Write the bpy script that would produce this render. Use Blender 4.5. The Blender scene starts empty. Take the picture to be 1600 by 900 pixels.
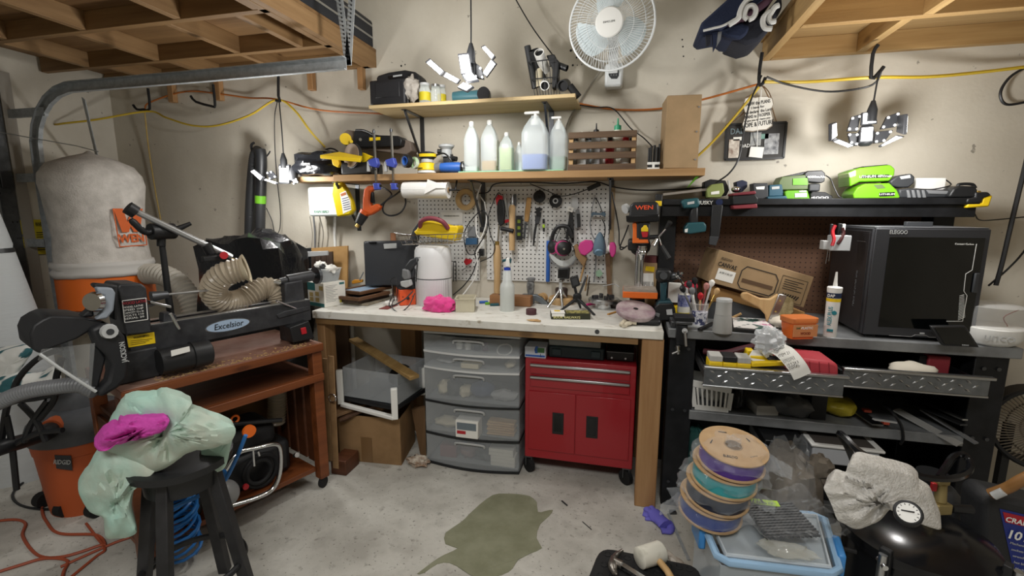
import bpy,bmesh,math,random
from mathutils import Vector,Matrix,noise
V3=Vector
random.seed(7)
S=bpy.context.scene
COL=S.collection
R=math.radians
PI=math.pi
# ---------------------------------------------------------------- camera, world, lights, exposure
FPX,CAMH=730.0,1.42
def _cam_axes(yaw,pitch,roll):
    cy,sy,cp,sp=math.cos(yaw),math.sin(yaw),math.cos(pitch),math.sin(pitch)
    f=V3((sy*cp,cy*cp,-sp));r=V3((cy,-sy,0));u=r.cross(f)
    c,s=math.cos(roll),math.sin(roll)
    return c*r+s*u,-s*r+c*u,f
CR,CU,CF=_cam_axes(R(-13.8),R(9.2),R(.1))
CAM=V3((0,0,CAMH))
cam=bpy.data.objects.new('camera',bpy.data.cameras.new('camera'))
COL.objects.link(cam)
cam.matrix_world=Matrix.Translation(CAM)@Matrix((CR,CU,-CF)).transposed().to_4x4()
cam.data.sensor_width=36;cam.data.lens=FPX/1600*36;cam.data.clip_start=.05
S.camera=cam
S.view_settings.view_transform='Standard';S.view_settings.look='None'
S.view_settings.gamma=1;S.view_settings.use_curve_mapping=False
S.view_settings.exposure=0.58
w=bpy.data.worlds.new('world');S.world=w;w.use_nodes=True
w.node_tree.nodes['Background'].inputs[0].default_value=(.9,.95,1,1)
w.node_tree.nodes['Background'].inputs[1].default_value=.12
def area_lamp(name,loc,rot,sx,sy,watt,col):
    l=bpy.data.lights.new(name,'AREA');l.shape='RECTANGLE';l.size=sx;l.size_y=sy;l.energy=watt;l.color=col
    o=bpy.data.objects.new(name,l);COL.objects.link(o);o.location=loc;o.rotation_euler=rot
    return o
def bulb(name,loc,watt,r=.06,col=(1,.985,.96)):
    l=bpy.data.lights.new(name,'POINT');l.energy=watt;l.shadow_soft_size=r;l.color=col
    o=bpy.data.objects.new(name,l);COL.objects.link(o);o.location=loc
    return o
area_lamp('unseen_fill_light',(-.2,-.7,2.95),(0,0,0),1.6,.8,50,(1,.98,.95))  # added unseen fill light above and behind the camera, without a fixture
# ---------------------------------------------------------------- pixel of the 1600x900 photo -> point on a plane of the room
def ray(px,py):return CR*((px-800)/FPX)-CU*((py-450)/FPX)+CF
class Frame:
    def __init__(s,loc=(0,0,0),rz=0.0):
        s.m=Matrix.Translation(V3(loc))@Matrix.Rotation(rz,4,'Z');s.i=s.m.inverted()
        s.c=s.i@CAM;s.rz=rz
    def _on(s,px,py,ax,v):
        d=s.i.to_3x3()@ray(px,py)
        return s.c+d*((v-s.c[ax])/d[ax])
    def X(s,px,py,v):return s._on(px,py,0,v)
    def Y(s,px,py,v):return s._on(px,py,1,v)
    def Z(s,px,py,v):return s._on(px,py,2,v)
W0=Frame()
PX,PY,PZ=W0.X,W0.Y,W0.Z
def PV(p,px,py):                       # on the upright plane through p that faces the camera
    n=V3((CF.x,CF.y,0));d=ray(px,py)
    return CAM+d*((V3(p)-CAM).dot(n)/d.dot(n))
def CY(c,r,px,py):                    # on the near side of an upright cylinder about c
    d=ray(px,py);ox,oy=CAM.x-c.x,CAM.y-c.y;A=d.x*d.x+d.y*d.y;B=ox*d.x+oy*d.y;q=max(0,B*B-A*(ox*ox+oy*oy-r*r))
    return CAM+d*((-B-math.sqrt(q))/A)
def mpp(p):return(V3(p)-CAM).dot(CF)/FPX
# ---------------------------------------------------------------- meshes
def crom(pts,n=6,closed=False):
    pts=[V3(p)for p in pts];N=len(pts)
    if N<3:return pts
    out=[]
    for i in range(N if closed else N-1):
        if closed:a,b,c,d=pts[i-1],pts[i],pts[(i+1)%N],pts[(i+2)%N]
        else:
            b,c=pts[i],pts[i+1]
            a=pts[i-1]if i else b*2-c
            d=pts[i+2]if i+2<N else c*2-b
        for k in range(n):
            t=k/n
            out.append(.5*((2*b)+(c-a)*t+(2*a-5*b+4*c-d)*t*t+(3*b-a-3*c+d)*t**3))
    if not closed:out.append(pts[-1])
    return out
def basis(d):
    d=V3(d).normalized()
    a=V3((0,0,1))if abs(d.z)<.9 else V3((1,0,0))
    x=a.cross(d).normalized();return x,d.cross(x),d
class G:
    def __init__(s):s.v=[];s.f=[]
    def add(s,v,f):
        o=len(s.v);s.v+=[V3(p)for p in v];s.f+=[tuple(i+o for i in q)for q in f];return s
    def box(s,c,d,rz=0,rot=None):
        x,y,z=d[0]/2,d[1]/2,d[2]/2
        v=[V3((a*x,b*y,e*z))for a in(-1,1)for b in(-1,1)for e in(-1,1)]
        m=rot.to_matrix()if hasattr(rot,'to_matrix')else(rot or Matrix.Rotation(rz,3,'Z'))
        return s.add([m@p+V3(c)for p in v],[(0,1,3,2),(4,6,7,5),(0,4,5,1),(2,3,7,6),(0,2,6,4),(1,5,7,3)])
    def bb(s,a,b):
        a,b=V3(a),V3(b);d=b-a
        return s.box((a+b)/2,(abs(d.x),abs(d.y),abs(d.z)))
    def hexa(s,lo,hi):                 # two quads, same order
        return s.add(list(lo)+list(hi),[(3,2,1,0),(4,5,6,7)]+[(i,(i+1)%4,4+(i+1)%4,4+i)for i in range(4)])
    def bar(s,a,b,w,t,up=(0,0,1)):      # straight bar of section w (sideways) x t (along up)
        a,b=V3(a),V3(b);d=(b-a).normalized();u=V3(up);x=d.cross(u)
        if x.length<1e-4:x=d.cross(V3((0,1,0)))
        x.normalize();u=x.cross(d)
        q=[(-1,-1),(1,-1),(1,1),(-1,1)]
        return s.hexa([a+x*(i*w/2)+u*(j*t/2)for i,j in q],[b+x*(i*w/2)+u*(j*t/2)for i,j in q])
    def sweep(s,pts,r,n=8,closed=False,cap=True):
        pts=[V3(p)for p in pts];N=len(pts)
        rr=r if hasattr(r,'__len__')else[r]*N
        d=(pts[1]-pts[0]).normalized();x,y,_=basis(d);o=len(s.v);vv=[]
        for i,p in enumerate(pts):
            if closed:t=pts[(i+1)%N]-pts[i-1]
            else:t=pts[min(i+1,N-1)]-pts[max(i-1,0)]
            if t.length<1e-9:t=d
            t.normalize();q=d.rotation_difference(t);x=q@x;d=t
            x=(x-d*x.dot(d)).normalized();y=d.cross(x)
            vv+=[p+(x*math.cos(2*PI*k/n)+y*math.sin(2*PI*k/n))*rr[i]for k in range(n)]
        ff=[]
        for i in range(N if closed else N-1):
            j=(i+1)%N
            ff+=[(i*n+k,i*n+(k+1)%n,j*n+(k+1)%n,j*n+k)for k in range(n)]
        if cap and not closed:ff+=[tuple(range(n-1,-1,-1)),tuple((N-1)*n+k for k in range(n))]
        return s.add(vv,ff)
    def cyl(s,a,b,r,r2=None,n=16):return s.sweep([a,b],[r,r if r2 is None else r2],n)
    def lathe(s,prof,o=(0,0,0),ax=(0,0,1),n=20,cap=True):   # prof: (radius, height) pairs
        x,y,d=basis(ax);o=V3(o)
        vv=[o+d*h+(x*math.cos(2*PI*k/n)+y*math.sin(2*PI*k/n))*max(r,1e-4)for r,h in prof for k in range(n)]
        N=len(prof)
        ff=[(i*n+k,i*n+(k+1)%n,(i+1)*n+(k+1)%n,(i+1)*n+k)for i in range(N-1)for k in range(n)]
        if cap:ff+=[tuple(range(n-1,-1,-1)),tuple((N-1)*n+k for k in range(n))]
        return s.add(vv,ff)
    def ball(s,c,r,n=12,m=8,rot=None):
        if not hasattr(r,'__len__'):r=(r,r,r)
        vv=[]
        for i in range(m+1):
            a=PI*i/m
            for k in range(n):
                p=V3((max(math.sin(a),1e-3)*math.cos(2*PI*k/n)*r[0],max(math.sin(a),1e-3)*math.sin(2*PI*k/n)*r[1],math.cos(a)*r[2]))
                if rot:p=rot@p
                vv.append(p+V3(c))
        return s.add(vv,[(i*n+(k+1)%n,i*n+k,(i+1)*n+k,(i+1)*n+(k+1)%n)for i in range(m)for k in range(n)])
    def prism(s,pts,d):                # polygon of world points pushed by vector d
        n=len(pts);d=V3(d);pts=[V3(p)for p in pts]
        nn=V3((0,0,0))
        for i in range(n):nn+=pts[i].cross(pts[(i+1)%n])
        if nn.dot(d)>0:pts=pts[::-1]
        return s.add(pts+[p+d for p in pts],[tuple(range(n)),tuple(range(2*n-1,n-1,-1))]+[((i+1)%n,i,n+i,n+(i+1)%n)for i in range(n)])
    def ring(s,c,ax,ro,ri,h,n=24):       # flat ring, c at its base
        return s.lathe([(ri,0),(ro,0),(ro,h),(ri,h),(ri,0)],c,ax,n,cap=False)
    def torus(s,c,ax,R_,r,n=24,m=8):
        x,y,_=basis(ax);c=V3(c)
        return s.sweep([c+(x*math.cos(2*PI*k/n)+y*math.sin(2*PI*k/n))*R_ for k in range(n)],r,m,closed=True)
    def sheet(s,fn,nu,nv,th=0):      # fn(u, v) -> point
        vv=[V3(fn(i/nu,j/nv))for i in range(nu+1)for j in range(nv+1)]
        k=nv+1
        ff=[(i*k+j,(i+1)*k+j,(i+1)*k+j+1,i*k+j+1)for i in range(nu)for j in range(nv)]
        if not th:return s.add(vv,ff)
        nr=[V3((0,0,0))for _ in vv]
        for q in ff:
            c=(vv[q[2]]-vv[q[0]]).cross(vv[q[3]]-vv[q[1]])
            for a in q:nr[a]+=c
        o=len(vv);v2=[p-nr[a].normalized()*th if nr[a].length>0 else p for a,p in enumerate(vv)]
        edge=[i*k for i in range(nu)]+[nu*k+j for j in range(nv)]+[i*k+nv for i in range(nu,0,-1)]+[j for j in range(nv,0,-1)]
        f2=[tuple(a+o for a in q[::-1])for q in ff]
        f3=[(edge[(a+1)%len(edge)],edge[a],edge[a]+o,edge[(a+1)%len(edge)]+o)for a in range(len(edge))]
        return s.add(vv+v2,ff+f2+f3)
    def xf(s,m,start=0):
        for i in range(start,len(s.v)):s.v[i]=m@s.v[i]
        return s
    def jit(s,amp,sc=8,seed=0):
        for i,p in enumerate(s.v):s.v[i]=p+noise.noise_vector(p*sc+V3((seed,seed*1.7,0)))*amp
        return s
def g():return G()
def _mesh(name,gg,mat,inv,bev,ang):
    me=bpy.data.meshes.new(name)
    me.from_pydata([inv@p for p in gg.v],[],gg.f);me.validate()
    bm=bmesh.new();bm.from_mesh(me);bmesh.ops.recalc_face_normals(bm,faces=bm.faces);bm.to_mesh(me);bm.free()
    if ang:
        me.polygons.foreach_set('use_smooth',[True]*len(me.polygons));me.set_sharp_from_angle(angle=R(ang))
    me.materials.append(mat)
    o=bpy.data.objects.new(name,me);COL.objects.link(o)
    if bev:
        b=o.modifiers.new('b','BEVEL');b.width=bev;b.segments=2;b.limit_method='ANGLE';b.angle_limit=R(35);b.harden_normals=False
        me.polygons.foreach_set('use_smooth',[True]*len(me.polygons))
    return o
IDM=Matrix.Identity(4)
def tag(o,label=None,cat=None,group=None,kind=None):
    if label:o['label']=label
    if cat:o['category']=cat
    if group:o['group']=group
    if kind:o['kind']=kind
    return o
def thing(name,label,cat,loc=(0,0,0),rz=0.0,group=None,rot=None):
    o=bpy.data.objects.new(name,None);COL.objects.link(o);o.empty_display_size=.05
    m=Matrix.Translation(V3(loc))@(rot.to_4x4()if rot else Matrix.Rotation(rz,4,'Z'))
    o.matrix_world=m;MW[o.name]=m
    return tag(o,label,cat,group)
MW={}
def root_m(o):
    while o.parent:o=o.parent
    return MW[o.name]
def part(T,name,gg,mat,bev=0,ang=40,label=None,L=0,kind=None):   # world-space mesh (L=1: in the thing's own frame)
    o=_mesh(name,gg,mat,IDM if L else root_m(T).inverted(),bev,ang)
    o.parent=T
    if label:o['label']=label
    if kind:o['kind']=kind
    return o
def single(name,label,cat,gg,mat,loc=None,bev=0,ang=40,group=None,kind=None):
    if loc is None:
        n=len(gg.v);loc=sum(gg.v,V3((0,0,0)))/n;loc.z=min(p.z for p in gg.v)
    m=Matrix.Translation(V3(loc))
    o=_mesh(name,gg,mat,m.inverted(),bev,ang);o.matrix_world=m;MW[o.name]=m
    return tag(o,label,cat,group,kind)
def struct(name,gg,mat,bev=0,ang=30,parent=None,label=None):
    o=_mesh(name,gg,mat,IDM,bev,ang)
    if parent:o.parent=parent
    else:o['kind']='structure';MW[o.name]=IDM
    if label:o['label']=label
    return o
def text(T,s,mat,c,xd,yd,h,name='lettering',ext=.0004,width=None,al='CENTER',sp=1.0,bold=0,shear=0):   # flat writing at world c
    cu=bpy.data.curves.new('t','FONT');cu.body=s;cu.size=h*1.38;cu.align_x=al;cu.align_y='CENTER';cu.extrude=ext;cu.space_character=sp
    cu.offset=bold*h;cu.resolution_u=2;cu.shear=shear
    t=bpy.data.objects.new('t',cu);me=bpy.data.meshes.new_from_object(t)
    bpy.data.objects.remove(t);bpy.data.curves.remove(cu)
    x=V3(xd).normalized();y=V3(yd);y=(y-x*y.dot(x)).normalized();z=x.cross(y)
    k=1.0
    if width and len(me.vertices):
        xs=[v.co.x for v in me.vertices];k=width/max(max(xs)-min(xs),1e-6)
    m=Matrix((x*k,y,z)).transposed().to_4x4();m.translation=V3(c)+z*ext*1.2
    me.transform(root_m(T).inverted()@m);me.name=name
    me.materials.clear();me.materials.append(mat)
    o=bpy.data.objects.new(name,me);COL.objects.link(o);o.parent=T
    return o
def dup(root,loc,rz=None,label=None,group=None):
    def cp(o,par):
        c=o.copy();COL.objects.link(c)
        if par:c.parent=par
        for ch in o.children:cp(ch,c)
        return c
    r=cp(root,None);m=MW[root.name].copy()
    if rz is not None:m=Matrix.Rotation(rz,4,'Z')
    m.translation=V3(loc);r.matrix_world=m;MW[r.name]=m
    if label:r['label']=label
    if group:r['group']=group
    return r
# pixel helpers that make shapes
def ypoly(Yd,pts,t):return G().prism([PY(a,b,Yd)for a,b in pts],(0,t,0))      # outline on the plane y=Yd, pushed back by t
def fpoly(fr,ly,pts,t):
    return G().prism([fr.m@fr.Y(a,b,ly)for a,b in pts],fr.m.to_3x3()@V3((0,t,0)))
def pcord(pts,r,n=6,k=6,closed=False):                    # pts: (px, py, Y)
    return G().sweep(crom([PY(*p)for p in pts],k,closed),r,n,closed)
def turned(base,prof,n=20,cap=True):              # (half width px, row px) pairs read off the photo, about the vertical through base
    c0=CAM;px=800+FPX*(base-c0).dot(CR)/(base-c0).dot(CF);k=mpp(base)
    ca=math.cos(math.atan((px-800)/FPX))
    return G().lathe([(hw*k*ca,PV(base,px,y).z-base.z)for hw,y in prof],base,(0,0,1),n,cap)
# ---------------------------------------------------------------- materials
def lin(h):
    h=h.lstrip('#');c=[int(h[i:i+2],16)/255 for i in(0,2,4)]
    return tuple(x/12.92 if x<=.04045 else((x+.055)/1.055)**2.4 for x in c)+(1,)
def mat(name,col,rough=.55,metal=0.,col2=None,sc=6.,st=(1,1,1),bump=0.,bsc=None,tr=0.,ior=1.45,em=0.,alpha=1.,coat=0.,lo=.35,hi=.65,detail=4,spec=.5,sheen=0.):
    m=bpy.data.materials.new(name);m.use_nodes=True;nt=m.node_tree;N=nt.nodes;P=N['Principled BSDF']
    I=P.inputs
    I['Base Color'].default_value=lin(col);I['Roughness'].default_value=rough;I['Metallic'].default_value=metal
    I['Transmission Weight'].default_value=tr;I['IOR'].default_value=ior;I['Coat Weight'].default_value=coat
    I['Alpha'].default_value=alpha;I['Specular IOR Level'].default_value=spec;I['Sheen Weight'].default_value=sheen
    if em:I['Emission Color'].default_value=lin(col);I['Emission Strength'].default_value=em
    if col2 or bump:
        tc=N.new('ShaderNodeTexCoord');mp=N.new('ShaderNodeMapping');mp.inputs['Scale'].default_value=st
        nt.links.new(tc.outputs['Object'],mp.inputs[0])
        nz=N.new('ShaderNodeTexNoise');nz.inputs['Scale'].default_value=sc;nz.inputs['Detail'].default_value=detail;nz.inputs['Roughness'].default_value=.6
        nt.links.new(mp.outputs[0],nz.inputs['Vector'])
        if col2:
            cr=N.new('ShaderNodeValToRGB');cr.color_ramp.elements[0].position=lo;cr.color_ramp.elements[1].position=hi
            cr.color_ramp.elements[0].color=lin(col);cr.color_ramp.elements[1].color=lin(col2)
            nt.links.new(nz.outputs['Fac'],cr.inputs[0]);nt.links.new(cr.outputs[0],I['Base Color'])
        if bump:
            bz=nz
            if bsc:
                bz=N.new('ShaderNodeTexNoise');bz.inputs['Scale'].default_value=bsc;bz.inputs['Detail'].default_value=3
                nt.links.new(mp.outputs[0],bz.inputs['Vector'])
            bp=N.new('ShaderNodeBump');bp.inputs['Strength'].default_value=bump;bp.inputs['Distance'].default_value=.01
            nt.links.new(bz.outputs['Fac'],bp.inputs['Height']);nt.links.new(bp.outputs[0],I['Normal'])
    return m
def wood(name,a,b,ax,rough=.6,sc=9.,fine=.12,knots=None):      # grain runs along axis ax
    st=[sc,sc,sc];st[ax]=sc*.06
    m=mat(name,a,rough,col2=b,sc=3.2,st=tuple(st),bump=fine,detail=8,lo=.3,hi=.7)
    nt=m.node_tree;N=nt.nodes;I=N['Principled BSDF'].inputs['Base Color'];src=I.links[0].from_socket      # knots
    tc=N.new('ShaderNodeTexCoord');mp=N.new('ShaderNodeMapping');s3=[7.,7.,7.];s3[ax]=2.6;mp.inputs['Scale'].default_value=s3;nt.links.new(tc.outputs['Object'],mp.inputs[0])
    vo=N.new('ShaderNodeTexVoronoi');vo.inputs['Scale'].default_value=1.;nt.links.new(mp.outputs[0],vo.inputs['Vector'])
    mr=N.new('ShaderNodeMapRange');mr.inputs[1].default_value=.05;mr.inputs[2].default_value=.12;mr.inputs[3].default_value=.65;mr.inputs[4].default_value=0;nt.links.new(vo.outputs['Distance'],mr.inputs[0])
    mx=N.new('ShaderNodeMix');mx.data_type='RGBA';nt.links.new(mr.outputs[0],mx.inputs[0]);nt.links.new(src,mx.inputs[6]);k=lin(b);mx.inputs[7].default_value=(k[0]*.35,k[1]*.3,k[2]*.28,1)
    nt.links.new(mx.outputs[2],I)
    return m
def film(name,col='ffffff',a=.12,gl=.28):         # thin clear plastic
    m=bpy.data.materials.new(name);m.use_nodes=True;nt=m.node_tree;N=nt.nodes
    P=N['Principled BSDF'];P.inputs['Base Color'].default_value=lin(col);P.inputs['Roughness'].default_value=gl
    P.inputs['Alpha'].default_value=a
    lw=N.new('ShaderNodeLayerWeight');lw.inputs[0].default_value=.35
    mx=N.new('ShaderNodeMapRange');mx.inputs[3].default_value=a;mx.inputs[4].default_value=min(1,a*3.2)
    nt.links.new(lw.outputs['Facing'],mx.inputs[0]);nt.links.new(mx.outputs[0],P.inputs['Alpha'])
    return m
def dots(name,base,hole,step,rad,ax=(0,2),rough=.5,off=(0,0)):      # pegboard: a grid of small holes
    m=mat(name,base,rough);nt=m.node_tree;N=nt.nodes;P=N['Principled BSDF']
    tc=N.new('ShaderNodeTexCoord');sp=N.new('ShaderNodeSeparateXYZ');nt.links.new(tc.outputs['Object'],sp.inputs[0])
    def mth(op,a,b=None):
        n=N.new('ShaderNodeMath');n.operation=op
        for i,q in enumerate((a,b)):
            if q is None:continue
            if isinstance(q,(int,float)):n.inputs[i].default_value=q
            else:nt.links.new(q,n.inputs[i])
        return n.outputs[0]
    qs=[]
    for k in(0,1):
        f=mth('SUBTRACT',mth('FRACT',mth('ADD',mth('DIVIDE',sp.outputs[ax[k]],step),off[k])),.5)
        qs.append(mth('MULTIPLY',f,f))
    ins=mth('LESS_THAN',mth('SQRT',mth('ADD',qs[0],qs[1])),rad/step)
    mx=N.new('ShaderNodeMix');mx.data_type='RGBA';nt.links.new(ins,mx.inputs[0])
    mx.inputs[6].default_value=lin(base);mx.inputs[7].default_value=lin(hole)
    nt.links.new(mx.outputs[2],P.inputs['Base Color'])
    return m
BLK=mat('black_plastic','1b1c1e',.45);BLKR=mat('black_rubber','161617',.75);BLKG=mat('black_gloss','121316',.2)
DGR=mat('dark_grey','35373a',.5);GRY=mat('grey_plastic','77797b',.5);LGR=mat('light_grey','b4b6b6',.5)
WHT=mat('white_plastic','e6e6e2',.45);CREAM=mat('cream','d9cfb4',.6)
STEEL=mat('steel','b9bbbd',.3,1.);CHROME=mat('chrome','d6d8da',.15,1.);DSTEEL=mat('dark_steel','5a5c5f',.4,.9)
GALV=mat('galvanised','9da2a5',.45,.35,col2='b5babd',sc=30)
RED=mat('red_plastic','b3202a',.4);ORG=mat('orange_plastic','e06a20',.45);YEL=mat('yellow_plastic','e8c51c',.45)
BLU=mat('blue_plastic','2c5fb0',.45);TEAL=mat('teal_tool','1f4f57',.45);GRN=mat('lime_green','64a524',.4);NAVY=mat('navy','20263e',.6)
PINK=mat('pink_plastic','d02c7c',.45);PAPER=mat('white_paper','e9e8e2',.8);INK=mat('ink','1a1a1c',.7)
TAN=mat('pale_wood','c9a878',.6,col2='b58f5f',sc=20,st=(1,1,.15));CARD=mat('cardboard','a58a68',.85,col2='98805f',sc=10)
BRASS=mat('brass','b89a58',.35,.9)
# ================================================================ the room
YW,XL,XR,ZC=2.78,-3.7,3.3,3.1
FLOOR=mat('concrete_floor','a5a29a',.75,col2='c4c2ba',sc=3.5,bump=.12,bsc=60,detail=10,lo=.38,hi=.62)
def floor_marks(m):
    nt=m.node_tree;N=nt.nodes;P=N['Principled BSDF'];src=P.inputs['Base Color'].links[0].from_socket
    tc=N.new('ShaderNodeTexCoord')
    for sc,p0,p1,col,k in((75,.635,.7,'55514a',.8),(7,.56,.74,'7b766d',.5),(24,.61,.72,'67635b',.5)):
        nz=N.new('ShaderNodeTexNoise');nz.inputs['Scale'].default_value=sc;nz.inputs['Detail'].default_value=5
        nt.links.new(tc.outputs['Object'],nz.inputs['Vector'])
        mr=N.new('ShaderNodeMapRange');mr.inputs[1].default_value=p0;mr.inputs[2].default_value=p1;mr.inputs[4].default_value=k
        nt.links.new(nz.outputs['Fac'],mr.inputs[0])
        mx=N.new('ShaderNodeMix');mx.data_type='RGBA';nt.links.new(mr.outputs[0],mx.inputs[0]);nt.links.new(src,mx.inputs[6])
        mx.inputs[7].default_value=lin(col);src=mx.outputs[2]
    nt.links.new(src,P.inputs['Base Color'])
floor_marks(FLOOR)
WALL=mat('cream_painted_wall','cfc9bb',.62,col2='c3bcad',sc=2.2,bump=.1,bsc=55,detail=6)
def wall_marks(m):
    nt=m.node_tree;N=nt.nodes;P=N['Principled BSDF'];src=P.inputs['Base Color'].links[0].from_socket
    tc=N.new('ShaderNodeTexCoord')
    for sc,p0,p1,col,k in((2.1,.60,.74,'9d9484',.35),(26,.70,.74,'4c463e',.6)):
        nz=N.new('ShaderNodeTexNoise');nz.inputs['Scale'].default_value=sc;nz.inputs['Detail'].default_value=7
        nt.links.new(tc.outputs['Object'],nz.inputs['Vector'])
        mr=N.new('ShaderNodeMapRange');mr.inputs[1].default_value=p0;mr.inputs[2].default_value=p1;mr.inputs[4].default_value=k
        nt.links.new(nz.outputs['Fac'],mr.inputs[0])
        mx=N.new('ShaderNodeMix');mx.data_type='RGBA';nt.links.new(mr.outputs[0],mx.inputs[0]);nt.links.new(src,mx.inputs[6])
        mx.inputs[7].default_value=lin(col);src=mx.outputs[2]
    nt.links.new(src,P.inputs['Base Color'])
wall_marks(WALL)
FLR_=struct('floor',g().bb((XL-.1,-4.1,-.1),(XR+.1,YW+.1,0)),FLOOR,ang=0)
WBK_=struct('wall_back',g().bb((XL-.1,YW,0),(XR+.1,YW+.1,ZC)),WALL,ang=0)
DY=2.13
struct('wall_left',g().bb((XL-.1,DY,0),(XL,YW,ZC)).bb((XL-.1,-4,2.25),(XL,DY,ZC)).bb((XL-.1,-4,0),(XL,-2.8,2.25)),WALL,ang=0)
struct('wall_right',g().bb((XR,-4,0),(XR+.1,YW,ZC)),WALL,ang=0)
struct('wall_front',g().bb((XL-.1,-4.1,0),(XR+.1,-4,ZC)),WALL,ang=0)
struct('ceiling',g().bb((XL-.1,-4.1,ZC),(XR+.1,YW+.1,ZC+.1)),mat('ceiling_paint','dcd8cd',.8),ang=0)
# a smear of grey levelling compound dried on the floor
pz=[(653,897),(673,881),(694,867),(716,857),(697,850),(697,832),(720,817),(733,804),(750,789),(769,775),(789,771),(810,773),(827,775),(838,785),(840,800),(852,799),(864,797),(859,806),(844,819),(838,841),(847,857),(827,866),(810,875),(801,888),(784,899),(746,903),(724,892),(703,880),(683,882),(664,895)]
pp=crom([PZ(a,b,0)for a,b in pz],2,True)
struct('patch',g().prism([p+noise.noise_vector(p*18)*.004 for p in pp],(0,0,.002)),mat('levelling_compound','76775f',.7,col2='85866f',sc=9,bump=.1,bsc=40),ang=0,parent=FLR_)
# garage door in the left wall: four sections with raised panels
GD=mat('door_steel','8f908e',.5,col2='787a79',sc=5)
GDD=mat('door_frame_steel','4d4f50',.45,.5,col2='66686a',sc=12)
dr=struct('door_1',g().bb((XL-.06,-2.8,0),(XL-.02,DY,2.25)),GD,ang=0)
for i,z in enumerate((0.02,.56,1.1,1.64)):
    sec=struct('door_section',g().bb((XL-.02,-2.8,z),(XL,DY,z+.52)),GD,parent=dr)
    for j in range(6):
        y1=DY-.12-j*.82
        struct('panel',g().bb((XL,y1-.66,z+.09),(XL+.012,y1,z+.43)),GD,.006,parent=sec)
    struct('stile',g().bb((XL,DY-.075,z),(XL+.016,DY-.005,z+.52)),GDD,parent=sec)
    struct('strut',g().bb((XL,-2.8,z+.47),(XL+.035,DY-.08,z+.5)),GALV,.004,parent=sec)
    struct('hinge',g().bb((XL+.016,DY-.07,z+.46),(XL+.03,DY-.01,z+.56)),DSTEEL,.003,parent=sec)
struct('jamb',g().bb((XL-.02,DY,0),(XL+.02,DY+.06,2.25)),mat('jamb_wood','9a948a',.6),parent=dr)
def sticker(pts,X,col,lines,c2=INK,name='sticker',txt=None):
    P4=[PX(a,b,X)for a,b in pts]
    s=struct(name,g().prism(P4,(.001,0,0)),col,ang=0,parent=dr)
    MW[dr.name]=IDM
    c=sum(P4,V3((0,0,0)))/4;xd=P4[1]-P4[0];yd=P4[0]-P4[3]
    wd,hh=xd.length,yd.length
    if txt:text(dr,txt,c2,c+yd*.36+V3((.002,0,0)),xd,yd,hh*.13,'print',width=wd*.8)
    gg=g()
    for k in range(lines):
        o=P4[3]+yd*(.12+.56*k/lines)+xd*.1+V3((.0015,0,0))
        gg.bar(o,o+xd*(.8-.2*(k%3==2)),.0006,hh*.025,(0,0,1))
    if lines:struct('print',gg,c2,ang=0,parent=dr)
YST=mat('yellow_label','b8a81e',.6)
sticker([(52,343),(77,343),(80,397),(57,397)],XL+.018,YST,9,txt='WARNING')
sticker([(16,344),(32,344),(36,366),(20,366)],XL+.014,YST,0,txt='IT')
sticker([(24,370),(42,370),(44,387),(26,387)],XL+.014,YST,2,txt='DOORS')
# door track: upright, bend and the level run out over the lathe
TX,TY,TZ=-3.5,2.17,2.125
trk=thing('door_track','galvanised garage door track bending from the wall into a level rail','track',(TX,TY,0))
pa=[V3((TX,TY,z))for z in(0,.6,1.2,1.72)]+[V3((TX+.36-.36*math.cos(a),TY,1.77+.36*math.sin(a)))for a in[R(x)for x in(10,25,40,55,70,85,90)]]+[V3((-2.2,TY,TZ+.006)),V3((-1.37,TY,TZ+.012))]
tg=g()
def strip(gg,path,off_o,off_i,y0,y1):
    n=len(path)
    def nrm(i):
        t=(path[min(i+1,n-1)]-path[max(i-1,0)]).normalized();return V3((-t.z,0,t.x))
    for i in range(n-1):
        a,b=path[i],path[i+1];na,nb=nrm(i),nrm(i+1)
        lo=[V3((q.x,y,q.z))for q,y in((a+na*off_i,y0),(a+na*off_o,y0),(b+nb*off_o,y0),(b+nb*off_i,y0))]
        gg.hexa(lo,[V3((q.x,y1,q.z))for q in lo])
strip(tg,pa,.027,-.027,TY-.0015,TY+.0015);strip(tg,pa,.029,.025,TY-.03,TY+.0015);strip(tg,pa,-.025,-.029,TY-.022,TY+.0015)
part(trk,'rail',tg,GALV,ang=30)
hg=g()
for px in(523,553):
    hg.bar(PY(px,-60,TY+.01),PY(544,102,TY+.01),.036,.003,(0,1,0))
part(trk,'hanger',hg,GALV)
hh=g()
for px0,n in((523,15),(553,15)):
    for k in range(n):
        t=.38+.6*k/n;p=PY(px0+(544-px0)*t,-60+162*t,TY+.007)
        hh.cyl(p,p+V3((0,-.004,0)),.004,n=6)
part(trk,'punched_hole',hh,BLK,kind='stuff')
part(trk,'track_bracket',g().bb((XL+.02,TY-.02,1.98),(TX+.12,TY,2.03)).bar((TX+.04,TY+.3,1.72),(TX+.34,TY+.05,2.08),.03,.004,(0,1,0)),GALV)
for z in(.5,1.2,1.6):part(trk,'track_bracket',g().bb((XL+.02,TY-.03,z),(TX-.02,TY+.01,z+.05)),GALV)
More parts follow.
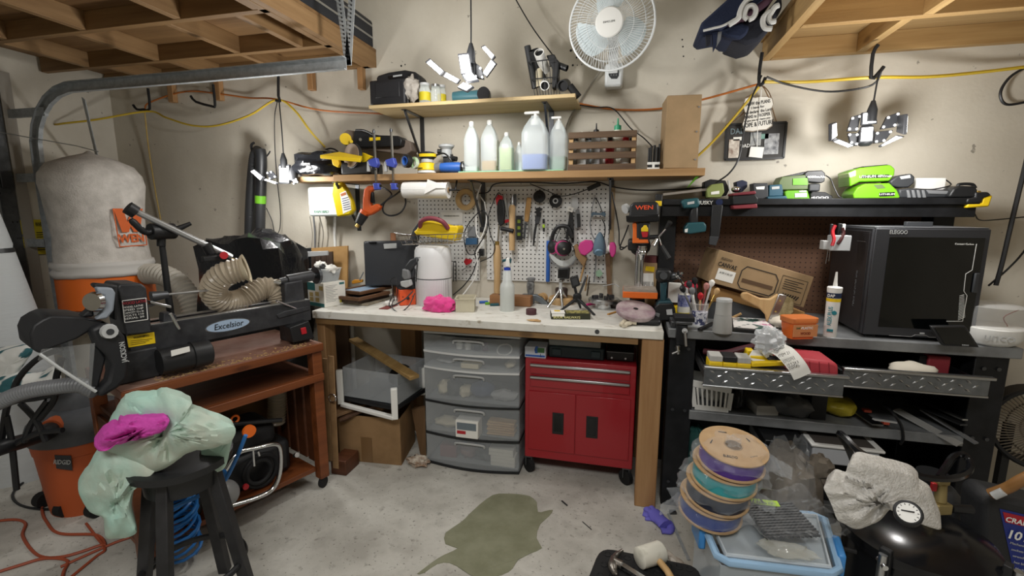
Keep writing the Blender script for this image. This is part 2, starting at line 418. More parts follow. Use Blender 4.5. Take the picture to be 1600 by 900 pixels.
# ---------------------------------------------------------------- storage platforms of two-by-fours and plywood
JX=wood('dimmed_joist_x','8f7048','745634',0);JY=wood('dimmed_joist_y','957650','7a5c3a',1);PLY=wood('plywood','8a6a44','684b2c',0,sc=5);JX2=wood('pale_joist_x','b0905f','967548',0);JY2=wood('pale_joist_y','b59664','9a794b',1);PLY2=wood('pale_plywood','b39669','94754a',0,sc=5)  # left loft wood darkened in colour for distance from lamps; right loft paler
JZ=wood('stud_wood','b08a60','946c44',2)
zb=2.30;zt=zb+.089;xe=-1.545
lp=thing('storage_platform','overhead loft of bare joists and plywood above the lathe and door track','storage loft',(-2.6,1.6,zb))
ys=[2.758,PZ(250,97,zb).y,PZ(283,33,zb).y,1.46,.98,.5]
xe2=XL+.02
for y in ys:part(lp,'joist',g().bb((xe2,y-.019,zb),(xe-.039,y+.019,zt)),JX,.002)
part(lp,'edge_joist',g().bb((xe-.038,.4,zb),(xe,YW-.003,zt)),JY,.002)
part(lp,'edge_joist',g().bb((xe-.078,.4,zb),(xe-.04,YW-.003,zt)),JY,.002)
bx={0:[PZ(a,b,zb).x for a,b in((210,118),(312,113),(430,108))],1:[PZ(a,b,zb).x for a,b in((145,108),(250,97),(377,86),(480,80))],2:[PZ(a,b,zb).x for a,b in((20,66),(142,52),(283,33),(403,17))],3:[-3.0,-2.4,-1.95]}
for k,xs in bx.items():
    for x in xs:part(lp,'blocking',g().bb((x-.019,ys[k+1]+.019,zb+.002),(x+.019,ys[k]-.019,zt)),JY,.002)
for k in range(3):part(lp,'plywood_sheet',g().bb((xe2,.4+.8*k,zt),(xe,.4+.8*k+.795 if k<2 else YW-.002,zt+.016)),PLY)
for px,y0,y1 in((270,140,160),(343,138,157),(487,112,141),(565,105,140)):
    a,b=PY(px-5,y0,2.76),PY(px+5,y1,2.76)
    part(lp,'wall_block',g().bb((a.x,2.74,b.z),(b.x,YW-.002,zb)),JZ,.002)
zb2=2.186;zt2=zb2+.089
rp=thing('storage_platform','overhead loft of pale joists above the black workbench and hanging lamp','storage loft',(1.8,2.2,zb2))
x0=PZ(1205,78,zb2).x;ym=PZ(1400,30,zb2).y
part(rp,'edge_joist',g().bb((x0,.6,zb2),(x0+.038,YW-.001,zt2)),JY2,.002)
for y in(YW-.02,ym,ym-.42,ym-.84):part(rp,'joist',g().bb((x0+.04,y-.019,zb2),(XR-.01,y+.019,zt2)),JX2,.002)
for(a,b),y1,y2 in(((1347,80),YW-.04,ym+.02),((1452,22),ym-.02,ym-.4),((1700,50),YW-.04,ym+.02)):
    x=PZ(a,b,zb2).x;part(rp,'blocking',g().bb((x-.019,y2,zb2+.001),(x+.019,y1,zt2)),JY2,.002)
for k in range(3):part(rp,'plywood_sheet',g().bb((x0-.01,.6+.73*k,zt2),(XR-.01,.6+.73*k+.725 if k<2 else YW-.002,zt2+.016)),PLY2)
# ---------------------------------------------------------------- white bench
BX0,BX1,BY0,BZ=-1.655,.178,2.162,.889
BTOP=mat('white_bench_paint','e4e3dc',.5,col2='cfcdc4',sc=7,st=(1,3,1),bump=.06,lo=.45,hi=.75)
def bench_marks(m):
    nt=m.node_tree;N=nt.nodes;P=N['Principled BSDF'];src=P.inputs['Base Color'].links[0].from_socket;tc=N.new('ShaderNodeTexCoord')
    mp=N.new('ShaderNodeMapping');mp.inputs['Scale'].default_value=(1,2.2,1);nt.links.new(tc.outputs['Object'],mp.inputs[0])
    nz=N.new('ShaderNodeTexNoise');nz.inputs['Scale'].default_value=17;nz.inputs['Detail'].default_value=9;nt.links.new(mp.outputs[0],nz.inputs['Vector'])
    mr=N.new('ShaderNodeMapRange');mr.inputs[1].default_value=.62;mr.inputs[2].default_value=.7;mr.inputs[4].default_value=.75;nt.links.new(nz.outputs['Fac'],mr.inputs[0])
    mx=N.new('ShaderNodeMix');mx.data_type='RGBA';nt.links.new(mr.outputs[0],mx.inputs[0]);nt.links.new(src,mx.inputs[6]);mx.inputs[7].default_value=lin('8f8168')
    nt.links.new(mx.outputs[2],P.inputs['Base Color'])
bench_marks(BTOP)
wb=thing('workbench','long white topped workbench on wooden posts beneath the pegboards','workbench',(-.74,2.47,0))
part(wb,'bench_top',g().bb((BX0,BY0,BZ-.042),(BX1,YW-.004,BZ)),BTOP,.004)
part(wb,'apron',g().bb((BX0+.01,BY0+.012,BZ-.075),(BX1-.11,BY0+.05,BZ-.042)),JX,.002)
part(wb,'apron',g().bb((BX0+.01,YW-.05,BZ-.13),(BX1-.01,YW-.012,BZ-.042)),JX,.002)
PW=.098
xp=PZ(991,793,0).x
part(wb,'post',g().bb((xp,BY0+.012,0),(xp+PW,BY0+.012+PW,BZ-.042)),JZ,.004)
part(wb,'post',g().bb((BX0+.002,BY0+.03,0),(BX0+.05,BY0+.03+PW,BZ-.042)),JZ,.004)
part(wb,'post',g().bb((BX0+.27,YW-.13,0),(BX0+.37,YW-.03,BZ-.042)),JZ,.004)
part(wb,'post',g().bb((xp,YW-.13,0),(xp+PW,YW-.03,BZ-.042)),JZ,.004)
part(wb,'bolt',g().cyl((-.12,BY0-.001,BZ-.021),(-.12,BY0+.004,BZ-.021),.011),DSTEEL)
# ---------------------------------------------------------------- black steel workbench on the far side
KX0,KX1,KY0,KZ=.2,1.5,2.2,.895
BSTEEL=mat('black_steel','17181a',.42,.3,col2='232427',sc=14,bump=.03)
TOPM=mat('grey_steel_top','77797b',.45,.35,col2='8f9294',sc=9)
kb=thing('workbench','black steel workbench with grey top, drawers and a brown pegboard back','workbench',(.85,2.48,0))
part(kb,'bench_top',g().bb((KX0,KY0,KZ-.044),(KX1+.03,YW-.02,KZ)),TOPM,.004)
for x in(KX0+.01,KX1-.11):
    part(kb,'leg',g().bb((x,KY0+.02,.0),(x+.115,KY0+.1,KZ-.044)),BSTEEL,.004)
    part(kb,'leg',g().bb((x,YW-.12,.0),(x+.115,YW-.04,KZ-.044)),BSTEEL,.004)
    part(kb,'side_panel',g().bb((x+.03 if x<.5 else x+.085,KY0+.1,.1),(x+.034 if x<.5 else x+.089,YW-.12,KZ-.05)),BSTEEL)
for z,zz in((.505,.045),(.12,.04)):
    part(kb,'shelf',g().bb((KX0+.115,KY0+.01,z-zz),(KX1-.11,YW-.06,z)),TOPM,.003)
part(kb,'rear_panel',g().bb((KX0+.02,YW-.035,.1),(KX1,YW-.03,KZ-.05)),BSTEEL)
bb=g()
for x in(KX0+.04,KX0+.095,KX1-.08,KX1-.03):
    for z in(.09,.13,.5,.8):bb.cyl((x,KY0+.021,z),(x,KY0+.012,z),.008,n=8)
part(kb,'bolt',bb,DSTEEL,kind='stuff')
UZ=1.487;UY=2.5
BPEG=dots('brown_pegboard','5f4331','261810',.025,.0035,rough=.7)
for x in(.165,KX1-.1):part(kb,'upright',g().bb((x,YW-.14,KZ),(x+.085,YW-.03,UZ-.03)),BSTEEL,.003)
part(kb,'pegboard',g().bb((.25,YW-.045,KZ),(KX1-.1,YW-.035,UZ-.05)),BPEG,ang=0)
part(kb,'upper_shelf',g().bb((.165,UY,UZ-.03),(KX1-.01,YW-.03,UZ)),BSTEEL,.003)
part(kb,'shelf_lip',g().bb((.165,UY+.02,UZ-.085),(KX1-.01,UY+.028,UZ-.03)),BSTEEL,.002)
part(kb,'light_bar',g().bb((.3,UY+.1,UZ-.06),(KX1-.2,UY+.16,UZ-.035)),DGR,.004)
# drawers, each a thing that slides
DPL=mat('diamond_plate','74787c',.38,.85,col2='888c90',sc=18)
def drawer(name,label,a,b,c,d,Yf,depth):      # front's corners: top-left, top-right pixel; bottom rows
    p0,p1=PY(*a,Yf),PY(*b,Yf);q0=PY(*c,Yf);q1=PY(*d,Yf)
    zt_,zb_=(p0.z+p1.z)/2,(q0.z+q1.z)/2;x0_,x1_=(p0.x+q0.x)/2,(p1.x+q1.x)/2
    T=thing(name,label,'drawer',((x0_+x1_)/2,Yf,zb_),group=None)
    fr_=part(T,'drawer_front',g().bb((x0_,Yf,zb_+.006),(x1_,Yf+.012,zt_-.008)),DPL,.002)
    part(T,'top_trim',g().bb((x0_-.004,Yf-.012,zt_-.012),(x1_+.012,Yf+.014,zt_)),STEEL,.003)
    part(T,'bottom_trim',g().bb((x0_-.004,Yf-.004,zb_),(x1_,Yf+.012,zb_+.008)),STEEL,.002)
    part(T,'drawer_tray',g().bb((x0_+.015,Yf+.012,zb_+.008),(x1_-.02,Yf+depth,zb_+.012)).bb((x0_+.015,Yf+.012,zb_+.008),(x0_+.018,Yf+depth,zt_-.02)).bb((x1_-.023,Yf+.012,zb_+.008),(x1_-.02,Yf+depth,zt_-.02)).bb((x0_+.015,Yf+depth-.003,zb_+.008),(x1_-.02,Yf+depth,zt_-.02)),BSTEEL)
    part(T,'slide',g().bb((x0_+.002,Yf+.03,zb_+.03),(x0_+.013,Yf+depth,zb_+.06)),STEEL);part(T,'slide',g().bb((x1_-.018,Yf+.03,zb_+.03),(x1_-.008,Yf+depth,zb_+.06)),STEEL)
    st=g();n=0;L_=x1_-x0_;nx=int(L_/.052)
    for r_ in range(3):
        for k in range(nx):
            x=x0_+.03+(k+.5*(r_%2))*(L_-.05)/nx;z=zb_+.026+r_*(zt_-zb_-.05)/2
            sg=1 if(k+r_)%2 else-1;e=V3((.011,0,.007*sg));n_=V3((-.0026*sg,0,.004))
            st.add([V3((x,Yf-.0005,z))-e,V3((x,Yf-.0005,z))+n_,V3((x,Yf-.0005,z))+e,V3((x,Yf-.0005,z))-n_,V3((x,Yf-.003,z))],[(0,1,4),(1,2,4),(2,3,4),(3,0,4)])
    part(fr_,'tread_lug',st,STEEL,kind='stuff',ang=0)
    return T,x0_,x1_,zb_,zt_
D1=drawer('drawer','pulled out tread plate drawer heaped with yellow tool boxes',(1102,570),(1322,588),(1098,602),(1315,623),1.97,.5)
D2=drawer('drawer','tread plate drawer holding a red case beneath the printer',(1315,571),(1552,592),(1319,605),(1540,622),2.1,.5)
# ---------------------------------------------------------------- two long wall shelves on brackets
SHW=wood('shelf_front_wood','b08c60','97744a',0);SHP=wood('shelf_ply','cbb58a','b89f72',0,sc=5)
def shelf(name,label,x0,x1,y0,z,th,brk,m,diag):
    T=thing(name,label,'shelf',((x0+x1)/2,YW-.1,z-th))
    part(T,'board',g().bb((x0,y0,z-th),(x1,YW-.001,z)),m,.002)
    for x in brk:
        gg=g().bb((x-.014,y0+.05,z-th-.004),(x+.014,YW-.002,z-th)).bb((x-.014,YW-.005,z-th-.3),(x+.014,YW-.001,z-th))
        gg.bar((x,y0+.07,z-th-.006),(x,YW-.012,z-th-.27),.012,.012)
        part(T,'bracket',gg,DSTEEL,.001)
    return T
SZ1,SZ2,SY=2.012,1.634,2.48
shelf('shelf','upper plywood wall shelf with jars, tool cases and a basket',PY(576,165,SY).x,PY(899,145,SY).x,SY,SZ1,.019,(PY(660,200,YW).x,PY(862,170,YW).x),SHP,1)
shelf('shelf','long lower wall shelf carrying jugs, sanders and a slatted crate',PY(520,275,SY).x,PY(1102,266,SY).x,SY,SZ2,.036,(PY(560,320,YW).x,PY(755,310,YW).x,PY(955,310,YW).x),SHW,1)
# ================================================================ more shape helpers
def loft(secs,o=(0,0,0),rz=0.,e=4.,n=20,m3=None):        # secs: (z, half x, half y[, cx, cy]) superellipse rings
    gg=G();vv=[]
    for q in secs:
        z,hx,hy=q[:3];cx,cy=(q[3],q[4])if len(q)>4 else(0,0)
        for k in range(n):
            a=2*PI*(k+.5)/n;c,s_=math.cos(a),math.sin(a)
            vv.append(V3((cx+hx*math.copysign(abs(c)**(2/e),c),cy+hy*math.copysign(abs(s_)**(2/e),s_),z)))
    N=len(secs)
    gg.add(vv,[(i*n+k,i*n+(k+1)%n,(i+1)*n+(k+1)%n,(i+1)*n+k)for i in range(N-1)for k in range(n)]+[tuple(range(n-1,-1,-1)),tuple((N-1)*n+k for k in range(n))])
    return gg.xf(Matrix.Translation(V3(o))@(m3.to_4x4()if m3 else Matrix.Rotation(rz,4,'Z')))
def PB(gg,Yf,x0,y0,x1,y1,d):         # upright box whose front face fills a pixel rectangle on the plane y=Yf
    a,b,c,e=PY(x0,y0,Yf),PY(x1,y0,Yf),PY(x0,y1,Yf),PY(x1,y1,Yf)
    return gg.bb(((a.x+c.x)/2,Yf,(c.z+e.z)/2),((b.x+e.x)/2,Yf+d,(a.z+b.z)/2))
def crumple(c,r,seed=0,amp=.35,n=22,m=14,sc=3.2,flat=None):       # a wadded cloth or bag
    gg=G().ball(c,r,n,m);c=V3(c)
    mr=max(r)if hasattr(r,'__len__')else r
    for i,p in enumerate(gg.v):
        d=p-c;q=d/mr*sc+V3((seed*3.1,seed,0))
        k=1+amp*(noise.noise(q)+.5*abs(noise.noise(q*2.3))+.25*noise.noise(q*5))
        p=c+d*k
        if flat is not None and p.z<flat:p.z=flat+.0005*(i%3)
        gg.v[i]=p
    return gg
def ribbed(path,r,pitch,depth=.1,n=12,k=6):           # corrugated hose along a path
    pts=crom(path,k);L_=[0]
    for a,b in zip(pts,pts[1:]):L_.append(L_[-1]+(b-a).length)
    m=max(2,int(L_[-1]/pitch)*2);out=[];rad=[];j=0
    for i in range(m+1):
        t=L_[-1]*i/m
        while j<len(L_)-2 and L_[j+1]<t:j+=1
        f=(t-L_[j])/max(L_[j+1]-L_[j],1e-9);out.append(pts[j].lerp(pts[j+1],min(max(f,0),1)));rad.append(r*(1+(depth if i%2 else-depth)*.5))
    return G().sweep(out,rad,n)
def rad_at(p,px):return px*mpp(p)       # pixels -> metres at p
# ================================================================ folding LED lamps (they light the room)
LED=mat('led_face','ffffff',.4,em=7.0);LEDB=mat('lamp_shell','26272a',.5);LEDD=mat('led_chip','ffffff',.4,em=3.0)
def led_lamp(label,hub,panels,Y,watt,off,cord,group='folding garage lamps'):
    hp=PY(*hub,Y);T=thing('hanging_led_lamp',label,'lamp',hp,group=group)
    for q,dy,lit in panels:
        c=(sum(a for a,b in q)/4,sum(b for a,b in q)/4)
        P4=[PY(a,b,Y+dy[i%len(dy)])for i,(a,b)in enumerate(q)]
        n_=(P4[1]-P4[0]).cross(P4[3]-P4[0]).normalized()
        if n_.y>0:n_=-n_
        sh=part(T,'panel',G().prism(P4,-n_*.014),LEDB,.002)
        cc=sum(P4,V3((0,0,0)))/4
        if lit:part(sh,'led_face',G().prism([cc+(p-cc)*.8+n_*.002 for p in P4],-n_*.004),LED,ang=0)
        else:
            gg=G()
            for i in range(4):
                p=cc+(P4[i]-cc)*.72+n_*.001;gg.cyl(p,p+n_*.002,.005,n=8)
            part(sh,'led_chip',gg,LEDD,kind='stuff')
    part(T,'hub',G().lathe([(.018,-.03),(.03,-.02),(.032,.03),(.02,.06)],hp+V3((0,.03,.0)),n=14),LEDB)
    a=PY(*cord[0],Y)
    part(T,'socket',G().lathe([(.02,-.05),(.02,0),(.014,.02),(.008,.04)],a,n=12),BLK)
    part(T,'cord',pcord([(x,y,Y)for x,y in cord[1:]],.0035),BLK)
    bulb('lamp_light',hp+V3(off),watt)
    return T
Yl=2.22
led_lamp('bright hanging LED lamp in front of the upper plywood shelf',(731,108),[
    ([(664,97),(671,91),(695,112),(689,119)],(0,.0,.02,.02),1),([(691,119),(696,112),(719,124),(714,131)],(.0,),1),
    ([(715,84),(733,82),(738,114),(720,116)],(-.02,),1),([(721,117),(738,113),(748,124),(729,127)],(-.02,-.02,-.06,-.06),1),
    ([(714,136),(724,128),(739,134),(728,142)],(-.01,-.01,-.06,-.06),1),
    ([(753,115),(768,91),(776,99),(760,121)],(.03,),1),([(751,73),(757,70),(774,88),(769,94)],(.03,),1),
    ([(740,96),(752,105),(756,124),(742,122)],(.03,),0)],Yl,15,(-.03,-.2,-.05),[(736,82),(736,74),(736,30),(735,-60)])
led_lamp('hanging LED lamp with dark folded panels above the black workbench',(1357,216),[
    ([(1347,176),(1370,172),(1371,193),(1346,196)],(.0,),1),([(1345,198),(1366,196),(1364,222),(1343,223)],(.0,),1),
    ([(1331,182),(1346,178),(1340,205),(1324,205)],(.03,),0),([(1325,208),(1341,208),(1340,228),(1329,225)],(.03,),0),
    ([(1386,182),(1407,174),(1400,198),(1376,202)],(.03,),0),([(1368,206),(1396,203),(1382,222),(1366,224)],(.04,),0),
    ([(1300,193),(1307,190),(1308,214),(1300,220)],(-.05,.02,.02,-.05),1),([(1300,221),(1309,217),(1336,228),(1326,231)],(-.04,-.04,0,0),1),
    ([(1409,180),(1419,178),(1417,210),(1406,206)],(.02,-.05,-.05,.02),1),([(1374,228),(1402,211),(1414,213),(1376,230)],(0,),1)],2.5,13,(-.02,-.3,-.06),[(1363,172),(1364,165),(1372,122),(1380,105)])
led_lamp('hanging LED lamp against the wall by the black plastic bag',(452,276),[
    ([(435,257),(452,257),(452,287),(436,287)],(0,),1),([(390,267),(396,264),(412,277),(408,283)],(-.03,),1),
    ([(411,281),(414,279),(433,285),(432,288)],(-.03,),1),([(416,269),(424,267),(432,277),(421,281)],(.0,),0),
    ([(457,281),(463,279),(466,285),(458,288)],(.01,),0)],2.5,9,(-.02,-.12,.0),[(443,250),(443,244),(440,200),(436,155),(435,130)])
# ================================================================ hooks and cords along the wall
def hook(label,pts,Y,r=.008):
    o=single('utility_hook',label,'hook',pcord([(a,b,Y)for a,b in pts],r,8,2),BLKR,group=None);return o
hook('black rubber coated hook holding the yellow cord by the corner',[(231,138),(234,170),(224,171),(214,171),(208,164)],2.7)
hook('empty black rubber hook between two wooden wall blocks',[(333,132),(336,164),(331,166),(306,159),(298,150)],2.7)
hook('black hook hanging below the door track with the lamp cord',[(435,112),(435,150),(438,158),(431,157)],2.62)
hook('black hook under the loft holding the photo board strings',[(1191,82),(1187,108),(1186,132),(1192,130),(1196,121)],2.66)
hook('black hook under the loft with the lamp cord over it',[(1372,70),(1364,84),(1361,122),(1371,116),(1381,104)],2.55)
YCORD=mat('yellow_cord','c4a732',.5);OCORD=mat('orange_cord','b0662c',.5);GCORD=mat('grey_cord','9a958a',.6)
Yc=2.68
def wcord(label,pts,r,m,name='extension_cord',cat='cord',k=6):return single(name,label,cat,pcord(pts,r,6,k),m)
wcord('yellow extension cord draped from hook to hook beneath the door track',[(90,250,2.5),(86,200,2.45),(92,194,2.4),(150,187,2.5),(231,174,Yc),(260,184,Yc),(300,196,Yc),(340,196,Yc),(390,180,Yc),(432,156,Yc),(460,172,Yc),(485,205,Yc),(508,230,2.74)],.0065,YCORD)
wcord('orange cord looped along the wall behind the door track',[(226,172,2.74),(234,160,2.74),(290,143,2.75),(345,147,2.75),(390,153,2.75),(432,155,2.7),(500,172,2.74),(600,178,2.755)],.0055,OCORD)
wcord('yellow cord hanging straight down the wall near the corner',[(226,174,2.72),(232,230,2.75),(243,300,2.76),(252,350,2.765),(262,420,2.765)],.0045,mat('faded_yellow_cord','b59a58',.6))
wcord('orange extension cord running under the upper shelf to the hook',[(905,162,2.75),(960,171,2.76),(1030,170,2.76),(1100,155,2.72),(1183,132,2.64)],.0055,OCORD)
wcord('thick twin yellow extension cord swagged under the pale loft',[(1195,128,2.64),(1260,128,2.66),(1364,121,2.56),(1450,120,2.62),(1530,113,2.68),(1640,100,2.7)],.0075,YCORD)
wcord('yellow cord slanting down past the photo board',[(1186,136,2.64),(1150,180,2.68),(1115,220,2.72),(1088,246,2.74)],.0065,YCORD)
wcord('black lamp cord sagging between the two loft hooks',[(1198,120,2.62),(1230,132,2.64),(1290,143,2.63),(1345,138,2.57),(1369,128,2.55),(1378,108,2.53)],.0045,BLK)
wcord('black cord from the hook past the photo board to the bench top tools',[(1190,118,2.6),(1172,160,2.58),(1163,200,2.57),(1155,245,2.56),(1140,270,2.56),(1118,286,2.58)],.0045,BLK)
wcord('black cord from the basket across the wall to the tube set',[(905,164,2.7),(930,168,2.72),(958,170,2.73),(985,200,2.73),(1005,215,2.73),(1020,230,2.72)],.0035,BLK)
wcord('thin black cord slanting from above the frame to the basket',[(795,-20,2.6),(830,40,2.62),(868,92,2.6)],.0035,BLK)
wcord('pale grey fan cord dropping behind the upper shelf end',[(942,105,2.74),(925,130,2.76),(905,160,2.765),(890,185,2.765),(883,205,2.765)],.0045,GCORD)
wcord('thick black cable loop hanging by the bench upright',[(1640,90,2.7),(1590,112,2.72),(1570,130,2.73),(1563,148,2.73),(1570,162,2.73),(1590,162,2.73),(1640,150,2.72)],.006,BLK)
wcord('thick black cable hanging down the wall behind the glass bowl',[(1650,20,2.6),(1622,150,2.6),(1606,240,2.6),(1592,300,2.6),(1580,350,2.6),(1566,410,2.6),(1556,446,2.6)],.009,BLK)
wcord('thin black cable sloping along the wall by the printer',[(1640,330,2.7),(1602,390,2.66),(1575,420,2.66),(1545,446,2.6)],.0045,BLK)
# ================================================================ wall fan
FW=mat('fan_white','dfe3e4',.4);FBL=mat('fan_blade','d5e2e6',.35,alpha=.8)
fc=PY(955,38,2.5);fax=V3((-.12,-1,-.16)).normalized()
fan=thing('wall_fan','white round wall fan with three blades and a control panel','fan',PY(958,135,2.7))
FR=.206;bx_,by_,_=basis(fax);by_=V3((0,0,1));by_=(by_-fax*by_.dot(fax)).normalized();bx_=by_.cross(fax)*-1
def fpt(r,a,h):return fc+(bx_*math.cos(a)+by_*math.sin(a))*r+fax*h
for nm,sg,hh_,nsp in(('front_grille',1,.055,84),('rear_grille',-1,.06,60)):
    gg=G()
    for k in range(nsp):
        a=2*PI*k/nsp
        gg.sweep([fpt(FR*t,a+(.25*(1-t)),sg*hh_*math.cos(t*PI/2)**.8)for t in(.32,.5,.68,.84,.94,1.)],.0011,4,cap=False)
    for t in(.55,.8):gg.sweep([fpt(FR*t,2*PI*k/36,sg*hh_*math.cos(t*PI/2)**.8)for k in range(36)],.0013,4,closed=True)
    part(fan,nm,gg,FW,kind='stuff')
part(fan,'grille_rim',G().sweep([fpt(FR,2*PI*k/48,0)for k in range(48)],.0055,8,closed=True),FW)
hb=part(fan,'hub_badge',G().lathe([(.03,.045),(.064,.05),(.067,.056),(.062,.062),(.03,.066)],fc,fax,32),WHT)
text(hb,'PELONIS',INK,fc+fax*.067,bx_,by_,.009,width=.055)
for k in range(3):
    a0=R(195+120*k)
    def bl(u,v): 
        a=a0+R(72)*(v-.5)*(1.15 if u>.2 else.75)*(1-.25*u*u);return fpt(.05+.125*u*(1-.12*(2*v-1)**4),a+R(22)*u,.02*(2*v-1))
    part(fan,'blade',G().sheet(bl,8,8,.002),FBL)
part(fan,'motor_housing',G().lathe([(.04,.02),(.055,-.02),(.055,-.1),(.03,-.13)],fc,fax,24).bar(fc-fax*.09+V3((0,0,-.02)),PY(958,112,2.71),.05,.05,(0,1,0)),FW,.004)
mb=part(fan,'wall_mount',PB(G(),2.7,945,98,973,135,.078),FW,.012)
part(mb,'control_panel',ypoly(2.698,[(951,106),(967,106),(967,118),(964,123),(955,123),(951,118)],.003),DGR,.001)
for r_ in(110,117):
    for c_ in(955,959,963):part(mb,'button',G().cyl(PY(c_,r_,2.698),PY(c_,r_,2.696),.004,n=8),GRY)
# anchor holes beside the fan
gg=G()
for a,b,r_ in((892,79,.007),(899,78,.005),(901,90,.005),(895,102,.006),(905,87,.003),(909,101,.003),(902,102,.003),(1066,62,.004),(1067,73,.004),(1068,88,.004),(627,103,.006),(633,101,.004)):
    p=PY(a,b,YW);gg.cyl(p,p-V3((0,.0012,0)),r_,n=8)
struct('anchor_hole',gg,INK,parent=WBK_)['kind']='stuff'
# ================================================================ upper shelf
z1=SZ1+.0008
TC=mat('black_case','1d1d20',.55,bump=.08,sc=60)
t=thing('tool_case','black plastic tool case standing upright on the shelf end','tool case',(PY(600,140,2.5).x,2.54,z1))
a_,b_=PY(578,160,2.5),PY(632,122,2.5)
part(t,'shell',G().bb((a_.x,2.5,z1),(b_.x,2.538,b_.z)),TC,.01);part(t,'shell',G().bb((a_.x,2.542,z1),(b_.x,2.58,b_.z)),TC,.01)
part(t,'ribbing',PB(G(),2.497,586,128,624,152,.006),TC,.003)
t=thing('tool_case','rounded black tool case with a pale handle slot behind the square one','tool case',(PY(625,130,2.6).x,2.66,z1))
def shelfpoly(Yd,pts,d,zmin): 
    gg=ypoly(Yd,pts,d)
    for p in gg.v:p.z=max(p.z,zmin)
    return gg
part(t,'shell',shelfpoly(2.6,[(588,122),(590,118),(606,113),(632,109),(648,112),(655,118),(658,130),(650,158),(588,160)],.1,z1),TC,.008)
part(t,'handle',ypoly(2.596,[(606,119),(630,116),(630,121),(607,124)],.006),BLKG,.001);part(t,'latch',ypoly(2.594,[(614,118),(628,116),(628,118.5),(614,120.5)],.004),LGR)
RAG=mat('grey_rag','a9a39b',.9,col2='8a837a',sc=20,bump=.2)
single('rag','crumpled grey rag wedged between the black case and the jars','rag',crumple(PY(643,139,2.54)+V3((0,0,0)),(.045,.04,.062),3,.5,flat=z1),RAG,ang=60)
JGL=film('jar_glass','e6ece6',.3,.05)
for px,w_,yt,Yj,lb,lid in((664,10,134,2.53,'glass jar with a yellow label beside the grey rag',1),(681,9,136,2.55,'clear glass jar in the middle of the three jars',0),(690,8,137,2.6,'glass jar with a yellow green label next to the grinder',1)):
    b=PY(px,155,Yj);b.z=z1;s_=mpp(b);r_=w_*s_*.9;h_=PV(b,px,yt).z-z1
    t=thing('glass_jar',lb,'jar',b,group='glass jars on the upper shelf')
    part(t,'glass',G().lathe([(r_*.9,0),(r_,.004),(r_,h_*.72),(r_*.8,h_*.88),(r_*.8,h_)],b,n=18),JGL)
    part(t,'lid',G().lathe([(r_*.84,0),(r_*.84,.012),(r_*.3,.014)],b+V3((0,0,h_)),n=18),LGR if lid else STEEL)
    if lid:part(t,'paper_label',G().lathe([(r_*1.01,h_*.15),(r_*1.01,h_*.62)],b,n=18,cap=False),YST)
t=thing('angle_grinder','teal angle grinder lying behind the bright lamp','grinder',(PY(725,146,2.58).x,2.6,z1))
MK=mat('grinder_teal','41707a',.4)
a_=V3((PY(708,146,2.58).x,2.58,z1+.036));b_=V3((PY(750,146,2.58).x,2.6,z1+.04))
part(t,'body',G().sweep([a_,a_.lerp(b_,.3),a_.lerp(b_,.7),b_],[.03,.035,.032,.036],14),MK);part(t,'gear_head',G().cyl(b_,b_+V3((.05,0,0)),.034,.026).cyl(b_+V3((.03,0,0)),b_+V3((.03,-.05,0)),.022),DSTEEL)
part(t,'disc',G().cyl(b_+V3((.03,-.052,0)),b_+V3((.03,-.056,0)),.036,n=24),BLKR)
# wire basket of pipe fittings
t=thing('wire_basket','black wire basket leaning on the shelf end with fittings in it','basket',(PY(852,140,2.55).x,2.55,z1))
q0,q1,q2,q3=PY(836,143,2.52),PY(870,140,2.52),PY(869,92,2.5),PY(826,97,2.5)
for p in(q0,q1):p.z=z1+.006
bk=V3((.0,.11,0));gg=G()
def lerp4(u,v):return q0.lerp(q1,u).lerp(q3.lerp(q2,u),v)
for v in(0,.5,1):gg.sweep([lerp4(0,v),lerp4(1,v),lerp4(1,v)+bk,lerp4(0,v)+bk],.003 if v else.002,6,closed=True)
for u in(0,.25,.5,.75,1):gg.sweep([lerp4(u,1),lerp4(u,0),lerp4(u,0)+bk,lerp4(u,1)+bk],.0018,5)
part(t,'wire_frame',gg,BLK)
def fitting(name,lb,a,b,r,m,hole=True,Yb=None):
    T=thing(name,lb,'pipe fitting',b,group='fittings in the wire basket');d=(a-b).normalized()
    part(T,'tube',G().lathe([(r*.82,(a-b).length),(r,(a-b).length),(r,0),(r*.82,0)],b,d,18,cap=False),m)
    part(T,'bore',G().cyl(a-d*.012,a-d*.014,r*.83,n=18).cyl(b+d*.004,b+d*.006,r*.83,n=18),INK);return T
fitting('pipe_fitting','grey square pipe standing in the basket corner',PY(824,72,2.56),PY(836,138,2.58),.017,DGR)
fitting('pipe_fitting','black round pipe end at the top of the basket',PY(834,78,2.53),PY(848,130,2.62),.027,BLK)
fitting('pipe_fitting','white plastic elbow with a dark mouth in the basket',PY(842,82,2.49),PY(852,110,2.6),.026,WHT)
fitting('pipe_fitting','pale beige pipe upright behind the basket wires',PY(842,98,2.57),PY(843,136,2.57),.018,CREAM)
fitting('pipe_fitting','white rimmed black tube low in the basket',PY(851,134,2.515),PY(851,130,2.6),.024,WHT)
fitting('pipe_fitting','black nozzle poking out of the basket towards the fan',PY(886,107,2.55),PY(862,98,2.57),.016,BLK)
fitting('pipe_fitting','black hose end with an open mouth beside the basket',PY(879,134,2.5),PY(884,132,2.6),.028,BLK)
fitting('pipe_fitting','curved black adaptor hanging over the shelf end',PY(890,134,2.52),PY(904,152,2.53),.018,BLKR)
part(thing('trigger_handle','black trigger handle jutting from the basket','handle',PY(866,120,2.54)),'grip',ypoly(2.53,[(853,86),(866,84),(870,92),(874,96),(872,120),(868,138),(862,138),(863,108),(858,97)],.05),BLK,.006)
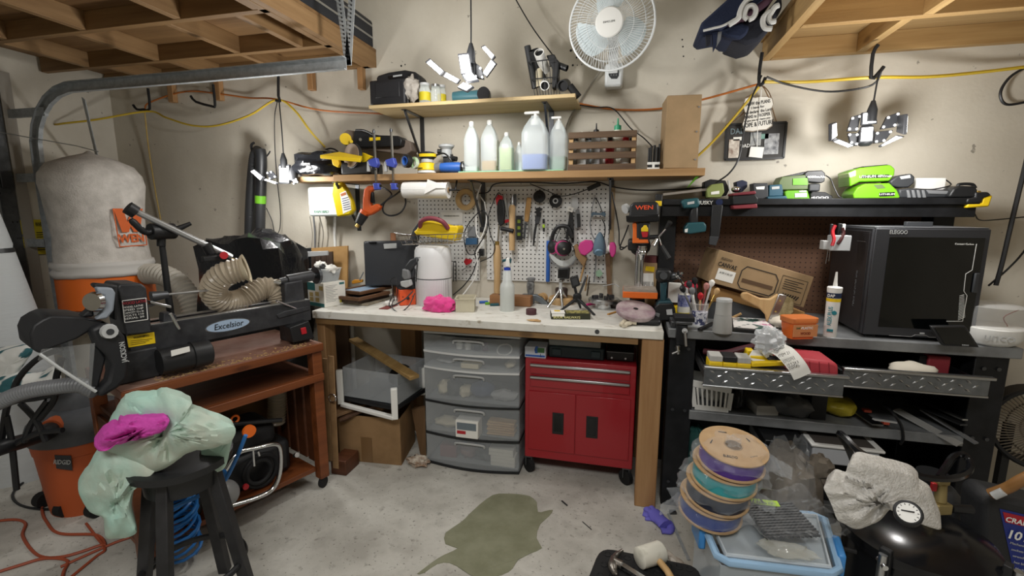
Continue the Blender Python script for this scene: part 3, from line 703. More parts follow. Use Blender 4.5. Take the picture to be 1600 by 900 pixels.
# ================================================================ long lower shelf
z2=SZ2+.0008
sx=thing('shelf','short narrow board beneath the black plastic bag at the shelf end','shelf',(PY(495,278,2.6).x,2.65,SZ2-.03))
part(sx,'board',g().bb((PY(452,278,2.58).x,2.56,SZ2-.03),(PY(519,276,2.5).x,YW-.001,SZ2)),SHW,.002)
BAGB=mat('black_film','17181b',.22,bump=.5,sc=18); 
def rumple_box(lo,hi,seed,amp,nb=8):
    lo,hi=V3(lo),V3(hi);c=(lo+hi)/2;h=(hi-lo)/2
    gg=G().ball(c,1,26,16)
    for i,p in enumerate(gg.v):
        d=p-c;m=max(abs(d.x),abs(d.y),abs(d.z));q=d/m;q=q.lerp(d,.45)
        k=1+amp*(noise.noise(q*2.1+V3((seed,0,0)))+.6*abs(noise.noise(q*4.7+V3((0,seed,0)))))
        p=V3((q.x*h.x*k,q.y*h.y*k,q.z*h.z*k))+c;p.z=max(p.z,lo.z);gg.v[i]=p
    return gg
a_,b_=PY(452,277,2.5),PY(530,236,2.5)
single('plastic_bag','black plastic bag lumped on the shelf end behind the hanging lamp','bag',rumple_box((a_.x,2.5,z2),(b_.x,2.72,b_.z+.01),5,.22),BAGB,ang=35)
# disc and belt sander
t=thing('bench_sander','black and yellow belt and disc bench sander on the shelf','sander',(PY(580,270,2.6).x,2.6,z2))
p1,p2=PY(543,216,2.62),PY(632,230,2.66);r_=.045
part(t,'belt',G().prism([p1+V3((-.0,0,.05)),p2+V3((0,0,.045)),p2+V3((.04,0,.03)),p2+V3((.045,0,-.02)),p2+V3((.01,0,-.045)),p1+V3((0,0,-.05)),p1+V3((-.045,0,-.03)),p1+V3((-.05,0,.02))],(0,.09,0)),mat('belt_grit','6d6157',.9),.006)
part(t,'belt_guard',ypoly(2.61,[(553,205),(556,202),(590,211),(622,212),(628,218),(626,228),(560,231),(550,222)],.1),BLK,.006)
part(t,'plate_badge',ypoly(2.608,[(577,215),(594,214),(594,219),(577,220)],.002),YEL)
part(t,'knob',g().cyl(PY(563,218,2.61),PY(563,218,2.59),.009),CHROME)
part(t,'latch_lever',pcord([(556,203,2.6),(570,204,2.6),(588,213,2.6)],.006),BLK)
part(t,'roller_cap',g().cyl(PY(540,217,2.61),PY(540,217,2.6),.034,n=20).cyl(PY(549,221,2.62),PY(549,221,2.6),.01),YEL)
dc_=PY(549,243,2.52);dx=V3((-.35,-1,.1)).normalized()
part(t,'sanding_disc',g().cyl(dc_,dc_+dx*.004,.068,n=32),mat('disc_grit','8a7a6c',.9));part(t,'disc_rim',g().cyl(dc_-dx*.018,dc_-dx*.001,.073,n=32),DSTEEL)
part(t,'work_table',G().prism([PY(500,242,2.42),PY(530,237,2.5),PY(566,244,2.5),PY(563,248,2.42)],(0,0,-.02)),YEL,.002)
part(t,'table_arm',ypoly(2.48,[(517,246),(528,246),(531,256),(528,262),(520,258)],.02),YEL,.003)
part(t,'side_cover',ypoly(2.56,[(566,238),(580,244),(570,254),(564,256)],.03),YEL,.003)
lo_=PY(532,268,2.52);part(t,'base',g().bb((lo_.x,2.52,z2),(PY(578,268,2.52).x,2.68,z2+.075)),BLK,.012)
part(t,'motor',g().cyl(PY(572,262,2.56),PY(588,262,2.62),.035),BLK)
part(t,'cable',pcord([(500,240,2.62),(515,232,2.6),(527,236,2.58),(530,245,2.58)],.005),BLK)
# trigger clamps gripping the shelf front
CLB=mat('clamp_blue','4250a8',.4)
for px,yt,yb,lb in((586,202,298,'blue trigger bar clamp on the shelf front, the shorter one beside the sander'),(613,200,300,'blue trigger bar clamp on the shelf front with the taller grey bar')):
    b=PY(px,272,2.455);t=thing('bar_clamp',lb,'clamp',V3((b.x,2.455,PY(px,yb-8,2.455).z)),group='trigger clamps on the lower shelf')
    part(t,'bar',G().bar(PY(px-2,yt,2.455),PY(px+2,285,2.455),.007,.016,(0,1,0)),STEEL)
    part(t,'end_stop',G().cyl(PY(px-2,yt+2,2.452),PY(px-2,yt+6,2.452),.008),DSTEEL)
    k=px-613
    part(t,'head',ypoly(2.435,[(601+k,250),(614+k,246),(617+k,256),(614+k,262),(604+k,259)],.035),CLB,.004)
    part(t,'grip',ypoly(2.44,[(600+k,252),(604+k,252),(603+k,268),(600+k,268)],.025),LGR,.003);part(t,'trigger',ypoly(2.44,[(606+k,258),(612+k,258),(613+k,266),(608+k,266)],.02),BLK,.002)
    part(t,'lower_jaw',ypoly(2.44,[(609+k,286),(618+k,286),(619+k,296),(611+k,297)],.03),CLB,.004);part(t,'jaw_pad',ypoly(2.45,[(617+k,287),(621+k,288),(620+k,293),(617+k,293)],.02),BLK,.002)
# spray can ends / tape coils lying by the sander
t=thing('tape_coil','black coil of tape on the shelf before the random orbit sander','tape',PY(640,262,2.55));t_c=PY(639,252,2.52)
part(t,'outer_roll',g().ring(t_c,(-.5,-1,0),.037,.025,.03),BLK,.002);part(t,'core',g().ring(t_c,(-.5,-1,0),.025,.02,.031),BLU)
single('tape_roll','green edged white roll on the shelf touching the black coil','tape',g().ring(PY(650,255,2.53),(-.6,-1,0),.033,.02,.02),mat('green_edge','6fa03a',.6,col2='dfe6df',sc=16),bev=.002)
# random orbit sander
t=thing('orbit_sander','yellow palm sander with a black grip standing on the lower shelf','sander',PY(668,270,2.5));sb=PY(668,268,2.53);sb.z=z2
part(t,'pad',G().lathe([(.05,0),(.056,.004),(.056,.014),(.05,.018)],sb,n=24),WHT)
part(t,'skirt',G().lathe([(.056,.019),(.056,.03),(.046,.055),(.03,.062)],sb,n=24),YEL)
part(t,'skirt_slot',g().bb(sb+V3((-.045,-.057,.026)),sb+V3((-.005,-.05,.03))),INK)
part(t,'neck',G().lathe([(.035,.062),(.034,.08)],sb,n=18),LGR);part(t,'grip',loft([(.078,.034,.03),(.09,.05,.033),(.105,.052,.034),(.118,.04,.028),(.122,.02,.015)],sb,e=2.6),BLK)
part(t,'grip_band',loft([(.092,.0505,.0345),(.108,.053,.0355)],sb+V3((.004,-.001,0)),e=2.6),YEL)
part(t,'dust_canister',G().cyl(sb+V3((.05,0,.03)),sb+V3((.09,0,.035)),.026,.03),GRY);part(t,'cable',G().sweep(crom([sb+V3((.05,0,.1)),sb+V3((.1,0,.11)),sb+V3((.14,-.01,.08)),sb+V3((.16,.0,.03))]),.005,6),BLK)
# trim router
t=thing('trim_router','grey and black plunge router standing behind the yellow sander','router',PY(700,268,2.6));rb=PY(702,268,2.62);rb.z=z2
part(t,'base',G().lathe([(.055,0),(.055,.012),(.02,.02)],rb,n=20),BLK);part(t,'column',g().bb(rb+V3((-.03,-.025,.02)),rb+V3((.02,.025,.12))),DGR,.008)
part(t,'motor',G().lathe([(.03,.1),(.03,.14),(.035,.145),(.045,.155),(.045,.165),(.03,.17)],rb+V3((-.01,-.01,0)),n=20),LGR);part(t,'knob',g().cyl(rb+V3((.03,-.02,.09)),rb+V3((.055,-.025,.085)),.014),BLK)
part(t,'knob',g().cyl(rb+V3((-.04,-.02,.13)),rb+V3((-.06,-.025,.13)),.013),BLK)
# blue die grinder lying down
t=thing('die_grinder','small blue and grey power tool lying beside the green mat','power tool',PY(712,262,2.5));a_=PY(697,258,2.5);b_=PY(716,257,2.52);a_.z=b_.z=z2+.03
part(t,'body',G().sweep([a_-V3((.03,0,0)),a_,b_,b_+V3((.02,0,0))],[.024,.027,.03,.026],14),BLU);part(t,'collar',g().cyl(b_+V3((.021,0,0)),b_+V3((.03,0,0)),.033),BLK)
part(t,'guard',G().torus(b_+V3((.035,0,0)),(1,0,.2),.028,.004),STEEL);part(t,'chuck',g().cyl(b_+V3((.03,0,0)),b_+V3((.075,0,-.012)),.02,.012),BLK)
# green mat under the jugs
single('foam_mat','pale green foam mat under the row of plastic jugs','mat',g().bb((PY(715,268,2.48).x,2.488,z2),(PY(880,266,2.48).x,2.72,z2+.006)),mat('mint_foam','a5d8b4',.8),bev=.002)
zm=z2+.0068
JUG=mat('milky_plastic','e3ecee',.3,alpha=.4)
def jug(lb,pxl,pxr,yt,yb,Yj,liq,lm,rz=0,pump=False,handle=True,labelm=None,lab=None,sh=.62):
    b=PY((pxl+pxr)/2,yb,Yj);b.z=zm;hx=(pxr-pxl)/2*mpp(b)*.97;H=PV(b,(pxl+pxr)/2,yt).z-zm;hy=hx*.8
    T=thing('plastic_jug',lb,'jug',b,rz,group='plastic jugs on the green mat')
    s0=[(0,hx*.94,hy*.94),(.01,hx,hy),(H*sh,hx,hy),(H*(sh+.12),hx*.8,hy*.8),(H*(sh+.24),hx*.45,hy*.5),(H*.9,hx*.3,hx*.3),(H*.92,hx*.3,hx*.3)]
    part(T,'bottle',loft(s0,b,rz,5,24),JUG)
    if liq:part(T,'liquid',loft([(.004,hx*.9,hy*.9),(H*sh*liq,hx*.95,hy*.95)],b,rz,5,24),lm)
    if not pump:part(T,'cap',G().lathe([(hx*.33,H*.9),(hx*.33,H*.985),(hx*.25,H)],b,n=16),WHT)
    else:
        part(T,'pump_collar',G().lathe([(hx*.36,H*.76),(hx*.36,H*.86),(hx*.16,H*.87),(hx*.12,H*.96)],b,n=16),WHT)
        part(T,'pump_spout',g().bb(b+V3((-hx*.85,-.01,H*.955)),b+V3((hx*.3,.01,H))),WHT,.004)
    if handle:part(T,'handle',G().sweep(crom([b+V3((hx*.25,-hy*.1,H*.86)),b+V3((hx*.62,-hy*.35,H*.76)),b+V3((hx*.8,-hy*.3,H*.6))]),hx*.13,8),JUG)
    if labelm:part(T,'paper_label',g().bb(b+V3((hx,-hy*.8,H*.1)),b+V3((hx*1.02,hy*.8,H*.6))),labelm)
    return T
CLQ,YLQ,GLQ,BLQ,TLQ=[mat('liquid',c,.3,alpha=.9)for c in('dfe6df','c9a032','b5cf6a','6c8fe0','86a890')]
jug('tall clear jug at the start of the jug row, nearly empty',726,749,190,267,2.53,.16,CLQ)
jug('tall clear jug holding an amber liquid, second in the row',752,779,188,267,2.53,.32,YLQ,labelm=PAPER)
jug('short jug of pale green liquid between the amber and blue jugs',780,803,207,266,2.52,.98,GLQ,sh=.6)
jug('small white capped bottle half hidden behind the blue jug',804,818,222,266,2.58,.5,CLQ,handle=False)
jug('large pump jug with blue liquid in its bottom',815,857,174,266,2.52,.42,BLQ,pump=True,labelm=None)
jug('pump jug with grey green liquid beside the wooden crate',858,886,182,266,2.55,.4,TLQ,pump=True)
# slatted crate
CRW=wood('crate_wood','6b543d','4c3827',0,sc=14)
t=thing('slatted_crate','brown slatted wooden crate of bottles on the lower shelf','crate',(PY(940,265,2.5).x,2.56,z2))
x0_,x1_=PY(887,265,2.5).x,PY(993,265,2.5).x
zc=[PY(940,y,2.5).z for y in(265,256,248,237.5,232,221,215,205)];zc[0]=z2
for i in range(4):
    part(t,'slat',g().bb((x0_,2.5,zc[2*i]+.0005),(x1_,2.512,zc[2*i+1])),CRW,.002);part(t,'slat',g().bb((x0_,2.66,zc[2*i]+.0005),(x1_,2.672,zc[2*i+1])),CRW,.002)
for x in(x0_+.004,x1_-.024):
    for y in(2.512,2.64):part(t,'corner_post',g().bb((x,y,z2+.001),(x+.02,y+.02,zc[7]-.01)),TAN,.001)
for x in(x0_,x1_-.01):part(t,'end_panel',g().bb((x,2.53,z2+.001),(x+.01,2.645,zc[7]-.002)),mat('crate_end','7a6248',.8))
for i,(px,w_,ty,m_,cm)in enumerate(((898,6,207,WHT,BLK),(908,8,206,WHT,WHT),(919,8,206,mat('bottle_grey','b7bcc0',.4),BLK),(930,7,193,LGR,BLK),(942,8,206,WHT,WHT),(952,6,207,RED,BLK),(963,9,185,mat('glue_white','e4e2d4',.4),mat('glue_green','2f9a72',.4)),(976,8,207,WHT,RED),(985,5,208,mat('bottle_amber','9a5a2a',.4),BLK))):
    b=PY(px,262,2.57 if i%2 else 2.6);b.z=z2+.001;r_=w_*mpp(b);H=PV(b,px,ty).z-z2
    T=thing('bottle',['small white bottle in the crate by the corner post','white round bottle glimpsed between crate slats','grey bottle low in the crate behind the slats','dark capped grey bottle rising above the crate','white jar low in the crate between its slats','red bottle with black cap inside the crate','white glue bottle with a green cap rising above the crate','white bottle with red lid low in the crate','amber bottle in the crate beside the black tubes'][i],'bottle',b,group='bottles in the wooden crate')
    part(T,'body',G().lathe([(r_*.9,0),(r_,.005),(r_,H*.68),(r_*.6,H*.78)],b,n=14),m_);part(T,'cap',G().lathe([(r_*.62,H*.76),(r_*.6,H*.86),(r_*.2,H*.88),(r_*.12,H)],b,n=14),cm)
# tubes in a holder
t=thing('tube_set','bundle of black rods in a white gridded stand beside the box','rod set',(PY(1021,264,2.51).x,2.53,z2))
a_,b_=PY(1011,266,2.5),PY(1031,253,2.5)
part(t,'stand',g().bb((a_.x,2.5,z2),(b_.x,2.57,z2+.008)).bb((a_.x,2.5,z2+.022),(b_.x,2.57,z2+.028)).bb((a_.x,2.5,b_.z-.006),(b_.x,2.57,b_.z)).bb(((a_.x+b_.x)/2-.006,2.498,z2),((a_.x+b_.x)/2+.006,2.5,b_.z)),WHT)
part(t,'backing',g().bb((a_.x+.004,2.505,z2+.008),(b_.x-.004,2.565,b_.z-.006)),BLK)
for px,yt in((1014,231),(1017,229),(1022,227),(1026,230),(1030,225)):
    p=PY(px,252,2.53);part(t,'rod',g().cyl(V3((p.x,2.53+.01*(px%3),b_.z)),PY(px+1,yt,2.53+.01*(px%3)),.006),BLK)
# cardboard box
t=thing('cardboard_box','tall plain cardboard box standing at the shelf end under the cords','box',(PY(1063,265,2.5).x,2.58,z2))
fr=Frame((PY(1037,265,2.49).x,2.49,z2),R(4));wd=PY(1090,265,2.5).x-PY(1037,265,2.49).x;hz=PY(1060,149,2.5).z-z2
part(t,'carton',g().box((wd/2,.09,hz/2),(wd,.18,hz)).xf(fr.m),CARD,.003);part(t,'flap',g().box((wd/2,-.0012,hz/2),(wd-.004,.002,hz-.006)).xf(fr.m),CARD)
for x,z in((wd-.012,hz*.83),(wd-.016,hz*.5),(wd-.014,hz*.12)):part(t,'peg',g().cyl(fr.m@V3((x,-.002,z)),fr.m@V3((x,-.006,z)),.004),GRY)
single('green_strap','lime green strap end drooping under the shelf end','strap',G().sheet(lambda u,v:PY(1090-16*u+6*v*(1-u),271+22*u+1*v,2.52+.02*u),6,2,.002),GRN)
# ================================================================ pegboards and hung tools
PEG=dots('white_pegboard','d9d9d6','23211e',.0254,.0042,rough=.45)
YP=YW-.012
def pegboard(label,x0,y0,x1,y1):
    a,b=PY(x0,y0,YP),PY(x1,y1,YP);gg=g().bb((a.x,YP,b.z),(b.x,YP+.005,a.z))
    T=thing('pegboard',label,'pegboard',((a.x+b.x)/2,YP,b.z));part(T,'board',gg,PEG,ang=0)
    part(T,'batten',g().bb((a.x+.01,YP+.0055,b.z+.01),(a.x+.03,YW-.001,a.z-.01)),TAN);part(T,'batten',g().bb((b.x-.03,YP+.0055,b.z+.01),(b.x-.01,YW-.001,a.z-.01)),TAN)
    return T
pegboard('wide white pegboard hung with hand tools and ear muffs',760,292,948,444)
pegboard('narrow white pegboard behind the cords and air purifier',652,296,750,439)
struct('trim_1',g().bb((PY(955,300,YP).x,YP+.002,BZ+.01),(PY(955,300,YP).x+.022,YW-.001,1.57)),mat('strip_wood','9a8566',.7))
YT=2.73
def tool(name,lb,cat,pts,t=.012,m=STEEL,Yt=YT,bev=.002,group=None,pn=None):
    T=thing(name,lb,cat,(PY(*pts[0],Yt).x,Yt,min(PY(a,b,Yt).z for a,b in pts)),group=group)
    part(T,pn or 'body',ypoly(Yt,pts,t),m,bev);return T
def add(T,pn,pts,m,t=.012,Yt=YT,bev=.002,par=None):return part(par or T,pn,ypoly(Yt,pts,t),m,bev)
def rod(T,pn,a,b,r1,r2,m,Ya=YT,Yb=YT,n=12):
    p,q=PY(*a,Ya),PY(*b,Yb);return part(T,pn,g().cyl(p,q,r1*mpp(p),r2*mpp(q),n),m)
t=thing('masking_tape','tan masking tape roll hung above the white card','tape',PY(729,328,YT));c=PY(729,312,YT+.005)
part(t,'roll',g().ring(c,(0,-1,0),16.5*mpp(c),9.5*mpp(c),.024,32),mat('tape_tan','b4976a',.55),.002);part(t,'core',g().ring(c,(0,-1,0),9.4*mpp(c),8.2*mpp(c),.022,32),CARD)
t=tool('hand_drill','black gripped tool with red top and side handle on the pegboard','hand tool',[(777,316),(780,311),(786,312),(788,330),(787,350),(781,354),(777,346),(776,330)],.03,BLK,YT-.02,.006,pn='grip')
add(t,'red_top',[(774,310),(778,304),(784,306),(785,318),(780,312),(776,321)],RED,.025,YT-.015);rod(t,'side_handle',(783,357),(802,361),3.2,3.4,BLK,YT-.02,YT-.03);rod(t,'shaft',(780,352),(778,379),1.8,1.8,CHROME,YT-.01,YT-.01)
TURN=wood('handle_wood','d2b48a','bf9c6c',2)
t=thing('turning_gouge','long pale wooden handled tool standing by the pegboard edge','chisel',PY(778,466,YT-.01));c=PY(777,464,YT-.012)
part(t,'handle',turned(c,[(4,464),(5.5,455),(5,430),(6,405),(5.6,392),(4,383)],14),TURN);part(t,'ferrule',turned(c,[(3.6,383.2),(3.6,377)],12),BRASS)
t=thing('mallet','slim pale wooden handle with a steel tip hung second from the drill','hand tool',PY(800,392,YT));c=PY(800,391,YT-.008)
part(t,'handle',turned(c,[(4.5,391),(5,360),(4.6,340),(5.2,324),(3.2,320)],14),TURN);part(t,'steel_tip',turned(c,[(2.2,320),(1.8,308),(1.2,303)],10),STEEL)
t=tool('wrench','chrome adjustable wrench with red grip between drill and mallet','wrench',[(787,302),(791,303),(791,310),(793,325),(796,342),(793,345),(790,328),(787,312)],.006,STEEL,pn='shank');add(t,'grip',[(788,344),(797,341),(797,346),(789,349)],RED,.01)
t=tool('spade_bit','dark oval tool head hung above the mallet tip','hand tool',[(802,304),(806,303),(807,312),(806,322),(803,320)],.01,DSTEEL,pn='head')
t=tool('torpedo_level','black torpedo level with green vials on the pegboard','level',[(806,337),(815.5,337),(815.5,375),(806.5,375)],.018,BLK,YT-.01,.002,pn='frame')
for y in(346,356,366):add(t,'vial',[(808.5,y-2.5),(813,y-2.5),(813,y+2.5),(808.5,y+2.5)],mat('vial_green','6f7f2c',.3),.003,YT-.012,0)
t=tool('wood_file','wooden handled file hung blade down beside the level','file',[(823,308),(830,309),(828,328),(825,347),(819,346),(820,328)],.02,mat('worn_wood','a8824e',.6),YT-.015,.005,pn='handle');add(t,'blade',[(819.5,347),(823,348),(820.5,374),(817.5,373)],DSTEEL,.004)
t=tool('needle_pliers','slim silver pliers hung between the file and the caliper','pliers',[(826,330),(828,329),(830,340),(829,352),(832,374),(829,374),(827,356),(826,374),(824.5,372),(826,350)],.01,STEEL)
t=tool('caliper','black dial caliper hung jaws up on the pegboard','caliper',[(835,326),(842,324),(848,326),(846,329),(843,330),(846,333),(843,346),(839,352),(834,384),(832,385),(834,360),(837,345),(838,334),(834,332),(838,329)],.008,BLK);add(t,'slider',[(836,338),(844,339),(842,350),(836,349)],DGR,.014,YT-.006)
for px,py,r_,lb,hubm in((842.5,307,9.6,'black sanding disc hung at the pegboard top',BLK),(868,314,10.2,'black flanged disc with pale hub on the pegboard',LGR)):
    c=PY(px,py,YT);k=mpp(c);t=thing('backing_disc',lb,'disc',c-V3((0,0,r_*k)));part(t,'disc',g().lathe([(r_*k*.3,-.004),(r_*k,0),(r_*k,.008),(r_*k*.85,.011)],c+V3((0,.01,0)),(0,-1,0),28),BLK);part(t,'hub',g().ring(c+V3((0,-.001,0)),(0,-1,0),r_*k*.42,r_*k*.25,.004),hubm);part(t,'bore',g().cyl(c+V3((0,-.001,0)),c+V3((0,-.0015,0)),r_*k*.22),INK)
t=tool('mini_screwdriver','stubby black and green screwdriver hung below the discs','screwdriver',[(847.5,342),(851,342),(851,351),(847.5,351)],.012,BLK,YT-.006,pn='handle');add(t,'band',[(847.3,350.5),(851.3,350.5),(851,356),(847.5,356)],mat('lime_band','9fc037',.4),.012,YT-.0062);add(t,'tip',[(848,356),(851,356),(851,362),(848,362)],BLK)
single('peg_hook','long wire peg hook beneath the discs','hook',pcord([(842,350,YP),(842,350,2.73),(860,349.5,2.72),(874,349,2.71),(874,343,2.71)],.0018,6,2),STEEL)
t=thing('blue_tube','slim blue tube with a clear tip hung by the ear muffs','tube',PY(856,441,YT));c=PY(856,440,YT-.006)
part(t,'tube',turned(c,[(3,440),(3.2,439),(3.2,377),(3,376)],12),BLU);part(t,'clear_tip',turned(c,[(2.4,376),(2.4,369)],12),LGR);part(t,'pin',turned(c,[(1,443),(1,440)],8),CHROME)
t=tool('tin_snips','black handled snips in torn packaging at the pegboard top','snips',[(890,330),(895,332),(896,350),(897,378),(893,380),(891,352),(887,376),(883,372),(888,345)],.012,BLK,pn='handles')
add(t,'blades',[(893,307),(902,307),(904,322),(899,332),(893,330)],LGR,.004);t2=add(t,'package_card',[(888,322),(897,325),(894,332),(886,329)],PAPER,.001,YT-.006,0)
text(t,'l|||l||',INK,PY(891,327,YT-.0068),(1,0,-.25),(0,0,1),.006,'barcode')
t=tool('utility_knife','grey and black folding knife hung right of the snips','knife',[(899,328),(905,327),(907,355),(899,357),(897,345)],.014,GRY,pn='handle');add(t,'grip',[(901,334),(906,334),(907,354),(902,356)],BLK,.016,YT-.004)
# ear muffs
t=thing('ear_muffs','pink and black ear muffs hung on the pegboard','ear muffs',PY(876,405,YT-.04));PMF=mat('muff_pink','c2447f',.5)
part(t,'headband',G().sweep(crom([PY(863,392,YT-.02),PY(863,370,YT-.015),PY(870,356,YT-.01),PY(880,353,YT-.01),PY(889,357,YT-.012),PY(894,372,YT-.018)]),[.012]*31,8),BLK)
c=PY(878.5,388,YT-.05);q=1.42
def cs(l):return[(r*q,h*q)for r,h in l]
part(t,'cushion',G().lathe(cs([(.022,.025),(.034,.018),(.034,0),(.026,-.004)]),c+V3((0,.03,0)),(.25,-1,.1),24),BLK);part(t,'cup_rim',G().lathe(cs([(.028,0),(.031,.004),(.031,.01),(.028,.013)]),c,(.25,-1,.1),28),PMF)
part(t,'cup',G().lathe(cs([(.028,.01),(.027,.02),(.016,.026),(.004,.027)]),c+V3((.006,0,0)),(.25,-1,.1),28),BLK);part(t,'badge',g().cyl(c+V3((.015,-.038,0)),c+V3((.0155,-.041,0)),.006),CHROME)
c2=PY(867,386,YT-.015);part(t,'cup',G().lathe(cs([(.022,0),(.027,.006),(.026,.018),(.016,.024)]),c2,(-.7,-1,.1),24),BLK);part(t,'cup_rim',G().torus(c2+V3((-.01,-.018,0)),(-.7,-1,.1),.036,.004),PMF)
part(t,'hanging_strap',pcord([(877,353,YT-.01),(869,372,YT-.05),(867,378,YT-.05)],.0025),BLK);part(t,'hanging_strap',pcord([(880,353,YT-.01),(888,373,YT-.07),(895,386,YT-.07),(900,400,YT-.05)],.0025),BLK)
t=thing('visor_bracket','clear and grey curved visor bracket below the ear muffs','visor',PY(880,420,YT-.03)); 
part(t,'arc',G().sheet(lambda u,v:PY(859+41*u,398+18*math.sin(PI*(.08+.84*u))-4*(1-v)*2.2+(2*u-.9),YT-.05+.03*abs(2*u-1)),16,2,.002),film('clear_arc','dfe3e2',.6,.15));part(t,'rim',pcord([(858,398,YT-.03),(863,410,YT-.05),(878,418.5,YT-.06),(892,414,YT-.05),(901,402,YT-.03)],.003),GRY)
# respirator
RG=mat('respirator_grey','5d7384',.6);HP=mat('hot_pink','c83a86',.55)
t=thing('respirator','grey half mask respirator with pink filters hung by straps','respirator',PY(938,400,YT-.05))
c=PY(937,381,YT-.06);k=mpp(c)
part(t,'face_piece',loft([(-17*k,8*k,.02),(-14*k,10*k,.032),(-4*k,10*k,.036),(6*k,8*k,.032),(14*k,4.5*k,.02),(18*k,1.5*k,.008)],c,0,2.6),RG)
part(t,'valve',g().cyl(c+V3((0,-.03,-.045)),c+V3((0,-.036,-.05)),7*k,6*k),mat('valve_blue','6d8fa8',.4))
for pts,d in(([(903,388),(906,379),(914,375),(925,376),(928,384),(925,392),(914,400),(907,397)],.035),([(953,379),(960,379),(963,386),(962,396),(958,403),(954,400),(952,390)],.05)):
    f=part(t,'filter',ypoly(YT-.075,pts,d),HP,.006)
part(t,'filter_collar',g().cyl(PY(927,385,YT-.05),PY(931,386,YT-.05),.018),BLK);part(t,'filter_collar',g().cyl(PY(948,388,YT-.05),PY(954,389,YT-.05),.02),WHT)
part(t,'crown_strap',ypoly(YT-.02,[(923,334),(926,331),(938,333),(943,330),(947,334),(945,339),(939,336),(927,336),(925,340)],.01),RG,.003)
part(t,'strap',pcord([(924,338,YT-.02),(922,350,YT-.02),(925,366,YT-.03),(930,376,YT-.04)],.0035),GRY);part(t,'strap',pcord([(941,343,YT-.02),(945,352,YT-.02),(945,366,YT-.03),(943,374,YT-.04)],.0035),BLK)
part(t,'strap',pcord([(929,309,YT),(926,322,YT-.01),(924,333,YT-.02)],.003),GRY);part(t,'strap',pcord([(930,309,YT),(936,318,YT-.01),(941,332,YT-.02)],.003),BLK);part(t,'strap',pcord([(931,385,YT-.05),(931,410,YT-.02),(928,440,YT-.01)],.004),GRY)
t=tool('wood_mallet','tilted brown wooden mallet head below the pink filter','mallet',[(896,384),(901,381),(917,405),(912,418),(899,400)],.05,mat('mallet_wood','8d6f4c',.7),YT-.06,.004,pn='head');part(t,'shaft',g().cyl(PY(914,410,YT-.03),PY(906,440,YT-.01),.006),TAN)
single('wood_stake','narrow brown wooden stake leaning at the pegboard edge','stake',G().bar(PY(949,396,YT-.02),PY(953,464,YT-.04),.025,.015,(0,1,0)),mat('stake_wood','6b5139',.7))
single('peg_hook','small bent wire hook at the pegboard top above the respirator','hook',pcord([(930,306,YP),(930,306,2.735),(929,311,2.73)],.002,6,2),STEEL)
# cords and outlet on the narrow board
t=thing('price_card','white printed card on the narrow pegboard','card',PY(706,350,YP-.004));part(t,'card',ypoly(YP-.003,[(689,332),(722.5,332),(722.5,350),(692,350)],.001),PAPER,ang=0);text(t,'MULTI-ABRASIVE WHEELS PACK',INK,PY(705.5,337.5,YP-.0035),(1,0,0),(0,0,1),.006,width=.1)
t=tool('blue_box','small blue box hung under the white card','box',[(727,372),(745,372),(745,382),(727,383)],.03,mat('slate_blue','33597c',.5),YT-.02,pn='box')
single('blister_pack','grey blister pack hung above the blue box','pack',ypoly(YT,[(730,354),(743,354),(743,370),(730,370)],.01),GRY,bev=.003)
t=tool('spring_clip','red handled spring clip on the narrow pegboard','clip',[(724,409),(727,404),(737,406),(736,411),(728,415)],.02,RED,YT-.02,.003,pn='jaw');part(t,'rods',pcord([(722,422,YT),(730,417,YT-.02),(737,410,YT-.02)],.003),STEEL)
for i,px in enumerate((708,712)):single('hex_key','dark steel hex key hung below the purifier top' if i else 'steel hex key hung nearest the air purifier','hex key',pcord([(px-4,410,YT),(px,408,YT),(px+.5,418,YT),(px+.5,440,YT)],.0028,6,2),DSTEEL)
t=thing('wall_outlet','white electrical outlet box with a black plug in it','outlet',PY(752,405,YW));part(t,'cover',PB(g(),YW-.05,747,374,757,402,.048),WHT,.003);part(t,'plug',PB(g(),YW-.08,748,389,755,400,.03),BLK,.004)
part(t,'plug',PB(g(),YW-.08,749,355,756,363,.03),BLK,.004)
for lb,pts,r_,m in(('black looped cord hanging beside the masking tape',[(753,392,2.7),(735,398,2.69),(727,385,2.69),(726,362,2.69),(740,340,2.69),(754,329,2.68),(762,340,2.68),(760,362,2.68),(750,380,2.68),(742,394,2.68),(744,405,2.68)],.0035,BLK),
    ('black cord arcing from the red topped tool to the outlet',[(783,304,2.7),(778,302,2.7),(770,318,2.69),(763,340,2.69),(766,365,2.69),(773,385,2.69),(768,400,2.69),(750,409,2.69)],.003,BLK),
    ('thick white cord looped over the narrow pegboard',[(752,288,2.7),(745,310,2.69),(744,345,2.69),(745,366,2.68),(752,371,2.68),(760,345,2.69),(757,315,2.69)],.0035,WHT),
    ('white cord running from the outlet down to the bench',[(752,384,2.69),(745,395,2.68),(746,412,2.68),(743,432,2.67),(730,452,2.65),(722,462,2.62)],.004,WHT),
    ('black cord running from the outlet to behind the purifier',[(752,396,2.69),(744,412,2.69),(738,428,2.68),(725,446,2.65),(708,461,2.6)],.0035,BLK),
    ('grey cord hanging beside the shelf bracket',[(720,294,2.72),(735,293,2.71),(748,304,2.7),(756,315,2.7)],.004,GCORD),
    ('black cable strung along the shelf underside',[(640,300,2.72),(700,296,2.73),(757,302,2.72),(775,287,2.72),(830,285,2.73),(880,287,2.73),(930,284,2.72),(958,292,2.73),(1000,297,2.73),(1060,296,2.7),(1105,292,2.66)],.004,BLK),
    ('second black cable sagging under the shelf to the plug adaptor',[(828,287,2.71),(850,296,2.71),(875,306,2.71),(897,303,2.7),(920,295,2.7)],.003,BLK)):
    wcord(lb,pts,r_,m,'power_cord')
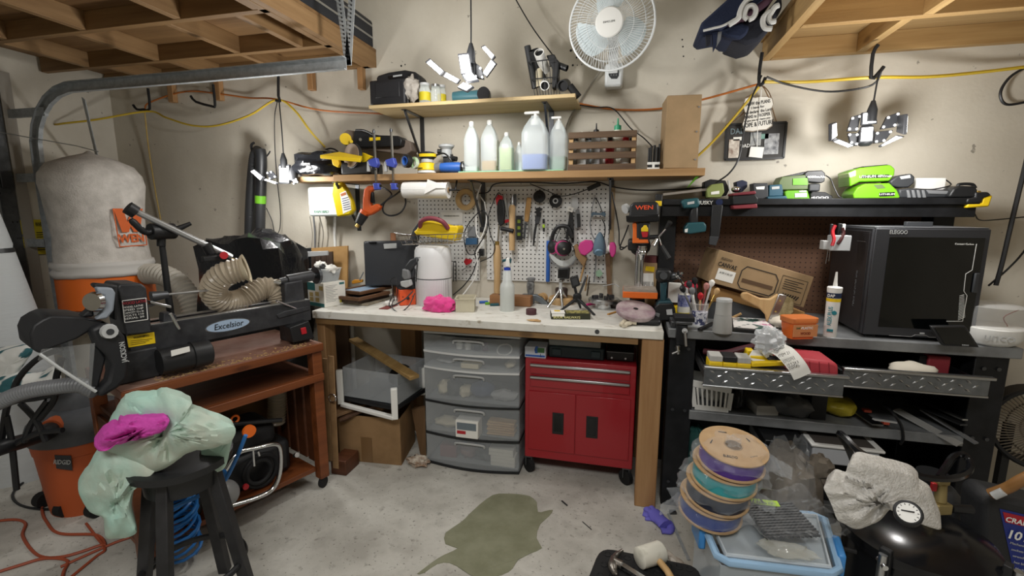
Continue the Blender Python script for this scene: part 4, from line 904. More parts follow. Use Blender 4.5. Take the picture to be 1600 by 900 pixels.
single('plug_adaptor','black plug adaptor under the shelf above the pegboard','plug',g().bar(PY(918,296,2.7),PY(938,287,2.7),.02,.025),BLK,bev=.004)
# ================================================================ wall left of the pegboards
t=thing('irrigation_box','white sprinkler control box with green lettering on the wall','control box',PY(505,338,2.66));part(t,'case',PB(g(),2.62,481,292,535,338,.158),mat('box_mint','dfe9e6',.45),.014)
text(t,'RAIN BIRD',mat('green_ink','1c6b4a',.5),PY(502,331,2.619),(1,0,0),(0,0,1),.018,width=.105,shear=.2)
t=thing('spray_bottle','yellow spray bottle with white trigger hooked on the control box','spray bottle',PY(532,337,2.58));YB=mat('yellow_liquid','d9c012',.35)
part(t,'bottle',ypoly(2.57,[(521,284),(532,283),(540,296),(548,312),(552,328),(546,336),(526,339),(523,325),(518,303)],.045),YB,.01)
part(t,'paper_label',ypoly(2.5685,[(531,302),(540,298),(547,314),(549,328),(536,334)],.001),PAPER);part(t,'label_print',ypoly(2.5675,[(532,303),(540,300),(541,304),(533,307)],.0008),mat('label_orange','b8642a',.6))
gg=g()
for i in range(6):gg.bar(PY(534+i*.6,311+i*3.4,2.567),PY(544+i*.8,308+i*3.4,2.567),.001,.0035,(0,0,1))
part(t,'print_lines',gg,mat('print_blue','4a5c80',.6),kind='stuff',ang=0)
part(t,'neck',ypoly(2.58,[(522,277),(530,276),(531,284),(521,285)],.025),YB,.004);part(t,'trigger_head',ypoly(2.575,[(515,270),(518,265),(528,263),(530,268),(528,277),(522,278),(521,273),(516,276)],.03),WHT,.005);part(t,'trigger',pcord([(528,270,2.59),(533,274,2.59)],.004),WHT)
for i,(px,r_,m)in enumerate(((523,.009,WHT),(490,.006,GRY),(484,.003,GCORD),(499,.004,GCORD))):
    single('conduit' if i<2 else 'power_cord',['white conduit pipe under the control box','grey flexible conduit below the control box','thin grey wire under the control box corner','grey wire hanging under the control box'][i],'pipe' if i<2 else 'cord',pcord([(px,338,2.72),(px+2*i,365,2.74),(px+2,400,2.75)],r_,8),m)
# heat gun
t=thing('heat_gun','orange heat gun hanging nozzle down under the shelf','heat gun',PY(565,356,2.52));OG=mat('gun_orange','c2521c',.45)
part(t,'grip',ypoly(2.52,[(568,296),(574,290),(582,290),(585,294),(578,300),(577,314),(579,322),(588,318),(594,322),(591,328),(580,335),(570,338),(566,330),(566,312)],.04),OG,.008)
rod(t,'barrel',(571,330),(564,342),8,7,OG,2.54,2.53);rod(t,'heat_shroud',(568,335),(560,350),8.3,6,BLK,2.53,2.515);rod(t,'nozzle',(561,349),(557,355),3.2,3.4,BRASS,2.52,2.51);part(t,'trigger',ypoly(2.53,[(575,300),(582,300),(584,318),(577,316)],.02),BLK,.003)
part(t,'cable',pcord([(591,324,2.54),(603,314,2.55),(617,305,2.57),(628,299,2.6),(634,316,2.6),(626,332,2.58),(610,337,2.57),(599,331,2.56),(600,318,2.56),(612,304,2.58),(600,294,2.6),(584,290,2.62)],.005),BLK)
# paper towel roll under the shelf
t=thing('paper_towel_roll','white paper towel roll hung crosswise beneath the shelf','paper towels',PY(667,310,2.52));a_,b_=PY(632,297,2.52),PY(701,297,2.52);PT=mat('paper_towel','ecebe7',.85,bump=.15,sc=60);r_=12.5*mpp(a_)
part(t,'roll',g().lathe([(r_*.35,.004),(r_,0),(r_,(b_-a_).length),(r_*.35,(b_-a_).length-.004)],a_,b_-a_,28),PT)
part(t,'loose_sheet',G().sheet(lambda u,v:a_.lerp(b_,.02+.5*u+.25*v*u)+V3((0,-r_*1.02*math.cos(v*1.9),r_*(1.02*math.sin(v*1.9)+.35*u*v*(1-u)*2))),8,8,.0006),PT)
part(t,'loose_sheet',G().prism([PY(668,280,2.47),PY(692,289,2.468),PY(697,294,2.468),PY(681,294,2.465),PY(663,303,2.468)],(0,.001,0)),PT);part(t,'core',g().cyl(b_-V3((.002,0,0)),b_+V3((.002,0,0)),r_*.34),CARD);part(t,'holder_rod',g().cyl(a_-V3((.03,0,0)),b_+V3((.04,0,0)),.006).cyl(b_+V3((.04,0,0)),b_+V3((.04,.05,.1)),.005),BLK)
# black vacuum hoses on the hook
HB=mat('hose_black','2a2b2d',.5)
t=thing('vacuum_hose','black corrugated hose hung from a wall hook, the thinner one','hose',PY(392,372,2.66));part(t,'hose',ribbed([PY(390,374,2.68),PY(391,330,2.68),PY(394,280,2.68),PY(398,245,2.68),PY(404,234,2.66)],.032,.012,.07,16),HB)
t=thing('vacuum_hose','black vacuum tube with a lime tape band hung on the wall','hose',PY(407,372,2.66));part(t,'hose',ribbed([PY(406,374,2.64),PY(407,318,2.64)],.031,.014,.05,16),HB);part(t,'tube',G().sweep(crom([PY(407,308,2.64),PY(408,270,2.64),PY(408,245,2.64),PY(406,234,2.64)]),.034,16),BLK);part(t,'tape_band',g().cyl(PY(407,318,2.64),PY(407,306,2.64),.0345),GRN)
hook('black hook above the hung vacuum hoses',[(397,242,),(393,232),(393,226),(397,223)],2.66);single('utility_hook','small black peg beside the vacuum hose bend','hook',pcord([(415,246,2.7),(420,240,2.66),(422,236,2.66)],.005),BLK)
wcord('thin black cord hanging from the track hook beside the hoses',[(433,160,2.62),(429,185,2.64),(430,240,2.66),(434,290,2.7),(438,330,2.72),(437,358,2.72),(430,366,2.72),(425,345,2.72),(416,325,2.72)],.003,BLK)
# ================================================================ on the white bench
zB=BZ+.0006
def corner(z,pF,pR,pL=None,d=None,top=None,h=None):        # frame at the near corner of a box standing on height z
    F_,R_=PZ(*pF,z),PZ(*pR,z);v=R_-F_;rz=math.atan2(v.y,v.x)
    if pL:d=(PZ(*pL,z)-F_).length
    if top is not None:h=PV(F_,pF[0],top).z-z
    return Frame(F_,rz),v.length,d,h
def fbox(T,pn,fr,a,b,m,bev=.002,**k):return part(T,pn,g().bb(a,b).xf(fr.m),m,bev,**k)
def fdir(fr):m=fr.m.to_3x3();return m@V3((1,0,0)),m@V3((0,1,0)),V3((0,0,1))
# boards leaning on the wall
t=thing('mdf_board','tan hardboard panel leaning on the wall behind the white carton','board',PY(490,470,2.68));P4=[PY(434,391,2.72),PY(543,384,2.74),PY(543,470,2.68),PY(434,478,2.68)]
for p in P4[2:]:p.z=zB
part(t,'panel',G().prism(P4,(0,.012,0)),mat('hardboard','b08a55',.7,col2='a07a48',sc=9))
t=thing('dark_plank','dark ribbed wooden plank propped before the hardboard panel','board',PY(480,470,2.64));PLK=wood('dark_plank_wood','4b3a2e','33271f',2,sc=16);P4=[PY(439,399,2.66),PY(519,393,2.66),PY(520,440,2.62),PY(440,446,2.62)]
e0,e1=P4[3].copy(),P4[2].copy();e0.z=e1.z=zB
for k in range(9):
    u0,u1=k/9+.004,(k+1)/9-.004
    part(t,'slat',G().prism([P4[0].lerp(P4[1],u0),P4[0].lerp(P4[1],u1),e0.lerp(e1,u1),e0.lerp(e1,u0)],(0,.014+.003*(k%2),0)),PLK)
t=thing('try_square','aluminium combination square standing against the dark plank','square',PY(481,470,2.56));part(t,'rule',ypoly(2.56,[(476,388),(486,387),(487,470),(479,470)],.004),STEEL);part(t,'head',ypoly(2.555,[(458,394),(512,392),(512,399),(486,401),(458,404)],.012),LGR,.002)
gg=g()
for k in range(14):a=PY(477.5,390+k*5.6,2.5598);gg.bar(a,a+V3((.008,0,0)),.0006,.0012)
part(t,'graduation',gg,INK,kind='stuff',ang=0)
# printed carton
fr,w_,d_,h_=corner(zB,(507.5,481),(541,474.5),(480,477),top=443);CW=mat('carton_white','e4e2da',.6)
t=thing('carton','white printed carton with small pictures on the bench corner','box',fr.m@V3((w_/2,d_/2,0)),fr.rz)
fbox(t,'carton',fr,(0,0,0),(w_,d_,h_),CW,.002);X_,Y_,Z_=fdir(fr)
CT=mat('carton_teal','2f6a6a',.6);CO=mat('carton_tan','b8a268',.6)
part(t,'print_band',g().bb((-.0012,.002,.002),(0,d_-.002,h_*.16)).bb((-.0012,d_*.52,h_*.66),(0,d_-.002,h_*.98)).xf(fr.m),CT,ang=0)
gg=g()
for a,b in((.05,.7),(.3,.45),(.3,.2),(.66,.4),(.66,.2)):gg.bb((-.0016,d_*a,h_*b),(-.0004,d_*(a+.22),h_*(b+.17)))
part(t,'picture_print',gg.xf(fr.m),CO,ang=0,kind='stuff');gg=g()
for k in range(11):gg.bb((w_*.08,-.0006,h_*(.86-.065*k)),(w_*(.62-.1*(k%3)),0,h_*(.875-.065*k)))
part(t,'text_lines',gg.xf(fr.m),GRY,ang=0,kind='stuff');part(t,'logo_print',g().bb((w_*.72,-.0006,h_*.86),(w_*.95,0,h_*.95)).xf(fr.m),CT,ang=0);part(t,'picture_print',g().bb((w_*.7,-.0006,h_*.1),(w_*.95,0,h_*.32)).xf(fr.m),mat('print_yellow','cfc44a',.6),ang=0)
tb=fr.m@V3((w_*.5,d_*.5,h_+.0008));CLR=film('clear_tub','dfe5e6',.3,.12)
t=thing('plastic_tub','clear tub of dark scraps and white tissue on the carton','tub',tb);part(t,'tub',loft([(0,.06,.045),(.07,.075,.058),(.072,.08,.062)],tb,fr.rz,6,24),CLR);part(t,'scraps',loft([(.003,.056,.042),(.045,.066,.05)],tb,fr.rz,6,20),mat('scraps','3c3e42',.7,col2='7d8084',sc=40))
part(t,'tissue',crumple(tb+V3((-.028,0,.078)),(.034,.03,.03),2,.6,16,10),PAPER,ang=50);part(t,'tissue',crumple(tb+V3((.035,0,.07)),(.036,.03,.022),8,.6,16,10),PAPER,ang=50);part(t,'dark_scrap',crumple(tb+V3((0,-.02,.082)),.018,5,.4,12,8),BLK)
# stack of picture frames
FRW=wood('frame_wood','6a4a30','4f3522',0,sc=18)
for i,(pF,pR,dd,lb)in enumerate((((592,473),(622,464),.19,'lowest light painted panel under the stacked picture frames'),((580,470),(618,461),.2,'dark frame just above the painted panel in the stack'),((582,466),(620,457),.18,'middle brown picture frame of the stack'),((584,457),(622,449),.19,'topmost brown picture frame with blue paper in it'))):
    zz=zB+(.0,.014,.034,.054)[i];fr,w_,d_,_=corner(zz,pF,pR,d=dd);w_=.16
    t=thing('picture_frame',lb,'frame',fr.m@V3((0,d_/2,0)),fr.rz,group='stacked picture frames')
    hh_=(.012,.018,.018,.018)[i];x0_=-.11;m_=(mat('panel_pale','9d927e',.7,col2='55524a',sc=14),PLK,FRW,FRW)[i]
    if i==0:fbox(t,'panel',fr,(x0_,0,0),(w_,d_,hh_),m_)
    else:
        for a,b in(((x0_,0),(w_,.022)),((x0_,d_-.022),(w_,d_)),((x0_,.0225),(x0_+.022,d_-.0225)),((w_-.022,.0225),(w_,d_-.0225))):fbox(t,'frame_rail',fr,(a[0],a[1],0),(b[0],b[1],hh_),m_)
        fbox(t,'backing',fr,(x0_+.022,.0225,.002),(w_-.022,d_-.0225,.005 if i<3 else.012),mat('frame_blue','8fa6bd',.5)if i==3 else DGR)
# black case standing on edge
t=thing('tool_case','big black plastic case standing upright on the stacked frames','tool case',PY(610,446,2.6));zc_=zB+.073
gg=ypoly(2.57,[(568,380),(572,377),(646,376),(650,380),(650,446),(570,447)],.04); 
for p in gg.v:p.z=max(p.z,zc_)
part(t,'shell',gg,mat('case_charcoal','35373b',.55,bump=.08,sc=50),.008);part(t,'lid',PB(g(),2.612,569,378,649,447,.04),BLK,.008);part(t,'handle',ypoly(2.564,[(599,381),(619,380),(619,388),(600,389)],.008),LGR,.002);part(t,'latch',ypoly(2.565,[(576,378),(588,378),(588,381),(577,381)],.006),BLKG,.001)
single('wood_peg','worn wooden peg poking up behind the black case','peg',g().cyl(V3((PY(615,388,2.7).x,2.7,zB)),PY(614,364,2.7),.02,.017),mat('peg_wood','9a6a4a',.7))
t=thing('scraper','small orange handled clamp beside the black case foot','clamp',PY(556,444,2.6));part(t,'handle',ypoly(2.6,[(549,440),(553,437),(566,437),(566,441),(550,444)],.015),mat('amber','c98a2a',.5),.003);part(t,'rod',g().cyl(PY(562,438,2.6),PY(568,425,2.6),.003),STEEL)
# soldering station
t=thing('soldering_station','orange soldering station with a black knob and cords','soldering station',PY(636,478,2.4));fr,w_,d_,h_=corner(zB,(625,478),(650,476),d=.1,top=453)
fbox(t,'case',fr,(0,0,0),(w_,d_,h_),mat('station_orange','d8552a',.45),.004);X_,Y_,Z_=fdir(fr)
part(t,'dial',g().cyl(fr.m@V3((w_*.5,0,h_*.45)),fr.m@V3((w_*.5,-.01,h_*.45)),.009),BLK);part(t,'top_rail',g().bb((.0,0,h_),(w_,d_,h_+.012)).xf(fr.m),BLK,.003)
for k in(.2,.8):part(t,'socket',g().cyl(fr.m@V3((w_*k,0,h_*.55)),fr.m@V3((w_*k,-.003,h_*.55)),.003),BLK)
part(t,'iron_holder',G().sweep(crom([PY(616,470,2.42),PY(613,448,2.42),PY(610,438,2.44),PY(618,434,2.45),PY(621,450,2.42),PY(620,470,2.42)]),.003,6),BLK)
part(t,'cable',pcord([(645,455,2.38),(632,468,2.34),(613,478,2.33),(608,476,2.36),(613,460,2.4)],.0035),BLK);part(t,'cable',pcord([(648,458,2.36),(640,476,2.32),(628,487,2.28),(620,487,2.26),(612,479,2.3),(616,466,2.36)],.003),BLK)
c=PZ(621,474,zB);part(t,'sponge_cup',G().lathe([(.02,0),(.026,.03),(.022,.034)],c,n=16),WHT)
single('tip_cleaner','white wad lying between the soldering cords','wad',crumple(PZ(607,478,zB)+V3((0,0,.014)),(.026,.022,.014),4,.4,14,9,flat=zB),PAPER,ang=50);single('red_card','thin dark red card under the soldering cords','card',g().bb((PZ(592,483,zB).x,PZ(592,483,zB).y,zB),(PZ(612,481,zB).x,PZ(592,479,zB).y+.06,zB+.003)),mat('maroon_card','7a3a36',.7))
t=thing('hand_grips','pair of grey rubber grips perched by the purifier','grips',PY(640,442,2.42));part(t,'grip',ypoly(2.41,[(633,415),(640,406),(650,402),(654,406),(646,416),(640,424),(632,422)],.03),DGR,.008);part(t,'grip',ypoly(2.4,[(628,420),(638,422),(640,436),(631,438),(627,432)],.03),GRY,.008);part(t,'grip',ypoly(2.43,[(640,424),(648,420),(646,434),(638,438)],.025),DGR,.006)
part(t,'stem',PB(g(),2.425,632,436,644,452,.02),BLK);part(t,'foot',ypoly(2.4,[(625,440),(640,437),(642,446),(634,450),(626,447)],.03),LGR,.004);part(t,'cord',pcord([(650,402,2.42),(652,412,2.4),(651,426,2.4),(650,440,2.4)],.003),BLK)
# air purifier
c=PZ(678.5,474,zB);APW=mat('purifier_white','e2e3e4',.35);k=mpp(c)
t=thing('air_purifier','white cylindrical air purifier with a perforated lower half','air purifier',c)
part(t,'upper_shell',turned(c,[(28.3,432.5),(28.6,400),(28,391),(26,386),(21,383.5),(2,383)],40),APW);part(t,'seam',turned(c,[(27.6,434.5),(27.6,432.4)],40),GRY)
part(t,'lower_shell',turned(c,[(27,476),(28.2,474),(28.4,434.4)],40),dots('purifier_holes','e0e0e2','9a96a0',.0075,.0016));text(t,'levoit',GRY,c+V3((-.045,-28*k*.92,.28)),(1,-.35,0),(0,0,1),.008,width=.026)
# wire basket with the yellow sanding block case on it
zt_=PV(c,678,383).z+.003;t=thing('wire_basket','shallow chrome wire basket balanced on the air purifier','basket',V3((c.x,c.y,zt_)));cb=V3((c.x-.0,c.y,zt_));gg=g()
def bp(u,v,z):return cb+V3((-.14+.30*u,-.1+.2*v,z+.012*u))
for z,s_,r_ in((.055,1.12,.003),(.028,1.06,.0016),(.003,1.,.0022)):
    q=[bp(.5+(u-.5)*s_,.5+(v-.5)*s_,z)for u,v in((0,0),(1,0),(1,1),(0,1))];gg.sweep(q,r_,6,closed=True)
for u in[i/9 for i in range(10)]:gg.sweep([bp(.5+(u-.5)*1.12,-.06,.055),bp(u,0,.003),bp(u,1,.003),bp(.5+(u-.5)*1.12,1.06,.055)],.0013,4)
for v in(.25,.5,.75):gg.sweep([bp(-.06,.5+(v-.5)*1.12,.055),bp(0,v,.003),bp(1,v,.003),bp(1.06,.5+(v-.5)*1.12,.055)],.0013,4)
gg.cyl(bp(-.06,.5,.055),bp(-.3,.4,.07),.004);part(t,'wire_frame',gg,CHROME)
t=thing('sanding_block_case','yellow plastic case with a maroon handle in the wire basket','case',cb+V3((0,0,.008)));Ys=c.y-.05
part(t,'case',ypoly(Ys,[(650,359),(659,345),(664,344),(700,353),(714,353),(716,357),(711,377),(706,376),(650,367),(646,362)],.1),YEL,.006);part(t,'lower_case',ypoly(Ys-.003,[(649,361),(712,362),(710,376),(652,366)],.106),mat('yellow_dark','c9ac14',.5),.004)
part(t,'handle',G().sweep(crom([PY(657,355,Ys+.01),PY(658,346,Ys-.02),PY(668,341.5,Ys-.03),PY(680,342,Ys-.03),PY(692,347,Ys-.025),PY(700,357,Ys)]),.013,12),mat('maroon_grip','7e3a44',.5));part(t,'grey_side',ypoly(Ys+.02,[(645,358),(656,344),(650,366),(648,378),(640,374)],.06),DGR,.004)
# pink cloth, tray, bits
PCL=mat('pink_cloth','e0408e',.85,bump=.3,sc=50,sheen=.4)
single('pink_cloth','crumpled bright pink cloth on the bench before the purifier','cloth',crumple(PZ(683,487,zB)+V3((0,.03,.03)),(.085,.055,.05),6,.34,34,22,sc=4.2,flat=zB),PCL,ang=70)
fr,w_,d_,h_=corner(zB,(712,488),(741,488),d=.13,top=468);TRY=mat('tray_plastic','d6cfb8',.4,alpha=.75);t=thing('clear_tray','translucent ribbed tray beside the pink cloth','tray',fr.m@V3((w_/2,d_/2,0)))
fbox(t,'tray_base',fr,(0,0,0),(w_,d_,.003),TRY,0);e_=.012
for a,b in(((0,0),(w_,.003)),((0,d_-.003),(w_,d_)),((0,.0035),(.003,d_-.0035)),((w_-.003,.0035),(w_,d_-.0035))):fbox(t,'tray_side',fr,(a[0],a[1],.003),(b[0],b[1],h_),TRY,0)
gg=g()
for k in range(6):gg.bb((w_*(k+.3)/6,-.003,.002),(w_*(k+.3)/6+.004,0,h_))
gg.bb((-.006,-.006,h_),(w_+.006,0,h_+.004)).bb((-.006,d_,h_),(w_+.006,d_+.006,h_+.004)).bb((-.006,-.006,h_),(0,d_+.006,h_+.004)).bb((w_,-.006,h_),(w_+.006,d_+.006,h_+.004));part(t,'rib',gg.xf(fr.m),TRY,kind='stuff')
for i,(px,py,m_,lb)in enumerate(((755,474,BLU,'blue tube cap lying by the clear tray'),(764,476,GRN,'green marker cap lying on the bench by the tray'),(772,478,TEAL,'teal marker lying towards the spray bottle'))):
    p=PZ(px,py,zB)+V3((0,0,.008));single('marker',lb,'marker',g().cyl(p-V3((.02,.01,0)),p+V3((.025,.012,0)),.008),m_)
# wooden block and spray bottle
WBK=wood('block_wood','9b6f48','7f5636',0);t=thing('wood_block','long brown wooden block lying behind the clear spray bottle','block',PZ(796,478,zB));a_,b_=PZ(763,478,zB),PZ(829,480,zB);hb_=PV(b_,829,464).z-zB;part(t,'block',g().bb((a_.x,b_.y,zB),(b_.x,b_.y+.07,zB+hb_)),WBK,.004);part(t,'bored_hole',g().cyl((a_.x+.06,b_.y+.035,zB+hb_),(a_.x+.06,b_.y+.035,zB+hb_+.0006),.016),INK)
c=PZ(792.5,485,zB);t=thing('spray_bottle','clear spray bottle with a blue collar on the bench','spray bottle',c);SPB=mat('spray_clear','dde3e2',.25,alpha=.55)
part(t,'bottle',turned(c,[(10.8,487),(11.4,485),(11.4,450),(10.5,444),(7.5,440),(6.8,424),(5.5,422)],24),SPB);part(t,'liquid',turned(c,[(10.6,486.5),(10.9,485),(10.9,458)],24),mat('spray_liquid','d9dcd2',.3,alpha=.6));part(t,'collar',turned(c,[(5.2,423),(5.2,418)],18),mat('collar_blue','2440a8',.4))
part(t,'trigger_head',ypoly(c.y-.012,[(789,417.5),(790,408),(791,403),(795,403),(796,410),(797,417.5)],.024),WHT,.004);part(t,'nozzle',ypoly(c.y-.01,[(784,406),(791,404),(791,408),(785,410)],.02),TEAL,.003);part(t,'trigger',ypoly(c.y-.006,[(795,405),(799,404),(798,412),(796,410)],.012),TEAL,.002)
# clamp with cloth, rolls, puck
t=thing('grip_clamp','grey steel clamp jaw lying flat beside the wood block','clamp',PZ(836,476,zB));yy=PZ(836,474,zB).y;GST=mat('clamp_grey','70777c',.45,.6)
part(t,'arm',ypoly(yy-.02,[(813,462),(816,460),(838,461),(848,466),(857,476),(851,478),(842,473),(832,468),(816,467)],.04),GST,.004);part(t,'grip',loft([(-.005,.014,.012),(.02,.02,.018),(.055,.024,.02),(.075,.022,.018),(.08,.018,.016)],PY(829,461,yy),.3,2.6),mat('grip_camo','4a4b4c',.7,col2='8d8e8c',sc=45));part(t,'grip_cap',loft([(.0,.022,.018),(.016,.026,.02),(.02,.02,.016)],PY(830,439,yy),.3,2.6),GRY)
part(t,'foot',PB(g(),yy-.02,826,466,834,480,.03),GST,.003)
c=PZ(848,474,zB);single('spool','small tan roll with a dark core behind the clamp','roll',G().ring(c+V3((0,.03,.03)),(-.3,-1,0),.03,.014,.04),TAN,bev=.002)
c=PZ(830,491,zB);t=thing('puck','round dark red puck on the bench top','puck',c);part(t,'puck',turned(c,[(8,491.5),(8.2,490.5),(8.2,483.5),(7.6,482.5)],24),mat('puck_red','4a2a2e',.6))
single('wood_shaving','small beige curl of shavings near the bench front','shaving',crumple(PZ(836,502,zB)+V3((0,0,.004)),(.028,.012,.006),9,.9,14,8,sc=5,flat=zB),TAN,ang=60)
c=PZ(877,474,zB);t=thing('wood_dish','round turned wooden dish with a dark pot in it behind the tripods','dish',c);part(t,'dish',turned(c,[(17,476),(20,472),(20.5,466),(18,463),(4,466)],28),TAN);part(t,'pot',turned(c,[(9,464),(10,452),(9,450),(7,452)],20),mat('pot_brown','3d2e28',.6))
# tripods
def leg3(T,top,feet,r0,r1,m):
    for f in feet:part(T,'leg',g().cyl(top,f,r0,r1,10),m)
t=thing('mini_tripod','small silver tripod carrying a black camera on the bench','tripod',PZ(877,481,zB));c=PZ(877,478,zB);top=PV(c,876,452)
leg3(t,top,[PZ(856,481,zB)+V3((0,0,.003)),PZ(879,482,zB)+V3((0,0,.003)),PZ(889,475,zB)+V3((0,0,.003))],.0095,.0065,CHROME);part(t,'head',g().cyl(top-V3((0,0,.01)),PV(c,876,440),.011,.008),LGR);part(t,'platform',g().cyl(PV(c,877,440),PV(c,877,437),.014),CHROME)
cm=thing('action_camera','small black square camera on the silver tripod','camera',PV(c,878,437)+V3((0,0,.001)));part(cm,'body',ypoly(c.y-.02,[(872,420),(890,419),(889,436),(871,435)],.04),BLK,.004);part(cm,'screen',ypoly(c.y-.022,[(874,422),(887,421),(886,433),(873.5,433)],.002),BLKG);part(cm,'mount',PB(g(),c.y-.008,874,436,882,437.5,.016),BLK)
t=thing('mini_tripod','small black tripod with folded handle holding a phone clamp','tripod',PZ(903,486,zB));c=PZ(903,484,zB);top=PV(c,902,466)
leg3(t,top,[PZ(875,487,zB)+V3((0,0,.004)),PZ(929,493,zB)+V3((0,0,.004)),PZ(907,482,zB)+V3((0,0,.004))],.011,.0055,BLK);part(t,'head',loft([(-.022,.018,.014),(0,.024,.018),(.02,.022,.018),(.028,.012,.01)],top,0,3),BLK);part(t,'handle',G().bar(PV(c,905,461),PV(c,916,433),.012,.02,(0,1,0)),DGR,.003);part(t,'neck',g().cyl(PV(c,901,461),PV(c,898,449),.008),BLK)
part(t,'phone_clamp',ypoly(c.y-.015,[(890,434),(902,430),(906,446),(894,451)],.03),BLK,.004);part(t,'clamp_pad',ypoly(c.y-.017,[(893,436),(901,433.5),(904,444),(896,447)],.003),DGR)
# thin printed box
fr,w_,d_,h_=corner(zB,(861,499),(922.5,499.5),d=.09,top=490);t=thing('flat_box','flat yellow and black printed box under the black tripod','box',fr.m@V3((w_/2,d_/2,0)));OLV=mat('box_olive','2c2e1c',.5)
fbox(t,'box',fr,(0,0,0),(w_,d_,h_),OLV,.001);fbox(t,'label_top',fr,(.002,.004,h_),(w_*.36,d_-.004,h_+.001),PAPER,0);fbox(t,'label_print',fr,(w_*.1,.05,h_+.001),(w_*.25,d_-.01,h_+.0014),YEL,0)
X_,Y_,Z_=fdir(fr);text(t,'BOOK RAILWAYS',mat('print_cream','cfc98a',.5),fr.m@V3((w_*.4,-.0004,h_*.35)),X_,Z_,.012,width=w_*.68,bold=.02);fbox(t,'print_strip',fr,(w_*.4,.01,h_),(w_*.98,d_*.9,h_+.0008),mat('print_yellow2','b9b06a',.5,col2='2c2e1c',sc=60),0);fbox(t,'barcode_label',fr,(w_*.02,-.0006,h_*.5),(w_*.34,0,h_*.98),PAPER,0)
# lathe chuck, glue bottles, jars
c=PZ(943,481,zB);t=thing('lathe_chuck','silver four jaw lathe chuck lying on the bench','chuck',c);part(t,'lower_body',turned(c,[(11,486),(13.5,484),(14,474),(10,472)],28),CHROME);part(t,'face_plate',turned(c,[(24,471.8),(24.5,467),(23,465.5),(6,465.5)],32),STEEL);cc=PV(c,943,465.5)
for k in range(4):a=R(20+90*k);part(t,'jaw',g().box(cc+V3((.045*math.cos(a),.045*math.sin(a),.009)),(.03,.016,.018),a),DSTEEL,.002);part(t,'key_hole',g().cyl(c+V3((.043*math.cos(a+.6),.043*math.sin(a+.6),.022)),c+V3((.0462*math.cos(a+.6),.0462*math.sin(a+.6),.022)),.009),INK)
for k in range(3):a=R(70+120*k);part(t,'stud',g().cyl(cc+V3((.06*math.cos(a),.06*math.sin(a),0)),cc+V3((.06*math.cos(a),.06*math.sin(a),.014)),.005),BLK)
c=PZ(939.5,472,zB);t=thing('glue_bottle','small blue labelled dropper bottle behind the chuck','bottle',c);part(t,'bottle',turned(c,[(4.4,473),(4.6,471),(4.6,452),(2.8,449),(2.6,446)],16),mat('dropper','b9c6d4',.4));part(t,'paper_label',turned(c,[(4.7,466),(4.7,455)],16,False),mat('label_blue','3a5fa0',.5));part(t,'nozzle',turned(c,[(2.6,446),(1.6,443),(.7,433)],12),WHT)
c=PZ(927,470,zB);t=thing('jar','amber jar with a white pump top behind the chuck','jar',c);part(t,'jar',turned(c,[(8,471),(9,469),(9,446),(7,443)],20),film('amber_glass','a8955a',.55,.08));part(t,'lid',turned(c,[(7.4,445),(7.4,439),(4,437),(2.6,434),(1.6,427)],18),WHT)
t=thing('green_tape_scrap','pale green translucent scrap hung by the jar pump','scrap',PY(935,432,2.72));part(t,'sheet',ypoly(2.72,[(931,424),(938,421),(942,428),(937,433),(931,431)],.003),mat('scrap_green','8fae94',.5)); 
single('pencil','wooden pencil leaning at the pegboard edge by the jar','pencil',g().cyl(PZ(912,470,zB)+V3((0,.0,.004)),PY(918,430,2.73),.004),TAN);single('pencil','dark pencil leaning behind the black tripod handle','pencil',g().cyl(PZ(916,471,zB)+V3((0,.0,.004)),PY(921,434,2.73),.004),mat('dark_pencil','4a3f30',.6))
single('pink_marker','pink marker lying beside the lathe chuck','marker',g().cyl(PZ(917,478,zB)+V3((0,0,.008)),PZ(930,476,zB)+V3((0,0,.008)),.007),PINK)
single('steel_bit','thin pale rod lying across the jar tops by the strip','rod',pcord([(942,447,2.6),(952,445,2.62),(960,444,2.64),(967,448,2.64)],.003),LGR)
t=thing('parts_tray','dark shallow dish of parts behind the chuck and press','dish',PZ(975,477,zB));c=PZ(968,480,zB);part(t,'dish',turned(c,[(16,481),(19,476),(17,476),(3,478)],24),mat('dish_dark','3b3330',.5));part(t,'gear',g().cyl(c+V3((0,0,.01)),c+V3((.01,0,.035)),.028),DSTEEL)
single('flat_stick','flat wooden stick lying before the drill press base','stick',G().bar(PZ(950,492,zB)+V3((0,0,.003)),PZ(966,487,zB)+V3((0,0,.003)),.012,.005),mat('stick_ochre','b8863e',.7))
# bench drill press
xc=PZ(1000,486,zB);t=thing('drill_press','black and orange bench drill press with a chrome column','drill press',V3((xc.x,2.46,zB)));yc=2.56
part(t,'base',g().bb((PZ(974,500,zB).x,2.25,zB),(PZ(1036,500,zB).x-.02,2.62,zB+.03)),BLK,.012);col=V3((PY(998,440,yc).x,yc,zB+.03)); 
part(t,'column',g().cyl(col,V3((col.x,yc,PY(998,350,yc).z)),6.6*mpp(col),n=24),CHROME);part(t,'column_foot',g().cyl(col,col+V3((0,0,.06)),.04,.032),BLK)
Yh=2.4
part(t,'belt_cover',ypoly(Yh-.02,[(984,322),(989,316),(1026,315),(1029,319),(1030,343),(1028,347),(980,348),(978,341),(983,338)],.26),BLK,.01);part(t,'cover_rim',ypoly(Yh-.026,[(978,337),(1030,335),(1030,346),(979,347)],.27),BLKG,.004)
text(t,'WEN',mat('print_orange','e2502a',.4,em=.0),PY(1007,324.5,Yh-.0215),(1,0,.02),(0,0,1),.02,width=.083,bold=.03)
